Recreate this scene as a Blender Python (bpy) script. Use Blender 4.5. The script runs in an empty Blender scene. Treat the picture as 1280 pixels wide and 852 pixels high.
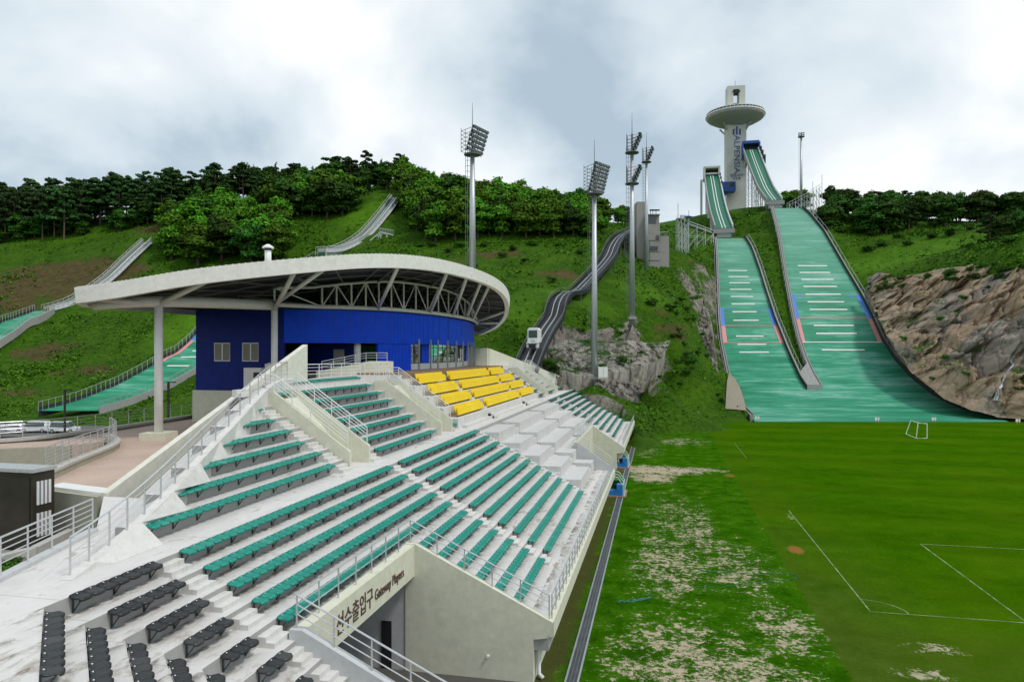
import bpy, bmesh, math, random
import numpy as np
from mathutils import Vector, Matrix, noise as mnoise

random.seed(7)
rng = np.random.default_rng(7)
scene = bpy.context.scene
COL = scene.collection
R = math.radians

# ------------------------------------------------------------------ camera
CAMZ = 13.8                      # eye height over the field
YAW = R(12.15)                   # the camera looks this far left of the stand's long axis (+Y)
FPX = 870.0                      # focal length for a 1280 px wide frame
CX, CY = 640.0, 441.2            # principal column, horizon row
SN, CS = math.sin(YAW), math.cos(YAW)
cam = bpy.data.cameras.new('camera')
camo = bpy.data.objects.new('camera', cam); COL.objects.link(camo)
camo.location = (0, 0, CAMZ); camo.rotation_euler = (R(90), 0, YAW)
cam.sensor_width = 36; cam.lens = FPX/1280*36
cam.shift_y = (CY-426)/1280
cam.clip_start = .1; cam.clip_end = 6000
scene.camera = camo

# ------------------------------------------------------------------ sky and light
SUN_EL, SUN_AZ = R(56), R(112)    # azimuth from +Y towards +X
world = bpy.data.worlds.new('World'); scene.world = world; world.use_nodes = True
nt = world.node_tree; N, L = nt.nodes, nt.links
for n in list(N): N.remove(n)
out = N.new('ShaderNodeOutputWorld'); bg = N.new('ShaderNodeBackground'); bg.inputs['Strength'].default_value = .1
sky = N.new('ShaderNodeTexSky'); sky.sky_type = 'NISHITA'; sky.sun_disc = False
sky.sun_elevation = SUN_EL; sky.sun_rotation = SUN_AZ
tc = N.new('ShaderNodeTexCoord')
# clouds live on a plane overhead: direction / (height + c)
sep = N.new('ShaderNodeSeparateXYZ'); L.new(tc.outputs['Generated'], sep.inputs[0])
add = N.new('ShaderNodeMath'); add.operation = 'ADD'; add.inputs[1].default_value = .62; L.new(sep.outputs['Z'], add.inputs[0])
mx = N.new('ShaderNodeMath'); mx.operation = 'MAXIMUM'; mx.inputs[1].default_value = .2; L.new(add.outputs[0], mx.inputs[0])
dx = N.new('ShaderNodeMath'); dx.operation = 'DIVIDE'; L.new(sep.outputs['X'], dx.inputs[0]); L.new(mx.outputs[0], dx.inputs[1])
dy = N.new('ShaderNodeMath'); dy.operation = 'DIVIDE'; L.new(sep.outputs['Y'], dy.inputs[0]); L.new(mx.outputs[0], dy.inputs[1])
cmb = N.new('ShaderNodeCombineXYZ'); L.new(dx.outputs[0], cmb.inputs[0]); L.new(dy.outputs[0], cmb.inputs[1])
def wnoise(scale, detail, rough, dist, off):
    mp = N.new('ShaderNodeMapping'); mp.inputs['Location'].default_value = off; L.new(cmb.outputs[0], mp.inputs[0])
    t = N.new('ShaderNodeTexNoise'); t.inputs['Scale'].default_value = scale; t.inputs['Detail'].default_value = detail
    t.inputs['Roughness'].default_value = rough; t.inputs['Distortion'].default_value = dist
    L.new(mp.outputs[0], t.inputs['Vector']); return t
SKYOFF = (3.1, 1.7, 0)
n1 = wnoise(1.35, 6, .48, .3, SKYOFF)
n2 = wnoise(3.6, 7, .52, .3, (8.2, 4.1, 0))
mixn = N.new('ShaderNodeMix'); mixn.data_type = 'FLOAT'; mixn.inputs[0].default_value = .3
L.new(n1.outputs['Fac'], mixn.inputs[2]); L.new(n2.outputs['Fac'], mixn.inputs[3])
cr = N.new('ShaderNodeValToRGB'); L.new(mixn.outputs[0], cr.inputs[0])
e = cr.color_ramp.elements
e[0].position = .415; e[0].color = (.41, .515, .60, 1)
e[1].position = .585; e[1].color = (.98, .985, .985, 1)
k = e.new(.47); k.color = (.62, .71, .77, 1)
k = e.new(.525); k.color = (.76, .825, .86, 1)
sc10 = N.new('ShaderNodeMix'); sc10.data_type = 'RGBA'; sc10.blend_type = 'MULTIPLY'; sc10.inputs[0].default_value = 1
L.new(cr.outputs[0], sc10.inputs[6]); sc10.inputs[7].default_value = (9.2, 9.2, 9.2, 1)
mixs = N.new('ShaderNodeMix'); mixs.data_type = 'RGBA'; mixs.inputs[0].default_value = .93
L.new(sky.outputs[0], mixs.inputs[6]); L.new(sc10.outputs[2], mixs.inputs[7])
L.new(mixs.outputs[2], bg.inputs['Color']); L.new(bg.outputs[0], out.inputs['Surface'])

sun = bpy.data.lights.new('sun', 'SUN'); sun.energy = 1.5; sun.angle = R(10); sun.color = (1, .96, .9)
suno = bpy.data.objects.new('sun', sun); COL.objects.link(suno)
sd = Vector((math.sin(SUN_AZ)*math.cos(SUN_EL), math.cos(SUN_AZ)*math.cos(SUN_EL), math.sin(SUN_EL)))
suno.rotation_euler = sd.to_track_quat('Z', 'Y').to_euler()
suno.location = (0, 0, 300)

vs = scene.view_settings
vs.view_transform = 'Standard'; vs.look = 'None'; vs.gamma = 1; vs.exposure = .30; vs.use_curve_mapping = False
scene.cycles.max_bounces = 6; scene.cycles.transparent_max_bounces = 12
scene.cycles.use_denoising = True

# ------------------------------------------------------------------ helpers
def W(u, v, D):
    """point seen at photo pixel (u, v), D metres along the view axis"""
    x = (u-CX)/FPX*D
    return Vector((x*CS - D*SN, x*SN + D*CS, CAMZ - (v-CY)/FPX*D))
def UD(u, D):
    p = W(u, CY, D); return (p.x, p.y)
def C2W(x, D): return (x*CS - D*SN, x*SN + D*CS)
def W2C(X, Y): return (X*CS + Y*SN, -X*SN + Y*CS)

def new_mat(name): 
    m = bpy.data.materials.new(name); m.use_nodes = True
    return m, m.node_tree.nodes, m.node_tree.links, m.node_tree.nodes['Principled BSDF']
def noise_node(N, L, vec, scale, detail=6, rough=.55, dist=0, stretch=None):
    if stretch:
        mp = N.new('ShaderNodeMapping'); mp.inputs['Scale'].default_value = stretch; L.new(vec, mp.inputs[0]); vec = mp.outputs[0]
    t = N.new('ShaderNodeTexNoise'); t.inputs['Scale'].default_value = scale; t.inputs['Detail'].default_value = detail
    t.inputs['Roughness'].default_value = rough; t.inputs['Distortion'].default_value = dist
    L.new(vec, t.inputs['Vector']); return t.outputs['Fac']
def ramp(N, L, fac, stops):
    r = N.new('ShaderNodeValToRGB'); L.new(fac, r.inputs[0]); e = r.color_ramp.elements
    while len(e) < len(stops): e.new(.5)
    for el, (p, c) in zip(e, stops):
        el.position = p; el.color = tuple(c)+(1,) if len(c) == 3 else c
    return r.outputs[0]
def maprange(N, L, fac, a, b, lo=0, hi=1):
    r = N.new('ShaderNodeMapRange'); L.new(fac, r.inputs[0])
    for i, x in zip((1, 2, 3, 4), (a, b, lo, hi)): r.inputs[i].default_value = x
    return r.outputs[0]
def mixc(N, L, fac, a, b, mode='MIX'):
    m = N.new('ShaderNodeMix'); m.data_type = 'RGBA'; m.blend_type = mode
    if isinstance(fac, (int, float)): m.inputs[0].default_value = fac
    else: L.new(fac, m.inputs[0])
    for i, x in ((6, a), (7, b)):
        if isinstance(x, (tuple, list)): m.inputs[i].default_value = tuple(x)+((1,) if len(x) == 3 else ())
        else: L.new(x, m.inputs[i])
    return m.outputs[2]
def math_(N, L, op, a, b=0.0):
    m = N.new('ShaderNodeMath'); m.operation = op
    for i, x in ((0, a), (1, b)):
        if isinstance(x, (int, float)): m.inputs[i].default_value = x
        else: L.new(x, m.inputs[i])
    return m.outputs[0]
def bump(N, L, bs, h, strength=.3, dist=.05):
    b = N.new('ShaderNodeBump'); b.inputs['Strength'].default_value = strength; b.inputs['Distance'].default_value = dist
    L.new(h, b.inputs['Height']); L.new(b.outputs[0], bs.inputs['Normal'])
def geo(N): return N.new('ShaderNodeNewGeometry')

def M(name, c, var=.15, scale=3, rough=.6, metal=0, bmp=0, bscale=30, spec=.5):
    """plain surface: base colour with soft mottling and optional bump"""
    m, N, L, bs = new_mat(name)
    pos = geo(N).outputs['Position']
    f = noise_node(N, L, pos, scale)
    lo = tuple(x*(1-var) for x in c); hi = tuple(min(1, x*(1+var)) for x in c)
    L.new(ramp(N, L, f, [(.3, lo), (.7, hi)]), bs.inputs['Base Color'])
    bs.inputs['Roughness'].default_value = rough; bs.inputs['Metallic'].default_value = metal
    bs.inputs['Specular IOR Level'].default_value = spec
    if bmp: bump(N, L, bs, noise_node(N, L, pos, bscale), bmp, .02)
    return m

class MB:
    """collects geometry, then links it as ONE mesh object"""
    def __init__(s): s.v = []; s.f = []; s.mi = []; s.cur = 0
    def add(s, vs, fs):
        o = len(s.v); s.v += [tuple(p) for p in vs]; s.f += [tuple(i+o for i in q) for q in fs]; s.mi += [s.cur]*len(fs); return s
    def box(s, c, size, rz=0, M4=None):
        hx, hy, hz = size[0]/2, size[1]/2, size[2]/2
        ps = [Vector((x*hx, y*hy, z*hz)) for z in (-1, 1) for y in (-1, 1) for x in (-1, 1)]
        m = M4 if M4 else Matrix.Translation(c) @ Matrix.Rotation(rz, 4, 'Z')
        ps = [m @ p for p in ps]
        return s.add(ps, [(0, 2, 3, 1), (4, 5, 7, 6), (0, 1, 5, 4), (2, 6, 7, 3), (0, 4, 6, 2), (1, 3, 7, 5)])
    def bx(s, a, b):
        return s.box([(a[i]+b[i])/2 for i in range(3)], [abs(b[i]-a[i]) for i in range(3)])
    def prism(s, poly, z0, z1):
        """vertical prism over an xy polygon; z0, z1 may be lists"""
        n = len(poly)
        Z0 = z0 if isinstance(z0, (list, tuple)) else [z0]*n; Z1 = z1 if isinstance(z1, (list, tuple)) else [z1]*n
        ar = sum(poly[i][0]*poly[(i+1) % n][1]-poly[(i+1) % n][0]*poly[i][1] for i in range(n))
        if ar < 0: poly = poly[::-1]; Z0 = Z0[::-1]; Z1 = Z1[::-1]
        vs = [(p[0], p[1], z) for p, z in zip(poly, Z0)] + [(p[0], p[1], z) for p, z in zip(poly, Z1)]
        fs = [tuple(range(n))[::-1], tuple(range(n, 2*n))] + [(i, (i+1) % n, n+(i+1) % n, n+i) for i in range(n)]
        return s.add(vs, fs)
    def slab(s, pts, n, th):
        """closed slab: polygon pts (3D) extruded by vector n*th"""
        k = len(pts); n = Vector(n).normalized()*th
        a = [Vector(p) for p in pts]; b = [p+n for p in a]
        return s.add(a+b, [tuple(range(k))[::-1], tuple(range(k, 2*k))] + [(i, (i+1) % k, k+(i+1) % k, k+i) for i in range(k)])
    def beam(s, p, q, w, h=None, up=(0, 0, 1)):
        p, q = Vector(p), Vector(q); d = q-p; ln = d.length
        if ln < 1e-6: return s
        h = h or w; d.normalize(); up = Vector(up)
        if abs(d.dot(up)) > .99: up = Vector((1, 0, 0))
        x = d.cross(up).normalized(); z = x.cross(d)
        m = Matrix((x, d, z)).transposed().to_4x4(); m.translation = (p+q)/2
        return s.box(None, (w, ln, h), M4=m)
    def tube(s, pts, r, n=8, cap=True):
        pts = [Vector(p) for p in pts]; rs = r if isinstance(r, (list, tuple)) else [r]*len(pts)
        vs = []; prev = None
        for i, p in enumerate(pts):
            d = (pts[min(i+1, len(pts)-1)]-pts[max(i-1, 0)]).normalized()
            up = Vector((0, 0, 1)) if abs(d.z) < .95 else Vector((1, 0, 0))
            x = d.cross(up).normalized(); y = x.cross(d)
            if prev is not None and x.dot(prev) < 0: x, y = -x, -y
            prev = x
            vs += [p + (x*math.cos(2*math.pi*j/n)+y*math.sin(2*math.pi*j/n))*rs[i] for j in range(n)]
        fs = [(i*n+j, i*n+(j+1) % n, (i+1)*n+(j+1) % n, (i+1)*n+j) for i in range(len(pts)-1) for j in range(n)]
        if cap: fs += [tuple(range(n))[::-1], tuple(range((len(pts)-1)*n, len(pts)*n))]
        return s.add(vs, fs)
    def lathe(s, prof, c, n=24):
        """prof: list of (r, z), revolved about the vertical through c"""
        vs = [(c[0]+r*math.cos(2*math.pi*j/n), c[1]+r*math.sin(2*math.pi*j/n), c[2]+z) for r, z in prof for j in range(n)]
        fs = [(i*n+j, i*n+(j+1) % n, (i+1)*n+(j+1) % n, (i+1)*n+j) for i in range(len(prof)-1) for j in range(n)]
        fs += [tuple(range(n))[::-1], tuple(range((len(prof)-1)*n, len(prof)*n))]
        return s.add(vs, fs)
    def grid(s, P, closed=False):
        """P: rows of 3D points"""
        m, n = len(P), len(P[0]); vs = [p for row in P for p in row]
        fs = [(i*n+j, i*n+j+1, (i+1)*n+j+1, (i+1)*n+j) for i in range(m-1) for j in range(n-1)]
        return s.add(vs, fs)
    def build(s, name, mat, parent=None, smooth=False, loc=None):
        me = bpy.data.meshes.new(name); o = bpy.data.objects.new(name, me); COL.objects.link(o)
        off = Vector((0, 0, 0))
        if parent:
            o.parent = parent; q = parent
            while q: off += q.location; q = q.parent
        elif loc is not None: o.location = loc; off = Vector(loc)
        me.from_pydata([(p[0]-off.x, p[1]-off.y, p[2]-off.z) for p in s.v], [], s.f)
        for m in (mat if isinstance(mat, (list, tuple)) else [mat]): me.materials.append(m)
        if any(s.mi): me.polygons.foreach_set('material_index', s.mi)
        if smooth: me.polygons.foreach_set('use_smooth', [True]*len(me.polygons))
        me.update(); return o
def mesh_np(name, V, F, mat, parent=None, smooth=False):
    """quads/tris from numpy arrays"""
    me = bpy.data.meshes.new(name); o = bpy.data.objects.new(name, me); COL.objects.link(o)
    k = F.shape[1]
    me.vertices.add(len(V)); me.vertices.foreach_set('co', V.astype(np.float32).ravel())
    me.loops.add(F.size); me.loops.foreach_set('vertex_index', F.astype(np.int32).ravel())
    me.polygons.add(len(F)); me.polygons.foreach_set('loop_start', np.arange(0, F.size, k, dtype=np.int32))
    me.polygons.foreach_set('loop_total', np.full(len(F), k, dtype=np.int32))
    if smooth: me.polygons.foreach_set('use_smooth', np.ones(len(F), dtype=bool))
    me.materials.append(mat); me.update(calc_edges=True); me.validate()
    if parent: o.parent = parent
    return o
def tag(o, label=None, cat=None, group=None, kind=None):
    if label: o['label'] = label
    if cat: o['category'] = cat
    if group: o['group'] = group
    if kind: o['kind'] = kind
    return o
def thing(name, loc, label, cat, group=None, rz=0):
    o = bpy.data.objects.new(name, None); COL.objects.link(o); o.location = loc; o.rotation_euler = (0, 0, rz)
    o.empty_display_size = .3
    return tag(o, label, cat, group)
def kids(o, name, mesh, parent, loc=(0, 0, 0), rz=0):
    """another object using an existing mesh"""
    c = bpy.data.objects.new(name, mesh); COL.objects.link(c); c.parent = parent; c.location = loc; c.rotation_euler = (0, 0, rz); return c
def copy_tree(o, parent=None):
    c = o.copy(); COL.objects.link(c); c.parent = parent
    for ch in CH.get(o.name, o.children): copy_tree(ch, c)
    return c
CH = {}
def text_mesh(body, size, depth, M4, name, mat, parent, align='CENTER', sx=1):
    cu = bpy.data.curves.new('lettering', 'FONT'); cu.body = body; cu.size = size; cu.extrude = depth
    cu.align_x = align; cu.align_y = 'CENTER'; cu.resolution_u = 3
    t = bpy.data.objects.new('lettering', cu); COL.objects.link(t)
    dg = bpy.context.evaluated_depsgraph_get(); dg.update()
    me = bpy.data.meshes.new_from_object(t.evaluated_get(dg))
    bpy.data.objects.remove(t)
    off = Vector((0, 0, 0)); q = parent
    while q: off += q.location; q = q.parent
    me.transform(Matrix.Translation(-off) @ M4 @ Matrix.Diagonal((sx, 1, 1, 1)))
    me.materials.clear(); me.materials.append(mat)
    o = bpy.data.objects.new(name, me); COL.objects.link(o); o.parent = parent; return o
ORD = ['lowest', 'second', 'third', 'fourth', 'fifth', 'sixth', 'seventh', 'eighth', 'ninth', 'tenth', 'eleventh', 'twelfth']
ORDT = ['first'] + ORD[1:]

# value-noise fbm on numpy arrays
def vnoise(x, y, seed):
    xi = np.floor(x).astype(np.int64); yi = np.floor(y).astype(np.int64); fx = x-xi; fy = y-yi
    fx = fx*fx*(3-2*fx); fy = fy*fy*(3-2*fy)
    def h(a, b):
        n = (a*374761393 + b*668265263 + seed*1442695041) & 0x7fffffff
        n = ((n ^ (n >> 13))*1274126177) & 0x7fffffff
        return ((n ^ (n >> 16)) & 0xffff)/65535.0
    return (h(xi, yi)*(1-fx)+h(xi+1, yi)*fx)*(1-fy) + (h(xi, yi+1)*(1-fx)+h(xi+1, yi+1)*fx)*fy
def fbm(x, y, seed=1, oct=5, gain=.5):
    s = 0; a = 1; t = 0
    for o in range(oct):
        s = s+a*(vnoise(x*2**o, y*2**o, seed+o*17)-.5); t += a; a *= gain
    return s/t*2
# ------------------------------------------------------------------ ski hill profile (shared by both big hills)
S1 = .715; D0 = 146.0; D1 = 195.0
def prof(D, Dk, Dt, s_end=.2):
    """landing slope height over the field at view depth D: flat outrun, curve, straight, knoll"""
    if D <= D0: return .03
    if D <= D1: return .03+.5*S1/(D1-D0)*(D-D0)**2
    z1 = .03+.5*S1*(D1-D0)
    if D <= Dk: return z1+S1*(D-D1)
    zk = z1+S1*(Dk-D1); t = D-Dk
    return zk+S1*t-.5*(S1-s_end)/(Dt-Dk)*t*t
BIG = (255.0, 285.0); SML = (235.0, 258.0)
def vof(D, hill): return CY-(prof(D, *hill)-CAMZ)*FPX/D
def Dof(v, hill):
    a, b = 120.0, hill[1]+15
    for _ in range(60):
        m = (a+b)/2
        if vof(m, hill) > v: a = m
        else: b = m
    return (a+b)/2
def lerp_tab(v, tab):
    tab = sorted(tab)
    return float(np.interp(v, [t[0] for t in tab], [t[1] for t in tab]))
BL = [(257, 965), (275, 970), (300, 976), (350, 984), (400, 994), (425, 1000), (450, 1008), (470, 1017), (487, 1027)]
BR = [(257, 999), (268, 1012), (290, 1030), (340, 1059), (370, 1077), (400, 1092), (427, 1104), (450, 1119), (470, 1137), (480, 1149), (490, 1162), (500, 1178), (510, 1200), (516, 1222), (523, 1250), (527, 1262)]
SL = [(292, 895), (320, 897), (350, 898), (400, 900), (430, 903), (450, 907), (470, 911), (487, 916), (500, 922), (510, 928), (516, 933), (523, 940), (527, 944)]
SR = [(292, 925), (300, 933), (310, 939), (320, 943), (340, 950), (360, 956), (400, 969), (420, 977), (440, 985), (460, 994), (475, 1001), (487, 1009)]
def edge(v, tab, hill):
    D = Dof(v, hill); x, y = UD(lerp_tab(v, tab), D); return Vector((x, y, prof(D, *hill)))

# ------------------------------------------------------------------ terrain from control points
ctl = []
def cp(u, v, D, dz=0): p = W(u, v, D); ctl.append((p.x, p.y, p.z+dz))
def cz(x, y, z): ctl.append((x, y, z))
for hill, l, r in ((BIG, BL, BR), (SML, SL, SR)):
    for v in np.linspace(hill is BIG and 259 or 294, 486, 9):
        a, b = edge(v, l, hill), edge(v, r, hill)
        for p in (a, (a+b)/2, b): cz(p.x, p.y, p.z-1.3)
# left hill, its two little jumps
for u, v, D in [(-350,560,90),(-250,545,110),(-120,540,118),(0,541,120),(100,541,120),(200,538,125),(-100,524,138),(20,520,140),
    (100,512,142),(0,490,152),(100,470,160),(0,440,175),(100,435,175),(170,462,155),(250,430,168),(300,420,172),(250,470,150),(300,470,150),
    (-60,470,160),(-150,440,175),(-60,405,188),(0,402,186),(60,392,196),(200,410,182),(320,380,190),(140,350,211),(185,306,226),(100,360,205),(0,355,215),(0,322,235),(-100,330,230),
    (-250,330,230),(0,303,252),(100,297,250),(-200,300,255),(-400,300,240),(200,285,246),(250,292,236),(260,350,205),(330,345,205),(400,329,208),
    (300,300,228),(350,300,226),(420,300,226),(450,280,232),(470,262,240),(495,250,246),(440,258,252),(470,240,262),(505,262,240),
    (0,282,272),(120,272,275),(220,258,275),(330,245,280),(430,238,282),(500,228,285),(-250,285,285)]: cp(u, v, D)
# middle hill
for u, v, D in [(560,345,176),(540,325,190),(560,300,206),(600,400,140),(620,375,152),(650,405,136),(600,350,170),(650,350,172),(620,312,196),(680,308,198),
    (700,372,152),(690,400,140),(740,330,182),(740,300,203),(700,298,208),(620,298,206),(720,282,225),(660,278,225),(600,275,225),(600,262,240),(680,268,240),(740,278,236),
    (770,300,212),(770,335,186),(800,330,196),(800,345,198),(830,345,200),(790,370,165),(790,398,140),(760,398,145),(840,370,182),(850,330,205),
    (860,300,236),(830,285,252),(800,283,262),(760,283,262),(880,330,215),(870,400,172),(850,440,155),(830,410,160),(860,470,150),(880,500,146),(820,500,150),
    (690,412,140),(720,408,141),(760,408,142),(800,415,142),(660,425,133),(640,440,124),(620,440,125),
    (700,468,118),(743,473,120),(780,468,124),(820,462,132),(690,462,118),(720,500,119),(770,500,124),(800,507,144),
    (850,512,144),(900,515,146),(790,523,138.5),(840,524,138.5),(880,524,138.5)]: cp(u, v, D)
# mound under the tower, right meadow, cliff foot and lip
for u, v, D in [(880,285,262),(905,268,300),(930,262,305),(955,258,305),(930,290,262),(945,310,252),(940,275,280),(920,268,385),(1000,262,330),
    (1015,262,300),(1040,290,275),(1060,272,290),(1100,275,285),(1150,278,278),(1200,280,268),(1280,272,240),(1400,265,235),
    (1040,330,245),(1090,330,236),(1150,318,226),(1220,312,212),(1290,300,196),(1400,280,180),(1100,345,214),(1090,352,208),
    (1130,340,202),(1170,338,190),(1210,338,177),(1250,332,168),(1300,322,160),(1400,300,150),(1550,270,140),
    (1110,410,184),(1135,445,172),(1160,480,160),(1190,503,152),(1220,514,148),(1285,523,143),(1400,530,138),(1550,545,130),
    (1500,585,100),(1400,640,60)]: cp(u, v, D)
# beyond the ridges, and the low flat ground around the stand
for x, D, z in [(-420,330,45),(-250,380,55),(-100,380,58),(0,360,60),(80,420,80),(160,430,80),(260,380,60),(420,330,50),(-420,520,20),(-150,560,30),(100,560,40),(350,540,30),(520,420,30),(-520,240,40),(480,220,45),(-430,120,5),(450,120,14)]:
    cz(*C2W(x, D), z)
for X, Y, z in [(-60,20,0),(-60,60,0),(-60,100,2),(-45,80,1),(-38,105,4),(-28,122,7.5),(-20,134,8),(-12,138,5),(-4,130,1),(-90,60,0),(-90,100,0),(-40,120,6),(20,135,-.3),(60,150,-.6),(20,80,-1),(20,20,-1),(60,60,-1),(60,100,-1),(100,100,-1),(100,60,-1),(100,20,-1),(0,120,-.6),(0,60,-1),(-20,20,-1),(-20,60,-1),(-25,90,0),(-60,-40,-1),(0,-60,-1),(100,-60,-1),(140,60,-1),(135,100,0)]:
    cz(X, Y, z)
ctl = np.array(ctl)
def rbf_fit(P, lam=.002):
    n = len(P); S = 100.0; X = P[:, :2]/S
    d = np.linalg.norm(X[:, None]-X[None], axis=2)
    K = d + lam*np.eye(n)*-1
    T = np.hstack([np.ones((n, 1)), X])
    A = np.block([[K, T], [T.T, np.zeros((3, 3))]])
    w = np.linalg.solve(A, np.concatenate([P[:, 2], np.zeros(3)]))
    return X, w, S
RX, RW, RS = rbf_fit(ctl)
def base_height(X, Y):
    X = np.asarray(X, float); Y = np.asarray(Y, float); sh = X.shape
    q = np.stack([X.ravel(), Y.ravel()], 1)/RS; out = np.empty(len(q))
    for i in range(0, len(q), 20000):
        b = q[i:i+20000]; d = np.linalg.norm(b[:, None]-RX[None], axis=2)
        out[i:i+20000] = d@RW[:-3] + RW[-3] + b@RW[-2:]
    return out.reshape(sh)
def hill_mask(X, Y):
    """(on, z): is this ground under a big landing hill, and how high is the hill there"""
    xr, D = X*CS+Y*SN, -X*SN+Y*CS
    on = np.zeros(X.shape, bool); z = np.full(X.shape, 1e3)
    for hill, l, r in ((BIG, BL, BR), (SML, SL, SR)):
        Ds = np.linspace(140, hill[1]+1, 120); zs = np.array([prof(d, *hill) for d in Ds])
        vs_ = CY-(zs-CAMZ)*FPX/Ds
        ls = np.array([lerp_tab(v, l) for v in vs_]); rs = np.array([lerp_tab(v, r) for v in vs_])
        if hill is SML: rs = np.where(vs_ > 487, np.array([lerp_tab(v, BR) for v in vs_]), rs)
        xl = (ls-CX)/FPX*Ds; xh = (rs-CX)/FPX*Ds
        a = np.interp(D, Ds, xl); b = np.interp(D, Ds, xh); zz = np.interp(D, Ds, zs)
        inside = (D > 139) & (D < hill[1]) & (xr > a-1.2) & (xr < b+1.2)
        on |= inside; z = np.where(inside, np.minimum(z, zz), z)
    return on, z
def height(X, Y):
    X = np.asarray(X, float); Y = np.asarray(Y, float)
    z = base_height(X, Y)
    xr, D = X*CS+Y*SN, -X*SN+Y*CS
    rough = np.clip((z-2)/10, 0, 1)
    z = z + rough*(fbm(X/14, Y/14, 3, 4)*.9 + fbm(X/3.2, Y/3.2, 9, 3)*.35)
    on, hz = hill_mask(X, Y)
    z = np.where(on, np.minimum(z, hz-.9), z)
    # stadium bowl: keep the terrain under the field and the stand
    fld = (X > -6) & (X < 130) & (D < 137.5) & (Y > -80)
    tt = np.clip((z-.1)/1.6, 0, 1); z = np.where(fld, np.where(z < 1.7, -.4*(1-tt)+z*tt, z), z)
    st = (X > -24) & (X <= -4) & (Y > -40) & (Y < 117)
    z = np.where(st, np.minimum(z, -.4), z)
    pz = (X > -60) & (X <= -24) & (Y > -40) & (Y < 100)
    z = np.where(pz, np.minimum(z, -.2), z)
    return z
def hat(x, y): return float(height(np.array([x]), np.array([y]))[0])

# terrain material: grass mottled, brown soil, rock where steep
def terrain_mat():
    m, N, L, bs = new_mat('hillside_grass')
    g = geo(N); pos = g.outputs['Position']
    n_big = noise_node(N, L, pos, .022, 4, .6, .4); n_mid = noise_node(N, L, pos, .16, 6, .62, .3); n_fine = noise_node(N, L, pos, 1.1, 6, .65)
    n_f2 = noise_node(N, L, pos, 3.7, 4, .6)
    a = ramp(N, L, n_mid, [(.28, (.017, .050, .002)), (.45, (.036, .104, .004)), (.58, (.062, .154, .005)), (.75, (.105, .180, .012))])
    b = ramp(N, L, n_fine, [(.3, (.017, .050, .002)), (.5, (.046, .128, .005)), (.72, (.096, .190, .012))])
    c = mixc(N, L, .55, a, b)
    c = mixc(N, L, maprange(N, L, n_f2, .35, .7), c, (.018, .05, .006), 'MIX') if False else mixc(N, L, .6, c, ramp(N, L, n_f2, [(.3, (.35, .35, .35)), (.65, (1.35, 1.35, 1.2))]), 'MULTIPLY')
    # bare soil: two known scars on the left hillside plus random small ones
    soil = ramp(N, L, noise_node(N, L, pos, .5, 5, .65), [(.3, (.065, .038, .018)), (.7, (.15, .092, .05))])
    sm = None
    for (cx, cy, cz_), (sx, sy, sz), amt in SCARS:
        mp = N.new('ShaderNodeMapping'); mp.vector_type = 'TEXTURE'
        mp.inputs['Location'].default_value = (cx, cy, cz_); mp.inputs['Scale'].default_value = (sx, sy, sz); mp.inputs['Rotation'].default_value = (0, 0, YAW)
        L.new(pos, mp.inputs[0])
        ln = N.new('ShaderNodeVectorMath'); ln.operation = 'LENGTH'; L.new(mp.outputs[0], ln.inputs[0])
        f = maprange(N, L, ln.outputs['Value'], 1, .25, 0, amt)
        sm = f if sm is None else math_(N, L, 'MAXIMUM', sm, f)
    smn = math_(N, L, 'ADD', sm, math_(N, L, 'MULTIPLY', math_(N, L, 'SUBTRACT', n_mid, .5), 1.6))
    rnd = maprange(N, L, n_big, .58, .75, 0, .30)
    smn = math_(N, L, 'ADD', smn, rnd)
    smask = maprange(N, L, math_(N, L, 'ADD', smn, math_(N, L, 'MULTIPLY', math_(N, L, 'SUBTRACT', n_fine, .5), .9)), .34, .62)
    c = mixc(N, L, math_(N, L, 'MULTIPLY', smask, .8), c, soil)
    lm = None
    for (cx, cy, cz_), (sx, sy, sz), amt in LUSH:
        mp = N.new('ShaderNodeMapping'); mp.vector_type = 'TEXTURE'
        mp.inputs['Location'].default_value = (cx, cy, cz_); mp.inputs['Scale'].default_value = (sx, sy, sz); mp.inputs['Rotation'].default_value = (0, 0, YAW)
        L.new(pos, mp.inputs[0]); ln = N.new('ShaderNodeVectorMath'); ln.operation = 'LENGTH'; L.new(mp.outputs[0], ln.inputs[0])
        f = maprange(N, L, ln.outputs['Value'], 1.1, .4, 0, amt); lm = f if lm is None else math_(N, L, 'MAXIMUM', lm, f)
    c = mixc(N, L, math_(N, L, 'MULTIPLY', lm, maprange(N, L, n_mid, .25, .6, .35, .9)), c, mixc(N, L, n_fine, (.060, .175, .004), (.135, .30, .012)))
    # rock on steep ground
    sepn = N.new('ShaderNodeSeparateXYZ'); L.new(g.outputs['True Normal'], sepn.inputs[0])
    st = math_(N, L, 'ADD', sepn.outputs['Z'], math_(N, L, 'MULTIPLY', math_(N, L, 'SUBTRACT', n_mid, .5), .8))
    rk = ramp(N, L, noise_node(N, L, pos, .7, 7, .7, .3, (1, 1, .4)), [(.3, (.10, .09, .08)), (.5, (.27, .24, .205)), (.7, (.42, .38, .33))])
    sz_ = N.new('ShaderNodeSeparateXYZ'); L.new(pos, sz_.inputs[0])
    c = mixc(N, L, math_(N, L, 'MULTIPLY', maprange(N, L, st, .52, .42), maprange(N, L, sz_.outputs['Z'], 3, 5)), c, rk)
    L.new(c, bs.inputs['Base Color']); bs.inputs['Roughness'].default_value = .95; bs.inputs['Specular IOR Level'].default_value = .1
    bump(N, L, bs, math_(N, L, 'ADD', n_fine, math_(N, L, 'MULTIPLY', n_f2, .5)), 1.0, .9)
    return m
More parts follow.
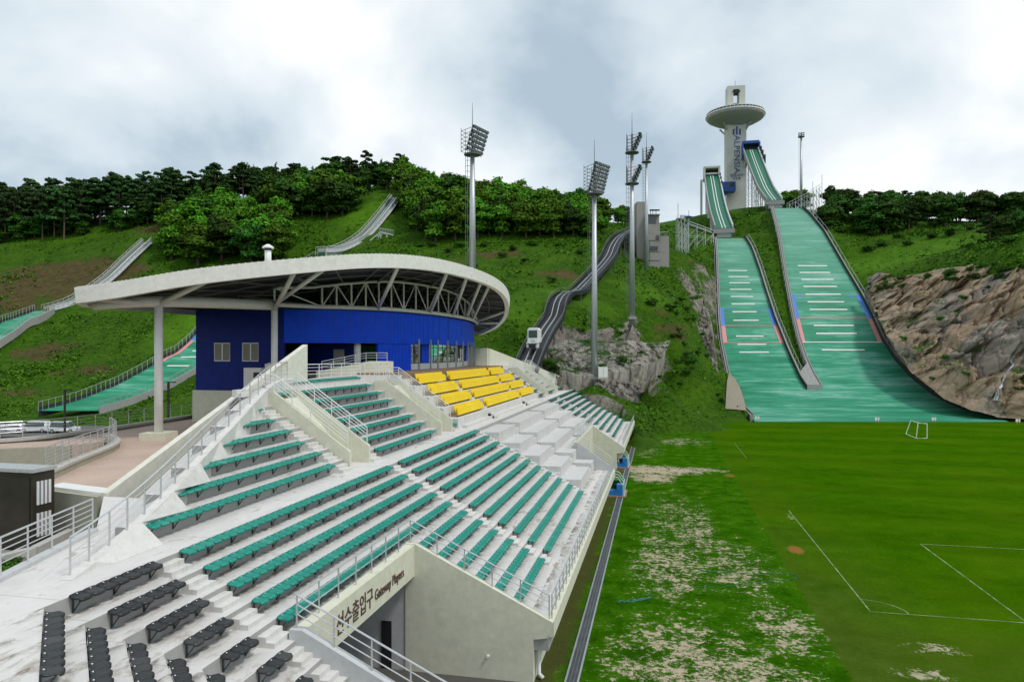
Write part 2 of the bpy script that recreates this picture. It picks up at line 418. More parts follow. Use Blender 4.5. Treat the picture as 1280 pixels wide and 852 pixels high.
def scar(u, v, D, sx, sy, sz, amt): p = W(u, v, D); return ((p.x, p.y, p.z), (sx, sy, sz), amt)
SCARS = [scar(60, 345, 212, 42, 30, 16, .95), scar(-20, 380, 200, 30, 25, 12, .8), scar(200, 285, 246, 14, 14, 6, .9), scar(350, 302, 226, 9, 8, 4, .8), scar(330, 318, 216, 6, 6, 3, .7),
         scar(60, 440, 175, 14, 12, 5, .75), scar(115, 462, 162, 12, 10, 4, .7), scar(30, 490, 152, 10, 8, 3, .5), scar(590, 320, 190, 14, 12, 5, .55),
         scar(700, 340, 172, 12, 10, 5, .6), scar(640, 318, 192, 9, 9, 4, .6), scar(840, 415, 162, 8, 8, 5, .7), scar(825, 395, 165, 7, 6, 4, .6), scar(870, 330, 215, 8, 8, 3, .5)]
MT = None
LUSH = [scar(462, 262, 240, 13, 24, 14, 1), scar(225, 405, 178, 9, 14, 12, 1), scar(300, 420, 174, 12, 10, 8, .8), scar(720, 372, 155, 16, 9, 6, .6), scar(640, 395, 145, 14, 8, 6, .5), scar(800, 375, 172, 12, 10, 8, .5), scar(1140, 315, 226, 42, 24, 14, .8), scar(60, 300, 252, 40, 8, 6, .4), scar(830, 500, 146, 10, 6, 4, .6)]
MT = terrain_mat()
# grid in view-aligned axes, finer nearer
xs = np.concatenate([np.linspace(-560, -230, 34)[:-1], np.linspace(-230, 190, 300), np.linspace(190, 520, 34)[1:]])
ds = np.concatenate([np.linspace(-90, 100, 34)[:-1], np.linspace(100, 300, 190), np.linspace(300, 620, 34)[1:]])
GX, GD = np.meshgrid(xs, ds)
WX, WY = GX*CS-GD*SN, GX*SN+GD*CS
WZ = height(WX, WY)
nn = len(xs)
ii, jj = np.meshgrid(np.arange(len(ds)-1), np.arange(nn-1), indexing='ij')
Fq = np.stack([ii*nn+jj, ii*nn+jj+1, (ii+1)*nn+jj+1, (ii+1)*nn+jj], -1).reshape(-1, 4)
terr = mesh_np('hills', np.stack([WX, WY, WZ], -1).reshape(-1, 3), Fq, MT, smooth=True); tag(terr, kind='structure')

# ------------------------------------------------------------------ ground sheet out to the horizon, sports field on it
mg = MB(); mg.add([(-3000, -3000, -.6), (3000, -3000, -.6), (3000, 3000, -.6), (-3000, 3000, -.6)], [(0, 1, 2, 3)])
tag(mg.build('ground', M('far_ground', (.04, .08, .015), .3, .05, .95)), kind='structure')

def field_mat():
    m, N, L, bs = new_mat('field_turf')
    g = geo(N); pos = g.outputs['Position']; sep = N.new('ShaderNodeSeparateXYZ'); L.new(pos, sep.inputs[0])
    X, Y = sep.outputs['X'], sep.outputs['Y']
    nb = noise_node(N, L, pos, .09, 5, .6, .5); nm = noise_node(N, L, pos, .6, 7, .65, .2); nf = noise_node(N, L, pos, 4.5, 6, .7); nfx = noise_node(N, L, pos, 22, 3, .6)
    # mown pitch: dark, faintly banded, worn yellowish along its edge
    band = math_(N, L, 'ADD', math_(N, L, 'MULTIPLY', noise_node(N, L, pos, .5, 5, .65, .1, (.16, .5, 1)), .45), math_(N, L, 'MULTIPLY', nm, .55))
    pitch = ramp(N, L, band, [(.3, (.022, .080, .0005)), (.5, (.036, .114, .001)), (.7, (.054, .146, .002))])
    pitch = mixc(N, L, .55, pitch, ramp(N, L, nf, [(.28, (.45, .45, .4)), (.7, (1.5, 1.45, 1.5))]), 'MULTIPLY')
    pitch = mixc(N, L, math_(N, L, 'MULTIPLY', maprange(N, L, nb, .42, .68), .55), pitch, (.070, .135, .003))
    pitch = mixc(N, L, .5, pitch, ramp(N, L, nfx, [(.3, (.55, .58, .5)), (.68, (1.4, 1.35, 1.4))]), 'MULTIPLY')
    mow = math_(N, L, 'SINE', math_(N, L, 'ADD', math_(N, L, 'MULTIPLY', Y, .62), math_(N, L, 'MULTIPLY', nb, 3.0)))
    pitch = mixc(N, L, .6, pitch, ramp(N, L, maprange(N, L, mow, -1, 1), [(.3, (.86, .88, .86)), (.7, (1.10, 1.08, 1.1))]), 'MULTIPLY')
    olive = mixc(N, L, maprange(N, L, nm, .35, .7), (.060, .080, .012), (.105, .110, .028))
    edge_w = maprange(N, L, math_(N, L, 'ADD', X, math_(N, L, 'MULTIPLY', math_(N, L, 'SUBTRACT', nb, .5), 9)), 15.5, 8.5)
    nearw = maprange(N, L, math_(N, L, 'ADD', Y, math_(N, L, 'MULTIPLY', math_(N, L, 'SUBTRACT', nb, .5), 20)), 62, 24, .15, 1)
    pitch = mixc(N, L, math_(N, L, 'MULTIPLY', math_(N, L, 'MULTIPLY', edge_w, nearw), .55), pitch, olive)
    nearg = maprange(N, L, Y, 44, 26, 0, .45)
    pitch = mixc(N, L, math_(N, L, 'MULTIPLY', nearg, maprange(N, L, nb, .3, .7)), pitch, olive)
    # verge strip beside the stand: lush green with bare sand patches
    lush = ramp(N, L, nm, [(.25, (.012, .052, .001)), (.5, (.032, .118, .002)), (.72, (.062, .165, .005))])
    lush = mixc(N, L, .7, lush, ramp(N, L, nf, [(.28, (.35, .38, .3)), (.7, (1.5, 1.4, 1.5))]), 'MULTIPLY')
    sand = mixc(N, L, nf, (.30, .235, .155), (.62, .53, .40))
    sand = mixc(N, L, .5, sand, ramp(N, L, nfx, [(.35, (.6, .6, .6)), (.6, (1.15, 1.15, 1.15))]), 'MULTIPLY')
    def blob(cx, cy, sx, sy, amt):
        ax = math_(N, L, 'DIVIDE', math_(N, L, 'SUBTRACT', X, cx), sx); ay = math_(N, L, 'DIVIDE', math_(N, L, 'SUBTRACT', Y, cy), sy)
        d2 = math_(N, L, 'ADD', math_(N, L, 'MULTIPLY', ax, ax), math_(N, L, 'MULTIPLY', ay, ay))
        return maprange(N, L, d2, 1, 0, 0, amt)
    bl = None
    for b in [(1.3, 31, 5.4, 9, .42), (4.2, 28.5, 4.5, 6, .5), (0.6, 47, 3.6, 11, .38), (1.0, 60, 4.2, 14, .28), (4.6, 47, 3.2, 9, .33), (2.6, 56, 2.2, 13, .38), (-.6, 84, 7.5, 4.5, .62), (-1.0, 79, 3.4, 5, .55), (4.0, 85.5, 6, 2, .5), (2.5, 112, 7, 7, .32),
              (1, 128, 9, 5, .5), (-2, 100, 3, 10, .25), (6, 37, 2.6, 5, .38)]:
        f = blob(*b); bl = f if bl is None else math_(N, L, 'MAXIMUM', bl, f)
    clump = noise_node(N, L, pos, 2.1, 9, .78, .6)
    v = math_(N, L, 'ADD', bl, math_(N, L, 'MULTIPLY', math_(N, L, 'SUBTRACT', clump, .5), 1.9))
    v = math_(N, L, 'ADD', v, math_(N, L, 'MULTIPLY', math_(N, L, 'SUBTRACT', nm, .5), 1.1))
    v = math_(N, L, 'ADD', v, math_(N, L, 'MULTIPLY', math_(N, L, 'SUBTRACT', nf, .5), 1.1))
    v = math_(N, L, 'ADD', v, math_(N, L, 'MULTIPLY', math_(N, L, 'SUBTRACT', nfx, .5), .5))
    verge = mixc(N, L, maprange(N, L, v, .34, .50), lush, sand)
    side = maprange(N, L, math_(N, L, 'ADD', X, math_(N, L, 'MULTIPLY', math_(N, L, 'SUBTRACT', nf, .5), .5)), 7.75, 8.0)
    # a strip of bare earth right under the stand
    und = math_(N, L, 'MULTIPLY', maprange(N, L, math_(N, L, 'ADD', X, math_(N, L, 'MULTIPLY', math_(N, L, 'SUBTRACT', nm, .5), 2.2)), -4.0, -4.6), .75)
    verge = mixc(N, L, und, verge, (.085, .07, .03))
    c = mixc(N, L, side, verge, pitch)
    # orange worn spot
    sp = blob(9.2, 52, .75, 1.5, 1.0)
    c = mixc(N, L, maprange(N, L, math_(N, L, 'ADD', sp, math_(N, L, 'MULTIPLY', math_(N, L, 'SUBTRACT', nf, .5), .8)), .35, .8), c, (.26, .13, .035))
    sp2 = blob(7.5, 82, .9, 2, .9)
    c = mixc(N, L, maprange(N, L, math_(N, L, 'ADD', sp2, math_(N, L, 'MULTIPLY', math_(N, L, 'SUBTRACT', nf, .5), .8)), .35, .8), c, (.16, .13, .02))
    for cx, cy, sx, sy in [(11, 33, 2.2, 1.2), (13.5, 31, 3, .8), (10.6, 62.5, .5, 2.2), (12.5, 36, 2.5, 1.2)]:
        w = blob(cx, cy, sx, sy, .55)
        w = math_(N, L, 'ADD', w, math_(N, L, 'MULTIPLY', math_(N, L, 'SUBTRACT', clump, .5), 1.9))
        c = mixc(N, L, maprange(N, L, w, .5, .62), c, (.42, .38, .26))
    L.new(c, bs.inputs['Base Color']); bs.inputs['Roughness'].default_value = .95; bs.inputs['Specular IOR Level'].default_value = .0
    bump(N, L, bs, math_(N, L, 'ADD', nf, nfx), .8, .06)
    return m
mf = MB()
fx = [-12, 140]; fy = [-60, 0, 60, 119]
pl = [(-30, -60), (140, -60), (140, 75)] + [C2W(x, 139.8) for x in np.linspace(115, 22, 20)] + [(-6, 128), (-30, 119)]
mf.add([(x, y, .0) for x, y in pl], [tuple(range(len(pl)))])
tag(mf.build('sports_field', field_mat()), kind='structure')

# field markings and drain
mk = MB()
def fline(a, b, w=.075):
    a, b = Vector(a+(0,)), Vector(b+(0,)); d = (b-a).normalized(); n = Vector((-d.y, d.x, 0))*w/2
    mk.add([a-n, b-n, b+n, a+n], [(0, 1, 2, 3)])
fline((10.9, 40.4), (10.9, 65)); fline((10.9, 96), (10.9, 112), .05); fline((10.85, 40.4), (60, 40.4)); fline((18.3, 40.45), (18.3, 55.5), .08); fline((18.25, 55.5), (45, 55.5), .08); fline((60, 40.4), (60, 118))
arc = [(10.9+1.9*math.sin(t), 40.4+1.9*math.cos(t)) for t in np.linspace(0, math.pi/2, 9)]
for a, b in zip(arc, arc[1:]): fline(a, b, .06)
mk.v = [(x, y, .006) for x, y, z in mk.v]
def line_mat():
    m, N, L, bs = new_mat('worn_line_paint')
    pos = geo(N).outputs['Position']
    c = mixc(N, L, maprange(N, L, noise_node(N, L, pos, 1.1, 7, .75), .40, .72), (.055, .13, .008), (.42, .50, .30))
    L.new(c, bs.inputs['Base Color']); bs.inputs['Roughness'].default_value = .9; return m
tag(mk.build('field_markings', line_mat()), kind='structure')
# ------------------------------------------------------------------ materials used all over
def concrete_mat(name, c, stain=.35, warm=(.30, .24, .16), rough=.85, scale=1.0):
    m, N, L, bs = new_mat(name)
    pos = geo(N).outputs['Position']
    n1 = noise_node(N, L, pos, .45*scale, 6, .65, .4); n2 = noise_node(N, L, pos, 2.6*scale, 7, .7, .3); n3 = noise_node(N, L, pos, 34, 3, .6)
    streak = noise_node(N, L, pos, 1.0, 5, .6, .2, (5, 5, .35))
    base = ramp(N, L, n2, [(.3, tuple(x*.86 for x in c)), (.7, tuple(min(1, x*1.06) for x in c))])
    base = mixc(N, L, math_(N, L, 'MULTIPLY', maprange(N, L, n1, .52, .72), stain), base, tuple(x*.62+.1*y for x, y in zip(c, warm)))
    base = mixc(N, L, math_(N, L, 'MULTIPLY', maprange(N, L, streak, .56, .74), stain*.8), base, warm)
    L.new(base, bs.inputs['Base Color']); bs.inputs['Roughness'].default_value = rough; bs.inputs['Specular IOR Level'].default_value = .2
    bump(N, L, bs, math_(N, L, 'ADD', n3, math_(N, L, 'MULTIPLY', n2, .6)), .25, .015); return m
MAT = dict(
    galv=M('galvanised_steel', (.46, .48, .50), .12, 4, .45, .6), galv_dark=M('weathered_steel', (.15, .165, .17), .25, 3, .6, .4),
    lattice=M('pale_lattice_steel', (.55, .57, .58), .1, 3, .5, .3), dark=M('dark_steel', (.025, .027, .03), .3, 3, .55, .3),
    white=M('white_paint', (.78, .78, .76), .05, 2, .5), blue=M('blue_panel', (.012, .075, .33), .12, 2, .45),
    lampglass=M('lamp_glass', (.22, .25, .28), .2, 5, .2), barrier=concrete_mat('barrier_grey', (.33, .33, .32), .5, (.12, .10, .08)),
    barrier_in=M('black_barrier_lining', (.02, .022, .022), .3, 2, .7), tower=concrete_mat('tower_render', (.56, .56, .52), .25, (.4, .36, .3)),
    saucer=M('saucer_cladding', (.42, .375, .39), .08, .6, .7), letter_blue=M('navy_letter', (.02, .07, .22), .1, 2, .5),
    conc_grey=concrete_mat('judge_concrete', (.34, .32, .305), .5, (.2, .17, .14)), glass_dark=M('dark_glazing', (.05, .075, .085), .2, 3, .08),
    blue_line=M('blue_band', (.07, .20, .62), .1, 2, .7), red_line=M('pink_band', (.66, .25, .25), .12, 2, .7), dist=M('white_line', (.72, .72, .66), .1, 2, .7))
def slope_mat():
    m, N, L, bs = new_mat('green_plastic_matting')
    pos = geo(N).outputs['Position']
    # axes turned to the view so the matting runs across the slopes
    mp = N.new('ShaderNodeMapping'); mp.inputs['Rotation'].default_value = (0, 0, -YAW); L.new(pos, mp.inputs[0]); q = mp.outputs[0]
    a = noise_node(N, L, q, 1.0, 6, .7, .5, (.045, .30, .30)); b = noise_node(N, L, q, 1.0, 5, .7, .2, (.16, 2.0, 2.0)); d = noise_node(N, L, q, .028, 4, .6, .3)
    fine = noise_node(N, L, q, 1.0, 4, .7, 0, (.6, 7, 7))
    s = math_(N, L, 'ADD', math_(N, L, 'MULTIPLY', a, .55), math_(N, L, 'ADD', math_(N, L, 'MULTIPLY', b, .3), math_(N, L, 'MULTIPLY', d, .3)))
    c = ramp(N, L, s, [(.42, (.003, .125, .060)), (.52, (.006, .20, .098)), (.585, (.022, .27, .152)), (.65, (.13, .38, .28)), (.75, (.36, .54, .46))])
    zc = N.new('ShaderNodeSeparateXYZ'); L.new(pos, zc.inputs[0])
    c = mixc(N, L, maprange(N, L, zc.outputs['Z'], 14, 60, .05, .60), c, (.165, .345, .27))       # sun-bleached upper mats
    c = mixc(N, L, .55, c, ramp(N, L, fine, [(.3, (.6, .65, .62)), (.7, (1.25, 1.2, 1.22))]), 'MULTIPLY')
    L.new(c, bs.inputs['Base Color']); bs.inputs['Roughness'].default_value = .7; bs.inputs['Specular IOR Level'].default_value = .3
    bump(N, L, bs, fine, .5, .1); return m
MAT['slope'] = slope_mat()
MAT['track'] = M('green_track', (.006, .13, .07), .2, 3, .6)

# ------------------------------------------------------------------ the two big ski jumps
def landing(mb, hill, l, r, v0, v1, n=70, w=14, off=0, l2=None):
    P = []
    for v in np.linspace(v0, v1, n):
        a, b = edge(v, l, hill), edge(v, r, hill)
        P.append([a.lerp(b, t) + Vector((0, 0, off)) for t in np.linspace(0, 1, w)])
    mb.grid(P[::-1])
def wall_along(pts, h0, h1, th, outward, mb):
    """upright strip following pts, from h0 below to h1 above, th thick on the outward side"""
    sec = []
    for i, p in enumerate(pts):
        d = (pts[min(i+1, len(pts)-1)]-pts[max(i-1, 0)]); n = Vector((d.y, -d.x, 0)).normalized()*outward*th
        sec.append((p+Vector((0, 0, -h0)), p+Vector((0, 0, h1)), p+n+Vector((0, 0, h1)), p+n+Vector((0, 0, -h0))))
    vs = [q for s in sec for q in s]
    fs = [(4*i+j, 4*i+(j+1) % 4, 4*i+4+(j+1) % 4, 4*i+4+j) for i in range(len(sec)-1) for j in range(4)]
    fs += [(0, 1, 2, 3), tuple(4*(len(sec)-1)+k for k in (3, 2, 1, 0))]
    mb.add(vs, fs)
def cross_line(hill, l, r, v, a, b, th, name, mat, root, col_w=.02):
    """flat strip across the slope at picture row v, from fraction a to b of the width, th metres long downhill"""
    mb = MB(); D = Dof(v, hill)
    def at(D, t):
        vv = vof(D, hill); p, q = edge(vv, l, hill), edge(vv, r, hill); return p.lerp(q, t)+Vector((0, 0, .06))
    ts = np.linspace(a, b, 5)
    mb.grid([[at(D, t) for t in ts], [at(D+th, t) for t in ts]]); return mb.build(name, mat, root)
def side_band(hill, l, r, v0, v1, t0, t1, name, mat, root):
    mb = MB(); P = []
    for v in np.linspace(v0, v1, 12):
        p, q = edge(v, l, hill), edge(v, r, hill); P.append([p.lerp(q, t)+Vector((0, 0, .05)) for t in (t0, t1)])
    mb.grid(P[::-1]); return mb.build(name, mat, root)
def inrun(stations, width, root, post_every=1, deck_mat=None, tail=True):
    """raised start ramp: stations are (u, v, D), from take-off to top"""
    c = [W(*s) for s in stations]
    ts = np.linspace(0, len(c)-1, 25); ctrs = []
    for t in ts:
        i = min(int(t), len(c)-2); f = t-i
        p0, p1, p2, p3 = c[max(i-1, 0)], c[i], c[i+1], c[min(i+2, len(c)-1)]
        ctrs.append(.5*((2*p1)+(p2-p0)*f+(2*p0-5*p1+4*p2-p3)*f*f+(3*p1-p0-3*p2+p3)*f**3))
    d = (ctrs[-1]-ctrs[0]); side = Vector((d.y, -d.x, 0)).normalized()
    wd = lambda k: width[0]+(width[1]-width[0])*k/24
    deck, tr, wl, gl = MB(), MB(), MB(), MB()
    P = [[p-side*wd(k)/2, p+side*wd(k)/2] for k, p in enumerate(ctrs)]
    vs = []; 
    for k, p in enumerate(ctrs):
        for sx, dz in ((-.5, 0), (.5, 0), (.5, -1.1), (-.5, -1.1)): vs.append(p+side*wd(k)*sx+Vector((0, 0, dz)))
    deck.add(vs, [(4*i+j, 4*i+(j+1) % 4, 4*i+4+(j+1) % 4, 4*i+4+j) for i in range(24) for j in range(4)]+[(3, 2, 1, 0), (96, 97, 98, 99)])
    deck.build('ramp_deck', MAT['track'], root)
    for sx in (-1, 1):
        w = MB(); wall_along([p+side*sx*(wd(k)/2+.02) for k, p in enumerate(ctrs)], 1.25, 1.15, .45, sx*1.0, w); w.build('ramp_wall', MAT['barrier'] if sx < 0 else MAT['lattice'], root)
        t = MB(); t.grid([[p+side*(sx*.55+dx)+Vector((0, 0, .06)) for dx in (-.13, .13)] for p in ctrs]); t.build('ice_track', MAT['white'], root)
    return ctrs, side, d
def lattice_tower(mb, base, top, w, axis, r=.12, step=3.5):
    """four-legged braced column from base to top"""
    ax = Vector(axis).normalized(); ay = Vector((-ax.y, ax.x, 0)); n = max(1, int((top-base).z/step))
    lv = [base.lerp(top, k/n) for k in range(n+1)]
    cs = [[p+ax*w/2*sx+ay*w/2*sy for sx, sy in ((-1, -1), (1, -1), (1, 1), (-1, 1))] for p in lv]
    for j in range(4): mb.beam(cs[0][j], cs[-1][j], r*1.4)
    for k in range(n):
        for j in range(4):
            mb.beam(cs[k][j], cs[k+1][(j+1) % 4], r*.8); mb.beam(cs[k+1][j], cs[k+1][(j+1) % 4], r*.8)

big = thing('ski_jump', W(985, 300, Dof(300, BIG)), 'larger green ski jump with the taller start ramp and wide landing slope', 'ski jump', 'large ski jumps below the tower')
sml = thing('ski_jump', W(915, 350, Dof(350, SML)), 'narrower green ski jump with the lower start ramp and grey portal frame', 'ski jump', 'large ski jumps below the tower')
for root, hill, l, r, vt in ((big, BIG, BL, BR, 257), (sml, SML, SL, SR, 292)):
    m = MB(); landing(m, hill, l, r, vt, 487); m.build('landing_slope', MAT['slope'], root, smooth=True)
    for tab, sgn, vend in ((l, -1, 487 if hill is BIG else 524), (r, 1, 521 if hill is BIG else 487)):
        pts = [edge(v, tab, hill) for v in np.linspace(vt, vend, 60)]
        w = MB(); wall_along(pts, 1.6, .9, .5, -sgn, w); w.build('side_wall', MAT['barrier'], root)
        w = MB(); wall_along([p+(Vector((pts[0].y-pts[-1].y, pts[-1].x-pts[0].x, 0)).normalized()*0) for p in pts], .02, 1.25, .18, sgn, w); w.build('black_kickboard', MAT['barrier_in'] if sgn > 0 else MAT['barrier'], root)
        # low handrail outside
        w = MB()
        off = []
        for i, p in enumerate(pts):
            d = pts[min(i+1, 59)]-pts[max(i-1, 0)]; n = Vector((d.y, -d.x, 0)).normalized()*-sgn*1.0; off.append(p+n)
        w.tube([p+Vector((0, 0, 1.7)) for p in off], .05, 5)
        for p in off[::2]: w.beam(p-Vector((0, 0, .5)), p+Vector((0, 0, 1.7)), .07)
        w.build('side_railing', MAT['galv'], root)
BDL = [358, 366, 375, 384, 393, 402, 409.5]
for v in [332.8, 341.2, 350, 358.7, 368.5, 378, 387.5, 407.5, 417.5, 438]:
    cross_line(BIG, BL, BR, v, .22, .72, .5, 'distance_line', MAT['dist'], big)
cross_line(BIG, BL, BR, 397.5, .05, .95, .28, 'distance_line', MAT['red_line'], big)
cross_line(BIG, BL, BR, 428, .02, .97, .3, 'distance_line', MAT['dist'], big)
cross_line(BIG, BL, BR, 370.5, .01, .20, .5, 'hill_mark', MAT['blue_line'], big); cross_line(BIG, BL, BR, 370.5, .80, .99, .5, 'hill_mark', MAT['blue_line'], big)
side_band(BIG, BL, BR, 370, 398, .012, .06, 'edge_band', MAT['blue_line'], big); side_band(BIG, BL, BR, 370, 398, .93, .985, 'edge_band', MAT['blue_line'], big)
side_band(BIG, BL, BR, 398.4, 427.5, .012, .06, 'edge_band', MAT['red_line'], big); side_band(BIG, BL, BR, 398.4, 427.5, .935, .985, 'edge_band', MAT['red_line'], big)
for v in [338.8, 346.3, 354, 362.3, 371.2, 380.4, 390.3, 401, 420.8, 431, 440.8]:
    cross_line(SML, SL, SR, v, .24, .70, .42, 'distance_line', MAT['dist'], sml)
cross_line(SML, SL, SR, 407.2, .05, .97, .2, 'distance_line', MAT['red_line'], sml); cross_line(SML, SL, SR, 428.5, .03, .97, .2, 'distance_line', MAT['red_line'], sml)
cross_line(SML, SL, SR, 386.4, .02, .28, .25, 'hill_mark', MAT['blue_line'], sml); cross_line(SML, SL, SR, 386.4, .70, .97, .25, 'hill_mark', MAT['blue_line'], sml)
side_band(SML, SL, SR, 386, 407, .015, .08, 'edge_band', MAT['blue_line'], sml); side_band(SML, SL, SR, 386, 407, .93, .99, 'edge_band', MAT['blue_line'], sml)
side_band(SML, SL, SR, 407.4, 428.5, .015, .08, 'edge_band', MAT['red_line'], sml); side_band(SML, SL, SR, 407.4, 428.5, .93, .99, 'edge_band', MAT['red_line'], sml)
# common outrun
m = MB(); P = []
for v in np.linspace(487, 527, 30):
    a, b = edge(v, SL, BIG), edge(v, BR, BIG); P.append([a.lerp(b, t) for t in np.linspace(0, 1, 24)])
m.grid(P[::-1]); o = m.build('outrun_ground', MAT['slope'], smooth=True); tag(o, kind='structure')
# nose wall where the strip between the slopes ends
a, b = edge(487, SR, SML), edge(487, BL, BIG)
n = MB(); n.prism([(a.x, a.y), (b.x, b.y), (b.x+.1, b.y+.9), (a.x+.1, a.y+.9)], a.z-.5, a.z+1.3); n.build('nose_wall', MAT['barrier'], sml)
# grey apron beside the wall at the strip's tip
g0 = [edge(v, SR, SML) for v in (487, 480, 470)]; g1 = [edge(v, BL, BIG) for v in (487, 470, 455)]
n = MB(); n.grid([[p+Vector((0, 0, .8)) for p in g0], [p+Vector((0, 0, .8)) for p in g1]]); n.build('apron', MAT['barrier'], sml)

ctrsB, sideB, dB = inrun([(968, 250, 284), (958, 236, 301), (950, 217.5, 326), (944, 202, 352), (938.5, 187, 380)], (5.4, 7.2), big)
ctrsS, sideS, dS = inrun([(905, 285, 258), (899, 267, 273), (895, 250, 289), (892, 233, 306), (889.5, 219, 323)], (5.8, 6.0), sml)
for root, ctrs, side, hill in ((big, ctrsB, sideB, BIG), (sml, ctrsS, sideS, SML)):
    # take-off nose with its trestle
    t = ctrs[0]; n = MB()
    n.box(t+Vector((0, 0, -1.2)), (7.5, 2.2, 1.6), math.atan2(side.y, side.x)); n.box(t+Vector((0, 0, -2.6)), (5.0, 1.6, 2.0), math.atan2(side.y, side.x)); n.build('takeoff_table', MAT['barrier'], root)
    n = MB()
    for sx in (-1, 1):
        for k in range(3): n.beam(t+side*sx*(1+k)+Vector((0, 0, .2)), t+side*sx*(1+k)+Vector((0, 0, -4.2)), .3)
        n.tube([t+side*sx*(2.9)+Vector((0, 0, 1)), t+side*sx*4.6+Vector((0, 0, 1))], .05, 5)
    n.build('takeoff_trestle', MAT['galv_dark'], root)
    # lattice trestles under the ramp
    ks = (8, 13, 18, 23) if hill is BIG else (9, 16, 23)
    for k in ks:
        p = ctrs[k]; gz = hat(p.x, p.y)
        if p.z-1.3-gz > 2:
            for sx in ((-1, 1) if hill is BIG else (-1,)):
                n = MB(); b = p+side*sx*2.4; b = Vector((b.x, b.y, gz-.5)); q = Vector((b.x, b.y, p.z-1.3))
                if hill is BIG: lattice_tower(n, b, q, 1.9, side, .16)
                else: n.beam(b, q, .9)
                n.build('trestle', MAT['lattice'], root)
# start houses
p = ctrsB[-1]; rz = math.atan2(sideB.y, sideB.x)
n = MB(); n.box(p+Vector((0, 2.2, 4.0)), (8.8, 6, 1.5), rz); n.box(p-sideB*4.1+Vector((0, 2, 0)), (.8, 5.5, 8.5), rz); n.box(p+sideB*4.6+Vector((0, 2, 2.4)), (.8, 5.5, 3), rz); n.build('start_house', MAT['blue'], big)
n = MB(); n.box(p+Vector((0, 3.8, .8)), (8.6, .6, 5), rz); n.build('start_backdrop', MAT['dark'], big)
for k in range(3):
    f = MB(); f.box(p+sideB*4.6+(ctrsB[23-k*2]-p)+Vector((0, 0, -1.0)), (.9, 8.5, 4.2), rz); f.build('wind_net', MAT['dark'], big)
p = ctrsS[-1]; rz = math.atan2(sideS.y, sideS.x)
n = MB()
for sx in (-1, 1): n.box(p+sideS*sx*3.3+Vector((0, 0, .2)), (.8, 5, 5.6), rz)
n.box(p+Vector((0, 0, 3.2)), (7.4, 5, .8), rz); n.build('start_frame', MAT['tower'], sml)
n = MB(); n.box(p+Vector((0, 2.3, 1.2)), (5.8, .3, 3.2), rz); n.build('start_backdrop', MAT['dark'], sml)
n = MB(); n.box(p+Vector((0, -.3, .7)), (5.6, .25, .8), rz); n.build('start_bar', MAT['white'], sml)
n = MB()
b = p-sideS*4.6; n.beam(Vector((b.x, b.y, hat(b.x, b.y)-1)), b+Vector((0, 0, -2)), 1.0); n.beam(b+Vector((0, 0, -3)), p-sideS*2.6, .5); n.build('support_column', MAT['tower'], sml)
for k in range(3):
    f = MB(); f.box(p+sideS*3.5+(ctrsS[23-k*2]-p)+Vector((0, 0, -1.0)), (.6, 6, 3.4), rz); f.build('wind_net', MAT['dark'], sml)

# ------------------------------------------------------------------ tower with the saucer
tp = W(919, 266, 392); tz0 = tp.z-4
tower = thing('observation_tower', (tp.x, tp.y, tz0), 'tall pale observation tower with a round saucer deck behind the ski jumps', 'tower')
rot = YAW+R(-8)
def tl(x, y, z): return Vector((tp.x, tp.y, 0)) + Matrix.Rotation(rot, 3, 'Z') @ Vector((x, y, 0)) + Vector((0, 0, z))
zt = W(0, 110, 392).z; zs = W(0, 149, 392).z
n = MB(); n.box(tl(0, 0, (tz0+zs)/2), (10.6, 8.5, zs-tz0), rot); n.build('shaft', MAT['tower'], tower)
n = MB()
wtop = 9.6
n.box(tl(-wtop/2+1.6, 0, (zs+zt)/2), (3.2, 7, zt-zs), rot); n.box(tl(wtop/2-1.6, 0, (zs+zt)/2), (3.2, 7, zt-zs), rot); n.box(tl(0, 0, zt-1), (3.6, 6.9, 2.0), rot); n.box(tl(0, 1, zs+3.4), (3.6, 4.5, 6.8), rot); n.build('crown_frame', MAT['tower'], tower)
n = MB(); n.box(tl(0, -1.4, zs+4.2), (3.3, .3, 8.4), rot); n.build('crown_glazing', MAT['glass_dark'], tower)
n = MB(); n.box(tl(0, -.6, zt-3.2), (4.2, 6.6, .7), rot); n.build('crown_beam', MAT['dark'], tower)
sc = (tp.x, tp.y, 0)
n = MB(); n.lathe([(5.6, zs-4.4), (6.8, zs-4.0), (11.5, zs-2.0), (15.0, zs-.1), (15.9, zs+.9), (15.6, zs+1.3)], sc, 64); n.build('saucer', MAT['saucer'], tower, smooth=True)
n = MB(); n.lathe([(15.3, zs+1.2), (16.2, zs+1.3), (16.2, zs+1.9), (15.3, zs+2.0)], sc, 64); n.build('saucer_rim', MAT['white'], tower)
n = MB(); n.lathe([(15.2, zs+1.9), (15.2, zs+2.95), (14.9, zs+3.0)], sc, 64); n.build('saucer_window', MAT['glass_dark'], tower)
n = MB(); n.lathe([(15.8, zs+2.9), (15.8, zs+3.2), (9, zs+4.0)], sc, 64); n.build('saucer_roof', MAT['white'], tower)
for k in range(48):
    a = 2*math.pi*k/48; n = MB(); n.beam((tp.x+15.5*math.cos(a), tp.y+15.5*math.sin(a), zs+1.8), (tp.x+15.5*math.cos(a), tp.y+15.5*math.sin(a), zs+2.92), .22); n.build('mullion', MAT['white'], tower)
for k in range(4):
    n = MB(); s1, s2 = [(-1, -1), (1, -1), (1, 1), (-1, 1)][k]; n.beam(tl(s1*5.2, s2*4.1, zs-7), tl(s1*7.4, s2*6.6, zs-3.6), .7); n.build('saucer_bracket', MAT['saucer'], tower)
face = Matrix.Translation(tl(.1, -4.33, 0)) @ Matrix.Rotation(rot, 4, 'Z') @ Matrix.Rotation(R(90), 4, 'X')
zc = W(0, 193, 388).z
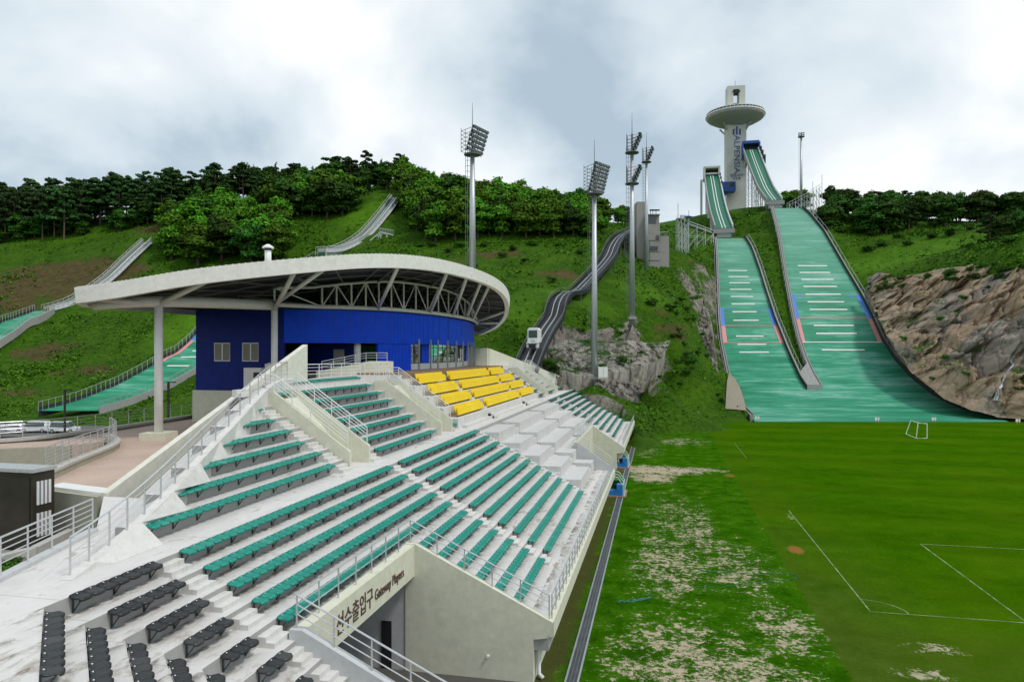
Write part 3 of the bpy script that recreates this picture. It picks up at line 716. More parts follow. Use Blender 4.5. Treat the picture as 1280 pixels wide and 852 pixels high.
text_mesh('ALPENSIA', 4.4, .05, Matrix.Translation((0, 0, zc)) @ face @ Matrix.Rotation(R(-90), 4, 'Z'), 'lettering', MAT['letter_blue'], tower, sx=1.12)
text_mesh('\uc54c\ud39c\uc2dc\uc544', 2.0, .05, Matrix.Translation((0, 0, W(0, 219.5, 388).z)) @ face, 'small_lettering', MAT['letter_blue'], tower)
text_mesh('\ub9ac\uc870\ud2b8', 1.7, .05, Matrix.Translation((0, 0, W(0, 223.5, 388).z)) @ face, 'small_lettering', MAT['letter_blue'], tower)
n = MB()
for k in range(3): n.box(face @ Vector((-1.7+1.7*k, W(0, 165-(k == 1)*1.5, 388).z, .05)), (.9, .12, 3.2+(k == 1)*1.5), rot)
n.build('emblem', MAT['letter_blue'], tower)
n = MB(); n.tube([tl(0, 0, zt), tl(0, 0, zt+4)], .12, 5); n.build('mast', MAT['galv_dark'], tower)
# blue cabin clinging to the shaft, and the bridge to the taller ramp
cb = W(909.5, 234.5, 384)
n = MB(); n.box(cb, (7.6, 6, 5.2), rot); n.build('cabin', MAT['blue'], tower)
n = MB(); n.box(cb+Matrix.Rotation(rot, 3, 'Z') @ Vector((1.4, -3.04, .8)), (3.2, .12, 1.9), rot); n.build('cabin_window', MAT['glass_dark'], tower)
n = MB(); n.box(cb+Vector((-3.2, 0, -3.2)), (5.5, 3, 1.6), rot); n.build('gangway', MAT['blue'], tower)
n = MB(); n.beam(tl(5.2, 0, W(0, 212, 390).z), W(934, 202, 381), .8); n.beam(tl(5.2, 0, W(0, 198, 390).z), W(933, 197, 381), 1.6, 2.6); n.build('ramp_bridge', MAT['blue'], tower)

# ------------------------------------------------------------------ floodlight masts
def mast(u, vbase, vtop, D, rack, label, name='floodlight_mast', face_u=1120, pole_r=(.62, .36), rod=4.5, tilt=.32, low=None, aimv=None):
    p = W(u, vbase, D); gz = p.z; zt = W(u, vtop, D).z
    root = thing(name, (p.x, p.y, gz), label, 'floodlight', 'floodlight masts around the stadium')
    n = MB(); n.tube([(p.x, p.y, gz-1.5), (p.x, p.y, zt-.5)], list(pole_r), 16); n.build('pole', MAT['galv'], root, smooth=True)
    n = MB(); n.box((p.x, p.y, gz+.1), (1.5, 1.5, .5), .3); n.build('footing', MAT['barrier'], root)
    tgt = W(face_u, 520, 90); aim = Vector((tgt.x-p.x, tgt.y-p.y, 0)).normalized()
    if aimv: aim = (Vector((CS, SN, 0))*aimv[0]-Vector((-SN, CS, 0))*aimv[1]).normalized()
    sd_ = Vector((-aim.y, aim.x, 0))
    # ladder on the rear
    n = MB(); lb = p-sd_*0-Vector((CS, SN, 0))*(pole_r[0]+.35)
    for s in (-.2, .2): n.beam((lb.x+s*aim.x, lb.y+s*aim.y, gz+2), (lb.x+s*aim.x, lb.y+s*aim.y, zt), .06)
    z = gz+2
    while z < zt: n.beam((lb.x-.22*aim.x, lb.y-.22*aim.y, z), (lb.x+.22*aim.x, lb.y+.22*aim.y, z), .05); n.beam((lb.x, lb.y, z), (p.x, p.y, z), .05); z += .9
    n.build('ladder', MAT['galv_dark'], root)
    racks = [(zt, rack)] + ([(W(u, low[0], D).z, low[1])] if low else [])
    for zc, (rows, cols, dx, dz) in racks:
        h = rows*dz
        n = MB()
        for r_ in range(rows):
            f = (r_+.5)/rows-.5; c = Vector((p.x, p.y, zc+h*f+h*.25))+aim*(.9+f*h*tilt)
            n.beam(c-sd_*cols*dx/2, c+sd_*cols*dx/2, .12)
            n.beam(c, Vector((p.x, p.y, c.z-.3)), .1)
            # cage at the back with a rail
            bq = Vector((p.x, p.y, c.z-.2))-aim*1.0
            n.beam(bq-sd_*cols*dx/2.4, bq+sd_*cols*dx/2.4, .06); n.beam(bq-sd_*cols*dx/2.4, c-sd_*cols*dx/2, .06); n.beam(bq+sd_*cols*dx/2.4, c+sd_*cols*dx/2, .06)
        for s in (-1, -.33, .33, 1):
            a = Vector((p.x, p.y, zc-h*.25))+aim*(.9-.5*h*tilt)+sd_*s*cols*dx/2; b = a+Vector((0, 0, h))+aim*h*tilt; n.beam(a, b, .1)
            a = Vector((p.x, p.y, zc-h*.25))-aim*1.0+sd_*s*cols*dx/2.4; n.beam(a, a+Vector((0, 0, h)), .07)
        n.tube([(p.x, p.y, zc-h*.3), (p.x, p.y, zc+h*.8)], .2, 8)
        n.build('lamp_rack', MAT['galv_dark'], root)
        n = MB(); n.lathe([(1.4, -.08), (1.4, .08)], (p.x, p.y, zc-h*.28), 16); n.build('platform', MAT['galv_dark'], root)
        # lamps: housing mesh shared by all
        n = MB(); pr = [(.05, -.5), (.16, -.46), (.26, -.1), (.29, .12)]
        n.lathe(pr, (0, 0, 0), 10)
        q = aim.copy(); q.z = -.55; q.normalize()
        m4 = q.to_track_quat('Z', 'Y').to_matrix().to_4x4(); n.v = [tuple(m4 @ Vector(v)) for v in n.v]
        hm = n.build('lamp', MAT['dark'], root); first = True
        g = MB(); g.lathe([(.27, .10), (.25, .135)], (0, 0, 0), 10); g.v = [tuple(m4 @ Vector(v)) for v in g.v]
        gm = g.build('lamp_lens', MAT['lampglass'], root)
        # meshes were made relative to the root, so undo that
        for ob in (hm, gm):
            ob.data.transform(Matrix.Translation(root.location))
        gm.parent = hm
        for r_ in range(rows):
            f = (r_+.5)/rows-.5
            for c_ in range(cols):
                pos = Vector((p.x, p.y, zc+h*f+h*.25+.1))+aim*(1.15+f*h*tilt)+sd_*((c_+.5)/cols-.5)*cols*dx-root.location
                if first: hm.location = pos; first = False
                else:
                    k = kids(hm, 'lamp', hm.data, root, pos); kids(gm, 'lamp_lens', gm.data, k)
    n = MB(); n.tube([(p.x, p.y, racks[0][0]+2), (p.x, p.y, racks[0][0]+rack[0]*rack[3]*.75+rod)], [.09, .03], 5); n.build('lightning_rod', MAT['galv_dark'], root)
mast(590.5, 345, 185, 115, (6, 8, .55, .66), 'thick floodlight mast rising behind the white curved roof', tilt=.35, aimv=(.85, .5))
mast(743, 473, 233, 121, (8, 8, .52, .60), 'floodlight mast beside a white cabinet at the far end of the stand', tilt=.3, aimv=(.75, .66))
mast(790, 398, 185, 141, (5, 6, .5, .70), 'floodlight mast with lamp racks at two heights on the grassy slope', low=(224, (5, 6, .52, .66)), tilt=.45, aimv=(.97, .24))
mast(808, 345, 198, 198, (5, 6, .6, .78), 'floodlight mast standing in front of the concrete judges tower', tilt=.45, aimv=(.95, .3))
mast(1001.5, 262, 170, 300, (2, 3, .8, .8), 'slim lone lamp mast beside the larger ski jump', pole_r=(.62, .4), rod=1)

# ------------------------------------------------------------------ judges' tower, funicular, coach stands
jp = W(817, 330, 205)
judge = thing('judges_tower', (jp.x, jp.y, hat(jp.x, jp.y)), 'grey concrete judges tower with a tall stair shaft on the grassy slope', 'tower')
jz = W(0, 335, 205).z-2
def jb(u0, u1, v0, D, dep, name, mat, zb=None):
    a, b = W(u0, v0, D), W(u1, v0, D); n = MB(); c = (a+b)/2; z0 = zb if zb is not None else jz-3
    n.box((c.x-SN*dep/2*0 + C2W(0, dep/2)[0], c.y+C2W(0, dep/2)[1], (a.z+z0)/2), ((b-a).length, dep, a.z-z0), YAW); return n.build(name, mat, judge)
jb(796, 807, 252, 205, 7, 'stair_shaft', MAT['conc_grey']); jb(807, 825, 280, 203, 8, 'main_block', MAT['conc_grey']); jb(825, 836.5, 295, 204, 6.5, 'side_block', MAT['conc_grey'])
a = W(810, 276, 202.6); jb(809, 824, 269, 203.3, 7, 'observation_room', MAT['conc_grey'], W(0, 280, 203).z-.01)
jb(810, 820, 271.5, 203.0, .6, 'observation_window', MAT['glass_dark'], W(0, 279, 203).z); jb(808.2, 825, 267.4, 202.6, 9, 'roof_slab', MAT['galv_dark'], W(0, 269.2, 203).z)
for k in range(5): jb(812.6+k*2.1, 814.1+k*2.1, 307.5, 202.75, .5, 'window', MAT['glass_dark'], W(0, 312.5, 203).z)
jb(820.5, 824, 294, 202.75, .5, 'window', MAT['glass_dark'], W(0, 299, 203).z)
for q in (808.6, 812.2): jb(q, q+.25, 302, 202.85, .3, 'downpipe', MAT['galv_dark'], W(0, 330, 203).z)
for v in (300, 314, 325): jb(807.3, 824.8, v, 202.86, .2, 'formwork_joint', MAT['galv_dark'], W(0, v+.35, 203).z)
n = MB()
for u in (813, 816, 820):
    a = W(u, 267.4, 206); n.tube([a, a+Vector((0, 0, 1.0))], .08, 5); n.box(a+Vector((.4, 0, 1.1)), (1.3, .4, .4), YAW)
n.build('antenna', MAT['dark'], judge)
n = MB(); hp = [W(825, 294, 202)+Vector((0, 0, 1)), W(836.5, 294, 202)+Vector((0, 0, 1))]; n.tube(hp, .05, 5)
for t in np.linspace(0, 1, 7): q = hp[0].lerp(hp[1], t); n.beam(q, q-Vector((0, 0, 1.2)), .05)
n.build('roof_railing', MAT['galv'], judge)

fun = thing('funicular_track', W(680, 410, 130), 'dark elevated funicular track climbing the grassy slope on steel trestles', 'track')
fpts = [(655, 468, 112), (668, 437, 121), (682, 412, 132), (700, 388, 146), (722, 364, 158), (745, 340, 172), (760, 322, 184), (766, 308, 194), (774, 297, 204), (786, 290, 214), (800, 287, 224)]
fc = [W(*q) for q in fpts]; fl = []
for i in range(len(fc)-1):
    for t in np.linspace(0, 1, 6)[:-1]:
        p0, p1, p2, p3 = fc[max(i-1, 0)], fc[i], fc[i+1], fc[min(i+2, len(fc)-1)]
        fl.append(.5*((2*p1)+(p2-p0)*t+(2*p0-5*p1+4*p2-p3)*t*t+(3*p1-p0-3*p2+p3)*t**3))
fl.append(fc[-1])
for p in fl: p.z = max(p.z, hat(p.x, p.y)+1.3)
def offs(pts, s):
    o = []
    for i, p in enumerate(pts):
        d = pts[min(i+1, len(pts)-1)]-pts[max(i-1, 0)]; o.append(p+Vector((d.y, -d.x, 0)).normalized()*s)
    return o
for s in (-1.9, 1.9):
    n = MB(); q = offs(fl, s)
    for a, b in zip(q, q[1:]): n.beam(a, b, .3, .9)
    n.build('side_girder', MAT['dark'], fun)
    n = MB(); q = [p+Vector((0, 0, 1.1)) for p in offs(fl, s*1.05)]; n.tube(q, .07, 5)
    for p in q[::2]: n.beam(p, p-Vector((0, 0, 1.1)), .06)
    n.build('handrail', MAT['galv_dark'], fun)
for s in (-.55, .55):
    n = MB(); q = [p+Vector((0, 0, .35)) for p in offs(fl, s)]
    for a, b in zip(q, q[1:]): n.beam(a, b, .16, .25)
    n.build('rail', MAT['galv'], fun)
n = MB(); a, b = offs(fl, -1.8), offs(fl, 1.8)
n.grid([[p-Vector((0, 0, .1)) for p in a], [p-Vector((0, 0, .1)) for p in b]]); n.build('walkway_deck', MAT['dark'], fun)
for i in range(4, len(fl)-6, 3):
    n = MB()
    for s in (-1.6, 1.6):
        q = offs(fl, s)[i]; gz = hat(q.x, q.y)
        if q.z-gz > .8: n.beam((q.x, q.y, gz-.5), (q.x, q.y, q.z-.3), .28)
    q0, q1 = offs(fl, -1.6)[i], offs(fl, 1.6)[i]; n.beam(q0-Vector((0, 0, .5)), q1-Vector((0, 0, .5)), .25, .4); n.build('trestle', MAT['galv_dark'], fun)
# car
cp_ = W(664, 434, 120); i0 = min(range(len(fl)), key=lambda i: (fl[i]-cp_).length); dirv = (fl[i0+1]-fl[i0]); rz = math.atan2(dirv.y, dirv.x)-R(90); cb = fl[i0]+Vector((0, 0, .5))
car = thing('funicular_car', cb, 'small white funicular car with a dark windscreen waiting on the track', 'cable car', rz=rz)
def loc_build(name, fn, mat, par, smooth=False):
    n = MB(); fn(n); n.v = [tuple(Vector(v)+Vector(par.location if par.parent is None else par.parent.location)) for v in n.v]; return n.build(name, mat, par, smooth)
def rounded(n, x0, x1, y0, y1, z0, z1, b):
    pr = [(x0+b, z0), (x1-b, z0), (x1, z0+b), (x1, z1-b), (x1-b, z1), (x0+b, z1), (x0, z1-b), (x0, z0+b)]
    k = len(pr); n.add([(x, y0, z) for x, z in pr]+[(x, y1, z) for x, z in pr], [tuple(range(k)), tuple(range(k, 2*k))[::-1]]+[(i, k+i, k+(i+1) % k, (i+1) % k) for i in range(k)])
def _b(n): rounded(n, -.95, .95, -1.4, 1.6, .5, 3.3, .32); n.box((-.72, -1.5, .35), (.6, .8, 1.0)); n.box((.72, -1.5, .35), (.6, .8, 1.0)); n.box((0, -1.43, 1.3), (1.8, .2, .3))
loc_build('car_body', _b, MAT['white'], car)
loc_build('windscreen', lambda n: n.box((0, -1.42, 2.2), (1.5, .12, 1.3)), MAT['glass_dark'], car)
loc_build('wheel_frame', lambda n: n.box((0, -1.0, .2), (1.2, 2.4, .7)), MAT['dark'], car)
for sx in (-1, 1): loc_build('headlight', lambda n: n.box((sx*.72, -1.92, .55), (.4, .1, .2)), MAT['lampglass'], car)

# two braced trestle stands flanking the jumps
def coach_stand(u0, u1, vtop0, vtop1, vb0, vb1, D, label, tall, umb=False):
    a, b = W(u0, vtop0, D), W(u1, vtop1, D); g0, g1 = W(u0, vb0, D).z, W(u1, vb1, D).z
    root = thing('coach_stand', (a.x, a.y, g0), label, 'viewing stand', 'braced coach stands beside the ski jumps')
    d = (b-a); k = max(3, int(d.length/2.2)); dn = Vector(C2W(0, 1)+(0,))
    n = MB()
    for i in range(k+1):
        t = i/k; p = a.lerp(b, t); g = g0+(g1-g0)*t
        for w in (0, 2.6):
            q = p+dn*w; n.beam((q.x, q.y, g-1), q, .18)
            m = max(1, int((q.z-g)/2.6))
            if i < k:
                p2 = a.lerp(b, (i+1)/k)+dn*w; gg = g0+(g1-g0)*(i+1)/k
                for j in range(m):
                    z0, z1 = g+(q.z-g)*j/m, g+(q.z-g)*(j+1)/m; y0, y1 = gg+(p2.z-gg)*j/m, gg+(p2.z-gg)*(j+1)/m
                    n.beam((q.x, q.y, z0), (p2.x, p2.y, y1), .1); n.beam((q.x, q.y, z1), (p2.x, p2.y, y1), .1)
        q = p+dn*2.6; n.beam(p, q, .12)
    n.build('scaffold', MAT['lattice'], root)
    n = MB(); n.grid([[a, b], [a+dn*2.6, b+dn*2.6]]); n.v += []; n.build('deck', MAT['galv_dark'], root)
    n = MB()
    for w in (0, 2.6):
        q0, q1 = a+dn*w+Vector((0, 0, 1.1)), b+dn*w+Vector((0, 0, 1.1)); n.tube([q0, q1], .07, 5)
        for t in np.linspace(0, 1, k+1): q = q0.lerp(q1, t); n.beam(q, q-Vector((0, 0, 1.1)), .07)
    n.build('handrail', MAT['lattice'], root)
    n = MB(); n.tube([a+Vector((0, 0, 0)), a+Vector((0, 0, 4.5))], .1, 5); n.build('mast', MAT['galv'], root)
    return root, a, b
r1, a, b = coach_stand(847.5, 860, 272, 278, 309, 312, 218, 'lattice coach stand with a blue parasol beside the smaller ski jump', True)
n = MB(); n.lathe([(1.6, 0), (1.5, .1), (.2, .6)], (b.x, b.y, b.z+1.6), 10); n.build('parasol', MAT['blue'], r1); n = MB(); n.box((a+b)/2+Vector((0, 0, .9)), (1.5, 1.2, 1.2), YAW); n.build('cabin', MAT['lattice'], r1)
coach_stand(861, 892, 281, 292, 309, 299, 222, 'lower sloping lattice walkway leading up to the coach stand', False)
coach_stand(1027.5, 1017, 233, 239, 283, 273, 268, 'tall lattice coach stand above the larger ski jump', True)
coach_stand(1016, 987, 241, 256, 272, 262, 275, 'sloping lattice walkway beside the top of the larger ski jump', False)

# ------------------------------------------------------------------ two small training jumps on the left hill
def small_jump(ramp_st, land_st, label, width, post=True):
    """ramp_st: (u, v, D) take-off to top; land_st: list of (left (u,v), right (u,v), D)"""
    root = thing('ski_jump', W(*ramp_st[0]), label, 'ski jump', 'small training ski jumps on the hillside')
    L_ = [W(a[0], a[1], D) for a, b, D, D2 in land_st]; R_ = [W(b[0], b[1], D2) for a, b, D, D2 in land_st]
    def smooth(P):
        o = []
        for i in range(len(P)-1):
            for t in np.linspace(0, 1, 7)[:-1]:
                p0, p1, p2, p3 = P[max(i-1, 0)], P[i], P[i+1], P[min(i+2, len(P)-1)]
                o.append(.5*((2*p1)+(p2-p0)*t+(2*p0-5*p1+4*p2-p3)*t*t+(3*p1-p0-3*p2+p3)*t**3))
        return o+[P[-1]]
    L_, R_ = smooth(L_), smooth(R_)
    for a, b in zip(L_, R_):
        up_ = max([hat(*a.lerp(b, t).xy)-a.lerp(b, t).z for t in (-.1, .1, .3, .5, .7, .9, 1.1)]+[-.4])+.45; a.z += up_; b.z += up_
    n = MB(); n.grid([[a.lerp(b, t) for t in np.linspace(0, 1, 9)] for a, b in zip(L_, R_)]); n.build('landing_slope', MAT['slope'], root, smooth=True)
    for P, s in ((L_, 1), (R_, -1)):
        n = MB(); wall_along(P, 1.3, .8, .35, s, n); n.build('side_wall', MAT['barrier_in'] if s > 0 else MAT['barrier'], root)
        n = MB()
        for p in P[::1]: n.beam(p-Vector((0, 0, .2)), p+Vector((0, 0, 1.9)), .1)
        n.tube([p+Vector((0, 0, 1.8)) for p in P], .05, 5); n.build('side_railing', MAT['galv'], root)
    c, side, d = inrun(ramp_st, width, root)
    for k in range(2, 25, 4):
        p = c[k]; gz = hat(p.x, p.y)
        if p.z-gz > 1.8:
            n = MB()
            for sx in (-1, 1):
                q = p+side*sx*1.3; n.beam((q.x, q.y, gz-.5), (q.x, q.y, p.z-1), .22)
            n.build('trestle', MAT['lattice'], root)
    for sx in (-1, 1):
        n = MB(); q = [p+side*sx*(width[0]/2+.9)+Vector((0, 0, 1.6)) for p in c]; n.tube(q, .06, 5)
        for p in q[::1]: n.beam(p, p-Vector((0, 0, 1.7)), .07)
        n.build('stair_railing', MAT['lattice'], root)
        n = MB(); q = [p+side*sx*(width[0]/2+.9)-Vector((0, 0, .2)) for p in c]
        for a, b in zip(q, q[1:]): n.beam(a, b, .9, .18)
        n.build('stair_flight', MAT['lattice'], root)
    return root, c, side, L_, R_
sj2, rampC2, s2, L2_, R2_ = small_jump([(402, 315, 209), (425, 312, 214), (452, 297, 222), (475, 272, 233), (494, 247, 245)],
    [((394, 322), (420, 322), 207, 207), ((325, 360), (368, 360), 187, 187), ((262, 402), (318, 402), 171, 171), ((233, 430), (292, 430), 163, 163), ((203, 454), (266, 454), 156.5, 156.5), ((165, 479), (231, 479), 149.5, 149.5), ((132, 496), (201, 496), 144.5, 144.5), ((95, 509), (166, 509), 140, 140), ((48, 521), (124, 521), 136, 136)],
    'training ski jump whose green landing runs down behind the white roof column', (2.6, 2.4))
sj1, rampC1, s1, L1_, R1_ = small_jump([(58, 388, 196.5), (92, 377, 200), (130, 352, 208.5), (160, 324, 218.5), (183, 303, 227)],
    [((43, 391), (67, 391), 194.5, 194.5), ((20, 404), (50, 404), 189, 189), ((-1, 417), (32, 417), 184.5, 184.5), ((-36, 438), (2, 438), 177, 177), ((-90, 470), (-48, 470), 168, 168)],
    'smallest training ski jump, cut off by the photo edge on the brown hillside', (2.6, 2.6))
for i0, i1, mt in ((10, 17, MAT['blue_line']), (17, 25, MAT['red_line'])):
    m = MB(); m.grid([[L2_[i].lerp(R2_[i], t)+Vector((0, 0, .07)) for t in (.02, .10)] for i in range(i0, i1+1)]); m.build('edge_band', mt, sj2)
for i in (14, 17, 20, 23, 26):
    a, b = L2_[i].lerp(R2_[i], .3), L2_[i].lerp(R2_[i], .75); d = (L2_[i+1]-L2_[i]).normalized()*.5; m = MB(); m.add([a+Vector((0, 0, .08)), b+Vector((0, 0, .08)), b+d+Vector((0, 0, .08)), a+d+Vector((0, 0, .08))], [(0, 1, 2, 3)]); m.build('distance_line', MAT['dist'], sj2)
# coach platform by the second one
cp0, cp1 = W(455, 296, 218), W(492, 290, 219)
root = thing('coach_stand', W(470, 312, 218), 'small white lattice platform beside the training ramp above the roof', 'viewing stand')
n = MB()
for i in range(5):
    t = i/4; us = (458, 467, 476, 484, 491); vs_ = (305, 297, 290, 292, 294); p = W(us[i], vs_[i], 218); g = W(0, 313, 218).z; fd = Vector(C2W(0, 2.2)+(0,))
    for o_ in (Vector((0, 0, 0)), fd):
        n.beam(Vector((p.x, p.y, g-2))+o_, p+o_, .26)
        if i < 4: q = W(us[i+1], vs_[i+1], 218); n.beam(p+o_, q+o_, .5, .3); n.beam(Vector((p.x, p.y, g))+o_, q+o_, .16); n.beam(Vector((p.x, p.y, p.z*.5+g*.5))+o_, Vector((q.x, q.y, q.z*.5+g*.5))+o_, .16)
    n.beam(p, p+fd, .25)
n.build('scaffold', MAT['lattice'], root)
n = MB(); q0, q1 = W(474, 285, 218), W(492, 288, 218); n.tube([q0, q1], .07, 5)
for t in np.linspace(0, 1, 10): q = q0.lerp(q1, t); n.beam(q, q-Vector((0, 0, 1.4)), .07)
n.build('handrail', MAT['lattice'], root)
# ------------------------------------------------------------------ grandstand
CONC = concrete_mat('stand_concrete', (.66, .645, .62), .42, (.34, .28, .2))
CREAM = concrete_mat('cream_render', (.66, .655, .53), .2, (.40, .36, .26))
GREYW = concrete_mat('grey_render', (.52, .53, .535), .2, (.38, .37, .34))
def N_Y(N, L, pos):
    s = N.new('ShaderNodeSeparateXYZ'); L.new(pos, s.inputs[0]); return s.outputs['Y']
def tread_mat():
    """pale treads with dirt that gathers in drifts and darker risers"""
    m, N, L, bs = new_mat('stand_treads'); g = geo(N); pos = g.outputs['Position']
    n1 = noise_node(N, L, pos, .35, 5, .6, .3); n2 = noise_node(N, L, pos, 1.8, 7, .72, .4, (1, .45, 1)); n3 = noise_node(N, L, pos, 40, 3, .6); n4 = noise_node(N, L, pos, .16, 4, .6)
    c = ramp(N, L, n2, [(.28, (.56, .545, .525)), (.6, (.68, .665, .645))])
    c = mixc(N, L, math_(N, L, 'MULTIPLY', maprange(N, L, math_(N, L, 'ADD', n2, math_(N, L, 'MULTIPLY', n4, .3)), .70, .84), .75), c, (.27, .225, .165))
    c = mixc(N, L, maprange(N, L, n1, .5, .75, 0, .3), c, (.47, .46, .44))
    jt = math_(N, L, 'ABSOLUTE', math_(N, L, 'SUBTRACT', math_(N, L, 'FRACT', math_(N, L, 'DIVIDE', math_(N, L, 'ADD', N_Y(N, L, pos), 40), 6.1)), .5))
    c = mixc(N, L, maprange(N, L, jt, .4965, .499, 0, .55), c, (.20, .19, .17))
    # grime lying in the angle of every tread, below the seats
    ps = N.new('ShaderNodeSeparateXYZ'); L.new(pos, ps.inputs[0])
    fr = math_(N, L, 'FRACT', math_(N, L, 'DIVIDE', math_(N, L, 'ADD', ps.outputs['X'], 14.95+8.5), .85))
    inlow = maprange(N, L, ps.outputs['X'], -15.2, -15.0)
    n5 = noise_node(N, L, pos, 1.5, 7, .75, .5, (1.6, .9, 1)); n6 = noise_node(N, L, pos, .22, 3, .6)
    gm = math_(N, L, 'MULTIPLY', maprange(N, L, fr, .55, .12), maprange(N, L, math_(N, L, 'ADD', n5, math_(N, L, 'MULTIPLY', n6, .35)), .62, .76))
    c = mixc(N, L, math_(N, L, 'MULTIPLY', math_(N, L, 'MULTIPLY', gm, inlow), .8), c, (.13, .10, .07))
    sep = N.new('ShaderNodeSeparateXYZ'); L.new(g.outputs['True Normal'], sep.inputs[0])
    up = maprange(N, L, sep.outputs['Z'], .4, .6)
    c = mixc(N, L, up, mixc(N, L, n2, (.30, .295, .285), (.42, .415, .405)), c)  # upright faces get a darker grey than the treads
    L.new(c, bs.inputs['Base Color']); bs.inputs['Roughness'].default_value = .8; bs.inputs['Specular IOR Level'].default_value = .25
    bump(N, L, bs, math_(N, L, 'ADD', n3, math_(N, L, 'MULTIPLY', n2, .8)), .2, .012); return m
TREAD = tread_mat()
MAT['rail'] = M('brushed_rail', (.60, .61, .62), .08, 5, .35, .55); MAT['rail_white'] = M('white_rail', (.74, .75, .76), .06, 5, .4, .15)

XR = lambda i: -14.95+.85*i                # lower riser i
ZT = lambda i: 7.52-.458*(i+1)             # tread below lower riser i
ZAISLE = 7.52
XU = lambda i: -16.8-.85*i                 # upper riser i
ZU = lambda i: 8.07+.56*i                  # tread above upper riser i
ZTOP = 11.97
YC = lambda i: 14.4+.352*i                 # bend corner of riser i
WD = Vector((math.sin(R(45)), -math.cos(R(45)), 0))
P0, P1 = (19.25, 28.6)                     # players' gateway (near)
Q0, Q1 = (68.0, 83.6)                      # far gateway
def YEND(x): return 119.3+(-4.55-x)*1.2    # skewed far end of the stand
def YL(i): return 19.7+2.42*i              # curved near end of the upper tier, per row
def YR(i): return 122.3-2.55*i
VOM = [(34.95, 37.35), (50.9, 53.5), (99.5, 101.8), (109.3, 111.3)]
stand = thing('grandstand', (-11, 60, 0), 'long pale concrete grandstand with two seating tiers beside the grass field', 'grandstand')

m = MB()
# cross aisle
m.prism([(-24, 6), (-15.5, 6), (XR(0), YC(0)), (XR(0), YEND(-14.95)), (-16.8, YEND(-16.8)), (-16.8, 16), (-19.4, 20.9), (-19.6, 20.9), (-17.9, 15.9), (-24, 12)], 6.4, ZAISLE)
W0 = Vector((XR(0), YC(0), 0))
def spans(i):
    """where a straight tread of lower row i runs along Y"""
    ye = YEND(XR(i)); out = []
    if i >= 5: cuts = [(P0-.13, P1+.12)]
    else: cuts = []
    if i >= 8: cuts = cuts+[(Q0-.13, Q1+.12)]
    y = None; segs = []; a = YC(i)
    for c0, c1 in cuts: segs.append((a, c0)); a = c1
    segs.append((a, ye)); return segs
VIP = (56.2, 91.4)
for i in range(11):
    x0, x1 = XR(i), XR(i+1) if i < 10 else -4.62
    z = ZT(i)
    for k, (a, b) in enumerate(spans(i)):
        # leave the wide-step block out
        parts = [(a, b)] if b <= VIP[0] or a >= VIP[1] else [(a, VIP[0])] + ([(VIP[1], b)] if b > VIP[1] else []) if a < VIP[0] else [(VIP[1], b)]
        if i == 10 and a < VIP[1] and b > VIP[0]: parts = [(a, b)]
        for (c, d) in parts:
            if d-c < .05: continue
            near_bend = (k == 0 and c == YC(i))
            ca = YC(i+1) if near_bend else c
            far_end = abs(d-YEND(XR(i))) < .01
            db = YEND(x1) if far_end else d
            m.prism([(x0, c), (x1, ca), (x1, db), (x0, d)], z-1.1, z)
    # wing, bent 45 degrees
    c0 = Vector((x0, YC(i), 0)); c1 = Vector((x1, YC(i+1), 0)); e0, e1 = c0+WD*16, c1+WD*(16-.35*(i+1)*0)
    m.prism([tuple(c0.xy), tuple(e0.xy), tuple(e1.xy), tuple(c1.xy)], z-1.1, z)
m.prism([(-16.1, 15.9), (-17.95, 15.9), (-19.55, 20.95), (-24.0, 26.15), (-18.6, 26), (-17.2, 21)], 6.2, ZAISLE-.006)
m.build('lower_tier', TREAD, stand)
# ground the camera's own end of the walkway
m = MB(); e = W0+WD*16; m.prism([(W0.x, W0.y), (-16, 6), (-24, 6), (-24, -10), (e.x-6, e.y-6), (e.x, e.y)], 6.3, ZAISLE-.003); m.build('walkway', TREAD, stand)
# wide steps in the middle of the lower tier
m = MB()
for k in range(5):
    x0, x1 = XR(2*k), XR(2*k+2); z = ZT(2*k)+.458*(0 if k else .0)
    segs = [(VIP[0]+.6*(k % 2), 62.9), (64.9, 77.6), (79.2, VIP[1]-.8)]
    for a, b in segs:
        if k == 4: segs2 = [(a, min(b, Q0-.9))] if a < Q0 else ([(max(a, Q1+.5), b)] if b > Q1+.5 else [])
        else: segs2 = [(a, b)]
        for c, d in segs2:
            if d-c > .5: m.bx((x0-.02, c+.03, z-1.3), (x1+.03, d, z+.16))
    m.bx((x0, VIP[0], z-1.4), (x1, min(VIP[1], Q0-.1 if k == 4 else 999), z-.30))
    if k == 4: m.bx((x0, Q1+.12, z-1.4), (x1, VIP[1], z-.30))
m.build('wide_steps', concrete_mat('step_slabs', (.60, .60, .59), .35, (.36, .32, .26)), stand)
# kerb along the front edge and the wall below it
m = MB()
for a, b in ((28.9, Q0), (Q1+.3, YEND(-4.62))): m.bx((-4.66, a, 1.9), (-4.42, b, ZT(10)+.12))
m.build('front_kerb', CREAM, stand)
m = MB()
for a, b in ((P1+.3, Q0), (Q1+.3, 118)): m.bx((-5.5, a, -.4), (-5.25, b, 1.9))
m.build('front_wall', CREAM, stand)
m = MB(); m.bx((-16.5, P1+.3, -.4), (-16.2, 118, 6)); m.build('core_wall', GREYW, stand)

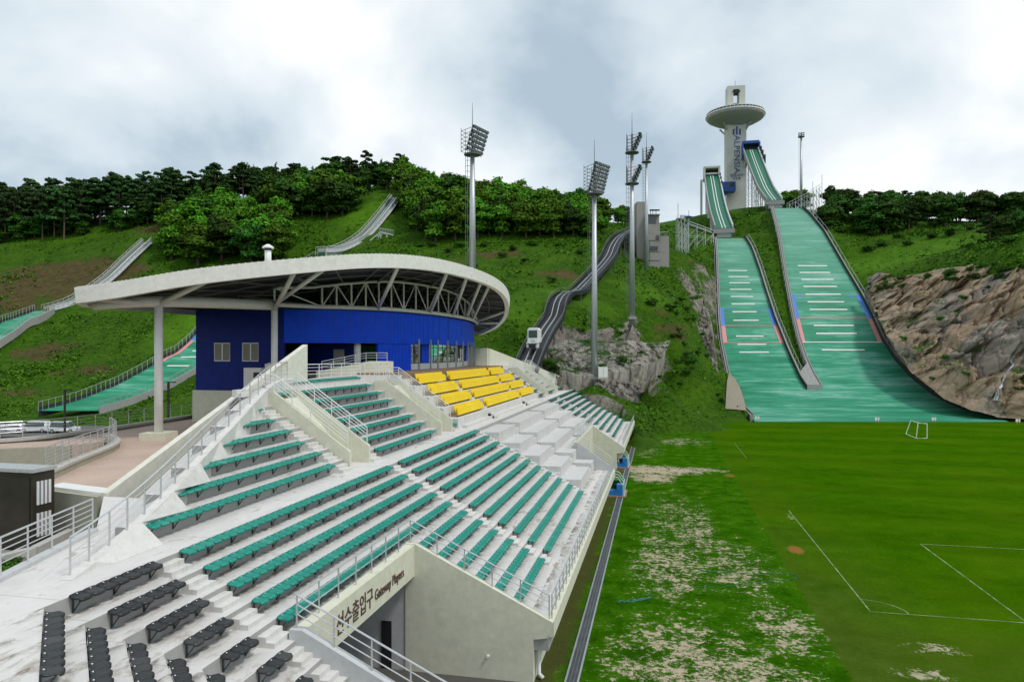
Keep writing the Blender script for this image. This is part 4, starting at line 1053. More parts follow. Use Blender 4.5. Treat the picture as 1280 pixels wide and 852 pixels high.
# stair flights: two half steps on every tread
def stair_low(y0, y1, rows, name='stair'):
    n = MB()
    for i in rows:
        x = XR(i); z = ZT(i); n.bx((x, y0, z-.02), (x+.29, y1, z+.305)); n.bx((x+.29, y0, z-.02), (x+.57, y1, z+.153))
    n.build(name, CONC, stand)
stair_low(18.28, 19.2, range(0, 11)); stair_low(36.75, 37.75, range(0, 11)); stair_low(55.5, 56.1, range(0, 11)); stair_low(91.5, 92.1, range(0, 11)); stair_low(100.6, 101.2, range(0, 11))
n = MB()
for k in range(5):
    for y0, y1 in ((63.2, 64.6), (77.8, 79.0)):
        if k == 4 and y0 > Q0: continue
        x = XR(2*k)
        for s in range(5): n.bx((x+.3*s, y0, ZT(2*k)-.8), (x+.3*s+.3, y1, ZT(2*k)+.16-.17*(s+1)))
n.build('stair', CONC, stand)

# upper tier
m = MB(); m2 = MB()
for i in range(8):
    x0, x1 = XU(i), (XU(i+1) if i < 7 else -23.0); z = ZU(i) if i < 7 else ZTOP
    yl = YL(i)+.0; yr = YR(i)
    cuts = [v for v in VOM] if i <= 4 else []
    yy = [yl]
    for a, b in cuts: yy += [a-.06, b+.11]
    yy.append(yr)
    for a, b in zip(yy[::2], yy[1::2]):
        for c, d in ([(a, b)] if b <= 54.6 or a >= 92.6 else [(a, 54.6), (92.6, b)]):
            if d-c > .1: (m if c < 80 else m2).bx((x1, c, z-.9), (x0, d, z))
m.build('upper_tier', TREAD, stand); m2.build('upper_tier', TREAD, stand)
# stairs in the upper tier
def stair_up(y0, y1, rows):
    n = MB()
    for i in rows:
        x = XU(i); z = (ZU(i-1) if i else ZAISLE)
        n.bx((x, y0, z-.02), (x+.28, y1, z+.373)); n.bx((x+.28, y0, z-.02), (x+.55, y1, z+.187))
    n.build('stair', CONC, stand)
for a, b in ((33.65, 34.75), (37.55, 38.6), (53.75, 54.5), (98.3, 99.3), (101.95, 102.6), (108.6, 109.1), (111.45, 112.2)): stair_up(a, b, range(0, 8 if a < 100 else 6))
# vomitories: pairs of sloping walls
def zw(x): return 8.56+(-16.55-x)*.70
for k, (a, b) in enumerate(VOM):
    xe = -21.0
    for y in (a-.12, b-.12+.12):
        n = MB(); lo = 7.4
        n.slab([(-16.45, y, lo), (-16.45, y, zw(-16.45)), (xe, y, zw(xe)), (xe-.9, y, zw(xe)), (xe-.9, y, lo)], (0, 1, 0), .22); n.build('passage_wall', CREAM, stand)
    n = MB(); n.bx((xe-1.0, a, 7.2), (-16.5, b, ZAISLE+.004)); n.bx((xe-1.1, a, ZAISLE), (xe-.9, b, zw(xe)-.1)); n.build('passage_floor', CONC, stand)
    # stepped ramp inside, light coloured
    n = MB(); n.slab([(-17.6, a+.22, 7.6), (xe, a+.22, zw(xe)-.55), (xe, b, zw(xe)-.55), (-17.6, b, 7.6)], (.57, 0, .82), .12); n.build('passage_ramp', CREAM, stand)

# VIP platforms under the yellow seats
m = MB()
for j in range(4):
    x0 = -16.35-1.25*j; z = 8.42+.86*j
    m.bx((x0-1.3, 54.9, z-1.2), (x0, 92.3, z))
m.bx((-26.4, 54.6, 10.8), (-21.35, 92.6, ZTOP+.0)); m.build('premium_tier', CONC, stand)
m = MB(); m.bx((-16.35, 56.2, ZAISLE-.3), (-15.9, 91, ZAISLE+.25)); m.build('premium_plinth', CONC, stand)
m = MB()
for y in (65.0, 81.9):
    for j in range(4):
        x = -16.35-1.25*j; z = 8.42+.86*j
        for s in range(3): m.bx((x, y, z-.9), (x+.3*(s+1)-.02, y+1.1, z-.215*(s+1)))
m.build('stair', CONC, stand)
# brown deck and kerb behind the yellow block
n = MB(); n.bx((-25.4, 55.2, ZTOP-.3), (-21.3, 93, ZTOP+.13)); n.build('brown_deck', M('timber_deck', (.27, .17, .095), .25, 2, .75), stand)

# concourse slab
m = MB(); m.prism([(-22.4, 36.5), (-22.4, 106), (-41, 106), (-41, 61), (-30, 61), (-27.0, 56), (-24.2, 43.5), (-23.0, 38)], 10.6, ZTOP-.004); m.build('concourse', CONC, stand)

# curved end kerb of the upper tier with its sloping pavement and big parapet
def endcurve(t):
    """t 0..1 along the upper tier's near end"""
    pts = [Vector((-16.25, 16.2, 7.54)), Vector((-16.75, 18.6, 7.95)), Vector((-17.4, 21.5, 8.7)), Vector((-18.6, 25.2, 9.55)), Vector((-20.0, 29.8, 10.65)), Vector((-21.4, 34.2, 11.7)), Vector((-22.4, 37.4, 12.15)), Vector((-22.7, 39.6, 12.2))]
    x = t*(len(pts)-1); i = min(int(x), len(pts)-2); f = x-i
    p0, p1, p2, p3 = pts[max(i-1, 0)], pts[i], pts[i+1], pts[min(i+2, len(pts)-1)]
    return .5*((2*p1)+(p2-p0)*f+(2*p0-5*p1+4*p2-p3)*f*f+(3*p1-p0-3*p2+p3)*f**3)
EC = [endcurve(t) for t in np.linspace(0, 1, 40)]
n = MB()
vs, fs = [], []
for i, p in enumerate(EC):
    d = (EC[min(i+1, 39)]-EC[max(i-1, 0)]); s = Vector((d.y, -d.x, 0)).normalized()
    a, b = p-s*.05, p+s*.30
    vs += [(a.x, a.y, 7.0), (a.x, a.y, p.z), (b.x, b.y, p.z), (b.x, b.y, 7.0)]
fs = [(4*i+j, 4*i+(j+1) % 4, 4*i+4+(j+1) % 4, 4*i+4+j) for i in range(39) for j in range(4)]+[(0, 1, 2, 3), (159, 158, 157, 156)]
n.add(vs, fs); n.build('end_kerb', CONC, stand)
# webs filling between kerb and the first seat of every row
n = MB()
for i in range(8):
    y1 = YL(i)+.2; p = min(EC, key=lambda q: abs(q.x-(XU(i)+.2))); z0 = ZU(i-1) if i else ZAISLE
    q0 = min(EC, key=lambda q: abs(q.y-(y1-2.6))); q1 = min(EC, key=lambda q: abs(q.y-(y1)))
    n.prism([(q0.x+.31, q0.y), (q1.x+.31, q1.y), (XU(i)-.03, y1), (XU(i)+.82, y1), (XU(i)+.82, max(y1-2.4, 17.8))], z0-1, [q0.z, q1.z, ZU(i)+.012, z0+.03, z0+.02])
n.build('row_end_infill', CONC, stand)
# pavement between kerb and parapet
PW0, PW1 = Vector((-24.2, 26.2, 7.55)), Vector((-22.75, 41.2, 14.35))
n = MB(); A_ = []; B_ = []
for t in np.linspace(0, 1, 24):
    e = endcurve(.05+.95*t); q = Vector((-19.5, 20.9, 7.5)).lerp(Vector((-22.95, 41, 12.0)), t)
    A_.append(Vector((e.x-.03, e.y, e.z-.16))); B_.append(Vector((q.x-.8*math.sin(t*3.14), q.y, e.z-.2)))
n.grid([A_, B_]); n.build('sloping_pavement', CONC, stand)
n = MB()
n.slab([(PW0.x, PW0.y, 4.8), (PW0.x, PW0.y, PW0.z+.1), (PW1.x, PW1.y, PW1.z), (PW1.x, PW1.y, 7)], (1, -.1, 0), .38)
n.build('end_parapet', concrete_mat('parapet_render', (.70, .69, .60), .12, (.48, .44, .34)), stand)
# far end parapets
n = MB(); n.slab([(-25.5, 101, 9), (-25.5, 101, 14.5), (-16, 122.3, 9.0), (-16, 122.3, 6)], (.9, .4, 0), .35); n.build('end_parapet', CREAM, stand)
n = MB(); n.slab([(-29, 100.8, 9), (-29, 100.8, 14.55), (-25.5, 100.8, 14.55), (-25.5, 100.8, 9)], (0, 1, 0), .35); n.build('end_parapet', CREAM, stand)
n = MB(); n.slab([(-13.6, YEND(-13.6)+.05, 2), (-13.6, YEND(-13.6)+.05, 7.3), (-4.42, YEND(-4.42)+.05, 3.75), (-4.42, YEND(-4.42)+.05, -.3)], (.77, .64, 0), .35); n.build('end_parapet', CREAM, stand)

# players' gateway
zi = 5.44; xg = -10.48
m = MB()
prof_ = [(xg, -.4), (-5.25, -.4), (-5.25, 1.85), (-4.66, 1.95), (-4.42, 2.62), (xg, zi+.1), (-10.9, zi+.1), (-10.9, -.4)]
m.slab([(x, P1, z) for x, z in prof_], (0, 1, 0), .3); m.build('gateway_wall', CREAM, stand)
m = MB(); m.slab([(x, P0-.3, z) for x, z in prof_], (0, 1, 0), .3); m.build('gateway_wall', GREYW, stand)
m = MB(); m.bx((-10.9, P0, 4.15), (xg, P1, zi+.06)); gate_sign = m.build('gateway_lintel', CREAM, stand)
m = MB(); m.bx((-18, P0-.2, 4.2), (-10.9, P1+.2, 4.5)); m.bx((-18, P0-.3, -.4), (-10.9, P0-.05, 4.2)); m.bx((-18, P1+.05, -.4), (-10.9, P1+.3, 4.2)); m.bx((-18.2, P0, -.4), (-18, P1, 4.2)); m.build('gateway_tunnel', GREYW, stand)
m = MB(); m.bx((-18, P0, -.2), (-4.6, P1, .03)); m.build('gateway_floor', concrete_mat('dark_paving', (.10, .095, .085), .3), stand)
m = MB(); m.bx((-12.0, P1-.02, .03), (-11.55, P1+.04, 2.1)); m.build('gateway_door', MAT['dark'], stand)
m = MB(); m.tube([(-7.2, P1-.12, 1.0), (-7.2, P1, 1.0)], .06, 8); m.build('tap', MAT['white'], stand)
LETT = M('brown_letter', (.10, .055, .045), .1, 3, .6)
face = Matrix.Translation((xg+.012, 0, 0)) @ Matrix.Rotation(R(90), 4, 'Z') @ Matrix.Rotation(R(90), 4, 'X')
text_mesh('\uc120\uc218\ucd9c\uc785\uad6c', .80, .02, Matrix.Translation((0, 22.65, 4.76)) @ face, 'lettering', LETT, gate_sign, sx=.82)
text_mesh('Gateway Players', .56, .02, Matrix.Translation((0, 25.8, 4.74)) @ face, 'lettering', LETT, gate_sign, sx=.80)
# pipe under the overhang
m = MB(); m.tube([(-4.75, P1+.9, 1.9), (-4.9, P1+.75, 1.5), (-5.1, P1+.5, 1.2), (-5.1, P1+.5, .25), (-4.9, P1+.4, .1)], .09, 8); m.build('drainpipe', MAT['rail_white'], stand, smooth=True)
# far gateway
m = MB(); xq = -8.1; zq = 4.55
pf = [(xq, -.4), (-5.25, -.4), (-5.25, 1.85), (-4.66, 1.95), (-4.42, 2.62), (xq, zq+.6)]
m.slab([(x, Q1, z) for x, z in pf], (0, 1, 0), .3); m.build('gateway_wall', CREAM, stand)
m = MB(); m.slab([(x, Q0-.3, z) for x, z in pf], (0, 1, 0), .3); m.build('gateway_wall', GREYW, stand)
m = MB(); m.bx((xq-.3, Q0, 0), (xq, Q1, zq+.5)); m.build('gateway_wall', CREAM, stand)

# ------------------------------------------------------------------ railings
def railing(name, pts, label, mat='rail', h=1.0, bars=3, step=1.5, group='steel railings on the stand', pr=.028, rr=.03, thin=.62):
    pts = [Vector(p) for p in pts]; root = thing(name, pts[0], label, 'railing', group)
    tot = 0
    for k in range(bars):
        zz = h*(1-k/bars*.86) if k else h
        n = MB()
        for a, b in zip(pts, pts[1:]): n.tube([a+Vector((0, 0, zz)), b+Vector((0, 0, zz))], rr if k == 0 else rr*thin, 6)
        n.build('top_rail' if k == 0 else 'rail', MAT[mat], root)
    pm = MB(); pm.tube([(0, 0, -.03), (0, 0, h)], pr, 6); post = None; left = 0
    def put(q):
        nonlocal post
        if post is None:
            n = MB(); n.v = [tuple(Vector(v)+root.location) for v in pm.v]; n.f = pm.f; n.mi = pm.mi; post = n.build('post', MAT[mat], root); post.location = q-root.location
            # mesh is local to the root already; shift so copies can share it
        else: kids(post, 'post', post.data, root, q-root.location)
    put(pts[0])
    for a, b in zip(pts, pts[1:]):
        L_ = (b-a).length; k = max(1, round(L_/step)) if L_ > step*.6 else 1
        for j in range(1, k+1): put(a.lerp(b, j/k))
    return root
zg = lambda x: 2.6+(x+4.42)*(zi+.1-2.6)/(xg+4.42)+.02
railing('railing', [(-4.7, P0-.15, zg(-4.7)), (xg-.25, P0-.15, zi+.1), (xg-.25, P1+.15, zi+.1), (-4.6, P1+.15, zg(-4.6))], 'pale steel railing round the top of the players gateway', step=1.45)
railing('railing', [(-4.54, 29.1, ZT(10)+.12), (-4.54, Q0-.3, ZT(10)+.12)], 'long front railing along the field edge up to the far gateway', step=1.15)
railing('railing', [(-4.54, Q1+.4, ZT(10)+.12), (-4.54, YEND(-4.55)-.3, ZT(10)+.12)], 'distant front railing beyond the far gateway', step=1.5)
railing('railing', [(-4.7, Q0-.15, 2.65), (xq, Q0-.15, zq+.6), (xq-.15, Q1, zq+.6)], 'small railing on the sloping wall of the far gateway', step=1.6)
railing('railing', [tuple(EC[i]+Vector((.08, 0, .01))) for i in range(1, 40, 2)], 'curving steel railing that climbs the end kerb beside the big parapet', h=1.05, bars=4, step=1.25, thin=.35)
railing('railing', [(-19.55, 20.8, ZAISLE+.12), (-17.95, 15.9, ZAISLE+.12), (-16.6, 11.6, ZAISLE+.12)], 'steel railing on the white walkway above the planter', h=1.05, bars=5, step=1.3)
for k, (a, b) in enumerate(VOM):
    nm = ['nearest stair opening', 'second stair opening beside the yellow seats', 'small far stair opening', 'farthest stair opening by the end parapet'][k]
    for y, w in ((a-.03, 'near'), (b+.08, 'far')):
        railing('railing', [(-16.6, y, zw(-16.6)), (-21.0, y, zw(-21.0)), (-21.8, y, zw(-21.0))], f'sloping railing on the {w} wall of the {nm}', 'rail_white', h=.95, bars=4, step=1.3)
railing('railing', [(-14.0, YEND(-14.3), ZAISLE), (-16.3, YEND(-16), ZAISLE)], 'short railing closing the far end of the cross aisle', step=1.2)
railing('railing', [(-24.6, 100, ZTOP+.1), (-20.8, 108, ZTOP-1.4)], 'short white railing inside the far end parapet', 'rail_white', step=.9)
# upstand below the walkway railing
m = MB(); m.prism([(-19.75, 20.9), (-18.1, 15.9), (-16.6, 11.0), (-16.3, 11.1), (-17.8, 16.0), (-19.4, 20.9)], 6.3, ZAISLE+.12); m.build('walkway_kerb', GREYW, stand)

# ------------------------------------------------------------------ seats
PITCH = .44
def seat_shell():
    """one moulded backless shell: local x to the field, y along the row, z up; origin on the riser at seat height"""
    nx, ny = 7, 7; top = []; 
    for i in range(nx):
        u = i/(nx-1)
        for j in range(ny):
            v = j/(ny-1)*2-1
            lip = .05*max(0, 1-u/.22)**2 if u < .22 else 0
            dish = -.030*math.sin(math.pi*min(1, u*1.05))*(1-v*v*.75)
            nose = -.05*max(0, (u-.78)/.22)**2
            edge_ = .016*abs(v)**3 * (-1)
            x = .03+.41*u - (.085*(abs(v)**2.4))*(u > .55)*((u-.55)/.45)
            top.append((x, v*(PITCH/2-.006), .035+lip+dish+nose+edge_))
    bot = [(x, y, z-.035-(.02 if x > .38 else 0)) for x, y, z in top]
    n = nx*ny; f = []
    for i in range(nx-1):
        for j in range(ny-1):
            a = i*ny+j; f.append((a, a+ny, a+ny+1, a+1)); f.append((n+a, n+a+1, n+a+ny+1, n+a+ny))
    rim = [i*ny for i in range(nx)]+[(nx-1)*ny+j for j in range(1, ny)]+[i*ny+ny-1 for i in range(nx-2, -1, -1)]+[j for j in range(ny-2, 0, -1)]
    for a, b in zip(rim, rim[1:]+rim[:1]): f.append((a, n+a, n+b, b))
    return top+bot, f
SV, SF = seat_shell()
def seat_mat(name, c):
    m, N, L, bs = new_mat(name); g = geo(N); pos = g.outputs['Position']; oi = N.new('ShaderNodeObjectInfo')
    n1 = noise_node(N, L, pos, 9, 4, .6); rr = oi.outputs['Random']
    col = ramp(N, L, n1, [(.3, tuple(x*.85 for x in c)), (.7, tuple(x*1.1 for x in c))])
    col = mixc(N, L, maprange(N, L, rr, .80, 1, 0, .45), col, tuple(min(1, x*1.15+.06) for x in c))      # some shells are faded
    L.new(col, bs.inputs['Base Color']); bs.inputs['Roughness'].default_value = .42; bs.inputs['Specular IOR Level'].default_value = .4; return m
TEAL = seat_mat('teal_plastic', (.004, .245, .185)); BLACK = seat_mat('black_plastic', (.016, .018, .020)); YEL = seat_mat('yellow_plastic', (.93, .65, .012)); GREEN2 = seat_mat('deep_teal_plastic', (.006, .16, .125))
BRK = M('seat_bracket_steel', (.06, .085, .085), .2, 5, .5, .4)
BOLT = M('bolt_cap', (.8, .8, .78), .02, 5, .4)
def mk_mesh(name, mat, fn):
    n = MB(); fn(n); o = n.build(name, mat); me = o.data; bpy.data.objects.remove(o); return me
SEATM = {}
def bolts(n):
    c = []
    n.lathe([(.020, 0), (.018, .014)], (.075, 0, .058), 8)
for key, mt in (('teal', TEAL), ('black', BLACK)):
    def fn(n): n.add(SV, SF); n.cur = 1; bolts(n)
    SEATM[key] = mk_mesh('seat', [mt, BOLT], fn)
    SEATM[key].polygons.foreach_set('use_smooth', [len(p.vertices) == 4 and p.index < len(SF) for p in SEATM[key].polygons])
def brk(n):
    n.beam((.02, 0, -.03), (.40, 0, -.02), .035, .05); n.beam((.03, 0, -.40), (.30, 0, -.05), .03, .03); n.beam((.025, 0, -.42), (.025, 0, 0), .05, .03, up=(1, 0, 0))
BRKM = mk_mesh('bracket', BRK, brk)
def seat_row(x, z, y0, y1, label, group, colour='teal', rz=0, origin=None, detail=True):
    """bench of shells along +Y from y0 to y1 fixed to the riser at x whose top is z"""
    L_ = y1-y0; k = max(1, int(L_/PITCH)); 
    loc = Vector(origin) if origin else Vector((x, y0, z))
    root = thing('seat_row', loc, label, 'seat row', group, rz)
    if detail:
        for j in range(k): kids(root, 'seat', SEATM[colour], root, (0, (j+.5)*PITCH, -.02))
        nb = max(2, round(k/3)+1)
        for j in range(nb): kids(root, 'bracket', BRKM, root, (0, .15+(k*PITCH-.3)*j/(nb-1), -.02))
        kids(root, 'support_rail', support_mesh(k), root, (0, 0, 0))
    else:
        kids(root, 'seat_shells', far_mesh(k, colour), root); kids(root, 'support_rail', support_mesh(k), root, (0, 0, 0))
    return root
_sup, _far = {}, {}
def support_mesh(k):
    if k not in _sup: _sup[k] = mk_mesh('support_rail', BRK, lambda n: (n.beam((.10, .05, -.035), (.10, k*PITCH-.05, -.035), .05, .04), n.beam((.34, .05, -.045), (.34, k*PITCH-.05, -.045), .04, .04)))
    return _sup[k]
def far_mesh(k, colour):
    if (k, colour) not in _far:
        def fn(n):
            for j in range(k): n.box((.235, (j+.5)*PITCH, .0), (.40, PITCH-.02, .07))
            for j in range(0, k, 3): n.beam((.03, (j+.5)*PITCH, -.4), (.3, (j+.5)*PITCH, -.05), .05)
        _far[(k, colour)] = mk_mesh('seat_shells', GREEN2 if colour == 'teal' else YEL, fn)
    return _far[(k, colour)]
for i in range(11):
    zt = 7.52-.458*i; x = XR(i)
    up = f'{ORDT[i]} row below the cross aisle'
    seat_row(x, zt, YC(i)+.70 if i < 6 else max(YC(i)+.4, 16.0), 18.22, f'black seat row beside the lower stairs, {ORDT[i]} down from the white walkway', 'black seat rows at the bend of the stand', 'black')
    # wing rows run away from the bend towards the camera
    c = Vector((x, YC(i), zt)); k = 9 if i < 6 else 5
    st_ = c + WD*(.45+k*PITCH)
    seat_row(x, zt, 0, k*PITCH+.01, f'angled black seat row past the bend, {ORDT[i]} down from the white walkway', 'black seat rows in the bent wing', 'black', rz=R(45), origin=st_)
    if i < 5: seat_row(x, zt, 19.3, 36.6, f'long teal seat row above the players gateway, {up}', 'teal seat rows in the lower tier')
    else: seat_row(x, zt, P1+.45, 36.6, f'short teal seat row between gateway railing and stairs, {up}', 'teal seat rows in the lower tier')
    seat_row(x, zt, 37.95, 55.4, f'teal seat row next to the bare wide steps, {up}', 'teal seat rows in the lower tier')
    seat_row(x, zt, 92.3, 100.4, f'distant teal seat row beyond the far gateway, {up}', 'teal seat rows in the far lower block', detail=False)
    ye = YEND(x)-1.0-(4.2 if i > 4 else .6)
    if ye > 102.5: seat_row(x, zt, 101.4, ye, f'distant teal seat row by the far end parapet, {up}', 'teal seat rows in the far lower block', detail=False)
for i in range(8):
    zt = ZU(i); x = XU(i); up = f'{ORD[i]} row above the cross aisle' if i else 'lowest row at the cross aisle'
    y0 = YL(i)+.25
    if i < 6: seat_row(x, zt, y0, 33.5, f'teal seat row ending at the curved kerb, {up}', 'teal seat rows in the upper tier')
    else: seat_row(x, zt, 34.5+(i-6)*1.5, 38.4, f'short teal seat row behind the first stair opening, {up}', 'teal seat rows in the upper tier') if i == 6 else None
    seat_row(x, zt, 38.8, 49.7, f'teal seat row between the two stair openings, {up}', 'teal seat rows in the upper tier')
    if i < 6: seat_row(x, zt, 102.8, 108.4, f'dark teal seat row between the far stair openings, {up}', 'teal seat rows in the far upper block', detail=False)
    if YR(i)-1 > 114 and i < 4: seat_row(x, zt, 112.5, YR(i)-.8, f'small teal seat row below the far end parapet, {up}', 'teal seat rows in the far upper block', detail=False)
    if i < 6: seat_row(x, zt, 96.0, 98.2, f'tiny teal seat row beside the yellow block, {up}', 'teal seat rows in the far upper block', detail=False)
seat_row(XU(0), ZU(0), 53.6, 55.1, 'two-seat teal bench at the foot of the second stair opening', 'teal seat rows in the upper tier')
# yellow seats: tip-up seats with slanting backs
def yseat(n):
    w = PITCH/2-.006
    # folded pan standing in front of the back
    n.add([(.16, -w, .70), (.22, -w, .68), (.34, -w, .16), (.26, -w, .14), (.16, w, .70), (.22, w, .68), (.34, w, .16), (.26, w, .14)], [(0, 3, 2, 1), (4, 5, 6, 7), (0, 1, 5, 4), (1, 2, 6, 5), (2, 3, 7, 6), (0, 4, 7, 3)])
    # back, curved and leaning
    P = []
    for s in range(5):
        t = s/4; P.append((.20-.27*t-.02*math.sin(t*3.1), .16+.74*t))
    vs = [(x, y, z) for x, z in P for y in (-w, w)]+[(x-.035, y, z) for x, z in P for y in (-w, w)]
    f = [(2*i, 2*i+1, 2*i+3, 2*i+2) for i in range(4)]+[(10+2*i, 10+2*i+2, 10+2*i+3, 10+2*i+1) for i in range(4)]+[(8, 9, 19, 18), (0, 10, 11, 1)]+[(2*i, 2*i+2, 12+2*i, 10+2*i) for i in range(4)]+[(2*i+1, 11+2*i, 13+2*i, 2*i+3) for i in range(4)]
    n.add(vs, f)
YM = mk_mesh('seat', YEL, yseat)
def yleg(n): n.beam((.22, 0, 0), (.16, 0, .28), .06, .04); n.box((.2, 0, .02), (.3, .06, .03)); n.beam((.14, 0, .28), (-.06, 0, .62), .05, .03)
YL_ = mk_mesh('pedestal', BRK, yleg)
for j in range(4):
    x = -17.05-1.25*j; z = 8.42+.86*j
    for a, b, nm in ((56.2+.3*j, 64.9, 'section nearest the stair opening'), (66.1, 82.0, 'long middle section'), (83.0, 91.8-.5*j, 'farthest short section')):
        root = thing('yellow_seat_row', (x, a, z), f'yellow seats, {nm}, {["front row by the white blocks", "second row from the front", "third row from the front", "rear row below the glass front"][j]}', 'seat row', 'yellow premium seat rows')
        k = int((b-a)/PITCH)
        for s in range(k): kids(root, 'seat', YM, root, (0, (s+.5)*PITCH, .0)).scale = (1.12, 1.025, 1.12)
        for s in range(0, k+1, 2): kids(root, 'pedestal', YL_, root, (0, s*PITCH, 0))
# ------------------------------------------------------------------ blue pavilion under the curved roof
ROOFW = concrete_mat('roof_fascia', (.86, .84, .79), .10, (.55, .5, .4), .6)
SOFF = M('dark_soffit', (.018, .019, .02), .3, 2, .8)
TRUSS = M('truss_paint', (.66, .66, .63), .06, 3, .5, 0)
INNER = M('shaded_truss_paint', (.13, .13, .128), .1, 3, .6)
def blue_mat():
    m, N, L, bs = new_mat('blue_shingle_panel'); pos = geo(N).outputs['Position']
    def lines(rot, sc):
        mp = N.new('ShaderNodeMapping'); mp.inputs['Rotation'].default_value = rot; L.new(pos, mp.inputs[0])
        w = N.new('ShaderNodeTexWave'); w.inputs['Scale'].default_value = sc; w.inputs['Distortion'].default_value = 0; L.new(mp.outputs[0], w.inputs[0]); return w.outputs['Fac']
    a = lines((R(50), 0, 0), 1.9); b = lines((R(-50), 0, 0), 1.9)
    mn = math_(N, L, 'MINIMUM', a, b)
    n1 = noise_node(N, L, pos, 1.2, 4, .6)
    c = ramp(N, L, n1, [(.3, (.001, .065, .78)), (.7, (.002, .085, .93))])
    c = mixc(N, L, maprange(N, L, mn, .12, .02, 0, .5), c, (.003, .022, .36))
    L.new(c, bs.inputs['Base Color']); bs.inputs['Roughness'].default_value = .45; bs.inputs['Specular IOR Level'].default_value = .2
    bump(N, L, bs, maprange(N, L, mn, 0, .15), .35, .03); return m
BLUE = blue_mat()
SHADED_BLUE = M('shaded_blue_panel', (.005, .018, .19), .15, 1.5, .5, 0, spec=.2)  # pavilion blue darkened to carry the shade under the roof
def glass_mat(name='pavilion_glass', tint=(.55, .85, .75)):
    m = bpy.data.materials.new(name); m.use_nodes = True; N, L = m.node_tree.nodes, m.node_tree.links
    N.remove(N['Principled BSDF']); o = N['Material Output']
    t = N.new('ShaderNodeBsdfTransparent'); t.inputs[0].default_value = tint+(1,); g = N.new('ShaderNodeBsdfGlossy'); g.inputs['Roughness'].default_value = .02; g.inputs[0].default_value = (.9, .95, .95, 1)
    f = N.new('ShaderNodeFresnel'); f.inputs[0].default_value = 1.9; x = N.new('ShaderNodeMixShader'); L.new(f.outputs[0], x.inputs[0]); L.new(t.outputs[0], x.inputs[1]); L.new(g.outputs[0], x.inputs[2]); L.new(x.outputs[0], o.inputs[0]); return m
GLASS = glass_mat()
pav = thing('pavilion', (-33, 70, ZTOP), 'blue pavilion with glass front under a sweeping white curved roof', 'pavilion')
ZF, ZB0, ZB1 = ZTOP, 14.72, 17.75
def crom(P, k):
    P = [Vector(p) for p in P]; o = []
    for i in range(len(P)-1):
        for t in np.linspace(0, 1, k+1)[:-1]:
            p0, p1, p2, p3 = P[max(i-1, 0)], P[i], P[i+1], P[min(i+2, len(P)-1)]
            o.append(.5*((2*p1)+(p2-p0)*t+(2*p0-5*p1+4*p2-p3)*t*t+(3*p1-p0-3*p2+p3)*t**3))
    return o+[P[-1]]
FA = crom([(-33.3, 57.0, 0), (-30.2, 58.2, 0), (-27.2, 60.6, 0), (-25.0, 64.2, 0), (-23.6, 70.5, 0), (-23.3, 79.5, 0), (-24.4, 88, 0), (-26.2, 95.5, 0), (-29.5, 100, 0), (-36, 102, 0)], 6)
def nrm(P, i):
    d = P[min(i+1, len(P)-1)]-P[max(i-1, 0)]; return Vector((d.y, -d.x, 0)).normalized()
def band(P, z0, z1, th, mb):
    vs = []
    for i, p in enumerate(P):
        n = nrm(P, i)*th; q = p-n
        vs += [(p.x, p.y, z0), (p.x, p.y, z1), (q.x, q.y, z1), (q.x, q.y, z0)]
    k = len(P); mb.add(vs, [(4*i+j, 4*i+(j+1) % 4, 4*i+4+(j+1) % 4, 4*i+4+j) for i in range(k-1) for j in range(4)]+[(0, 1, 2, 3), (4*k-1, 4*k-2, 4*k-3, 4*k-4)])
n = MB(); band(FA, ZB0, ZB1, .4, n); n.build('upper_wall', BLUE, pav)
# end wall facing the plaza, blue panels with the roof's shade put into the colour
n = MB(); yE = 57.0
wz0, wz1 = 13.05, 14.75
xw = [(-40.45, -38.75), (-37.55, -35.85)]
xs_ = [-42.3]+[x for w in xw for x in w]+[-33.3]
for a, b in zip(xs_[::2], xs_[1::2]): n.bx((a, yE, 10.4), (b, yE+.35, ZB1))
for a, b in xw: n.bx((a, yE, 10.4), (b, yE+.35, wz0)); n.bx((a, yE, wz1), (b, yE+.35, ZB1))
n.bx((-42.3, yE+.35, 10.4), (-41.95, 98, ZB1)); n.build('end_wall', SHADED_BLUE, pav)
for a, b in xw:
    f = MB()
    for x0, x1 in ((a, a+.08), (b-.08, b), ((a+b)/2-.05, (a+b)/2+.05)): f.bx((x0, yE+.06, wz0), (x1, yE+.2, wz1))
    f.bx((a+.08, yE+.06, wz0), (b-.08, yE+.2, wz0+.08)); f.bx((a+.08, yE+.06, wz1-.08), (b-.08, yE+.2, wz1)); w = f.build('window', MAT['rail_white'], pav)
    f = MB(); f.bx((a+.08, yE+.13, wz0+.08), (b-.08, yE+.16, wz1-.08)); f.build('blind', M('window_blind', (.24, .235, .20), .15, 6, .7), w)
n = MB(); n.bx((-42.4, yE-.35, 7.4), (-33.0, yE+.6, 10.38)); n.build('plinth', CREAM, pav)
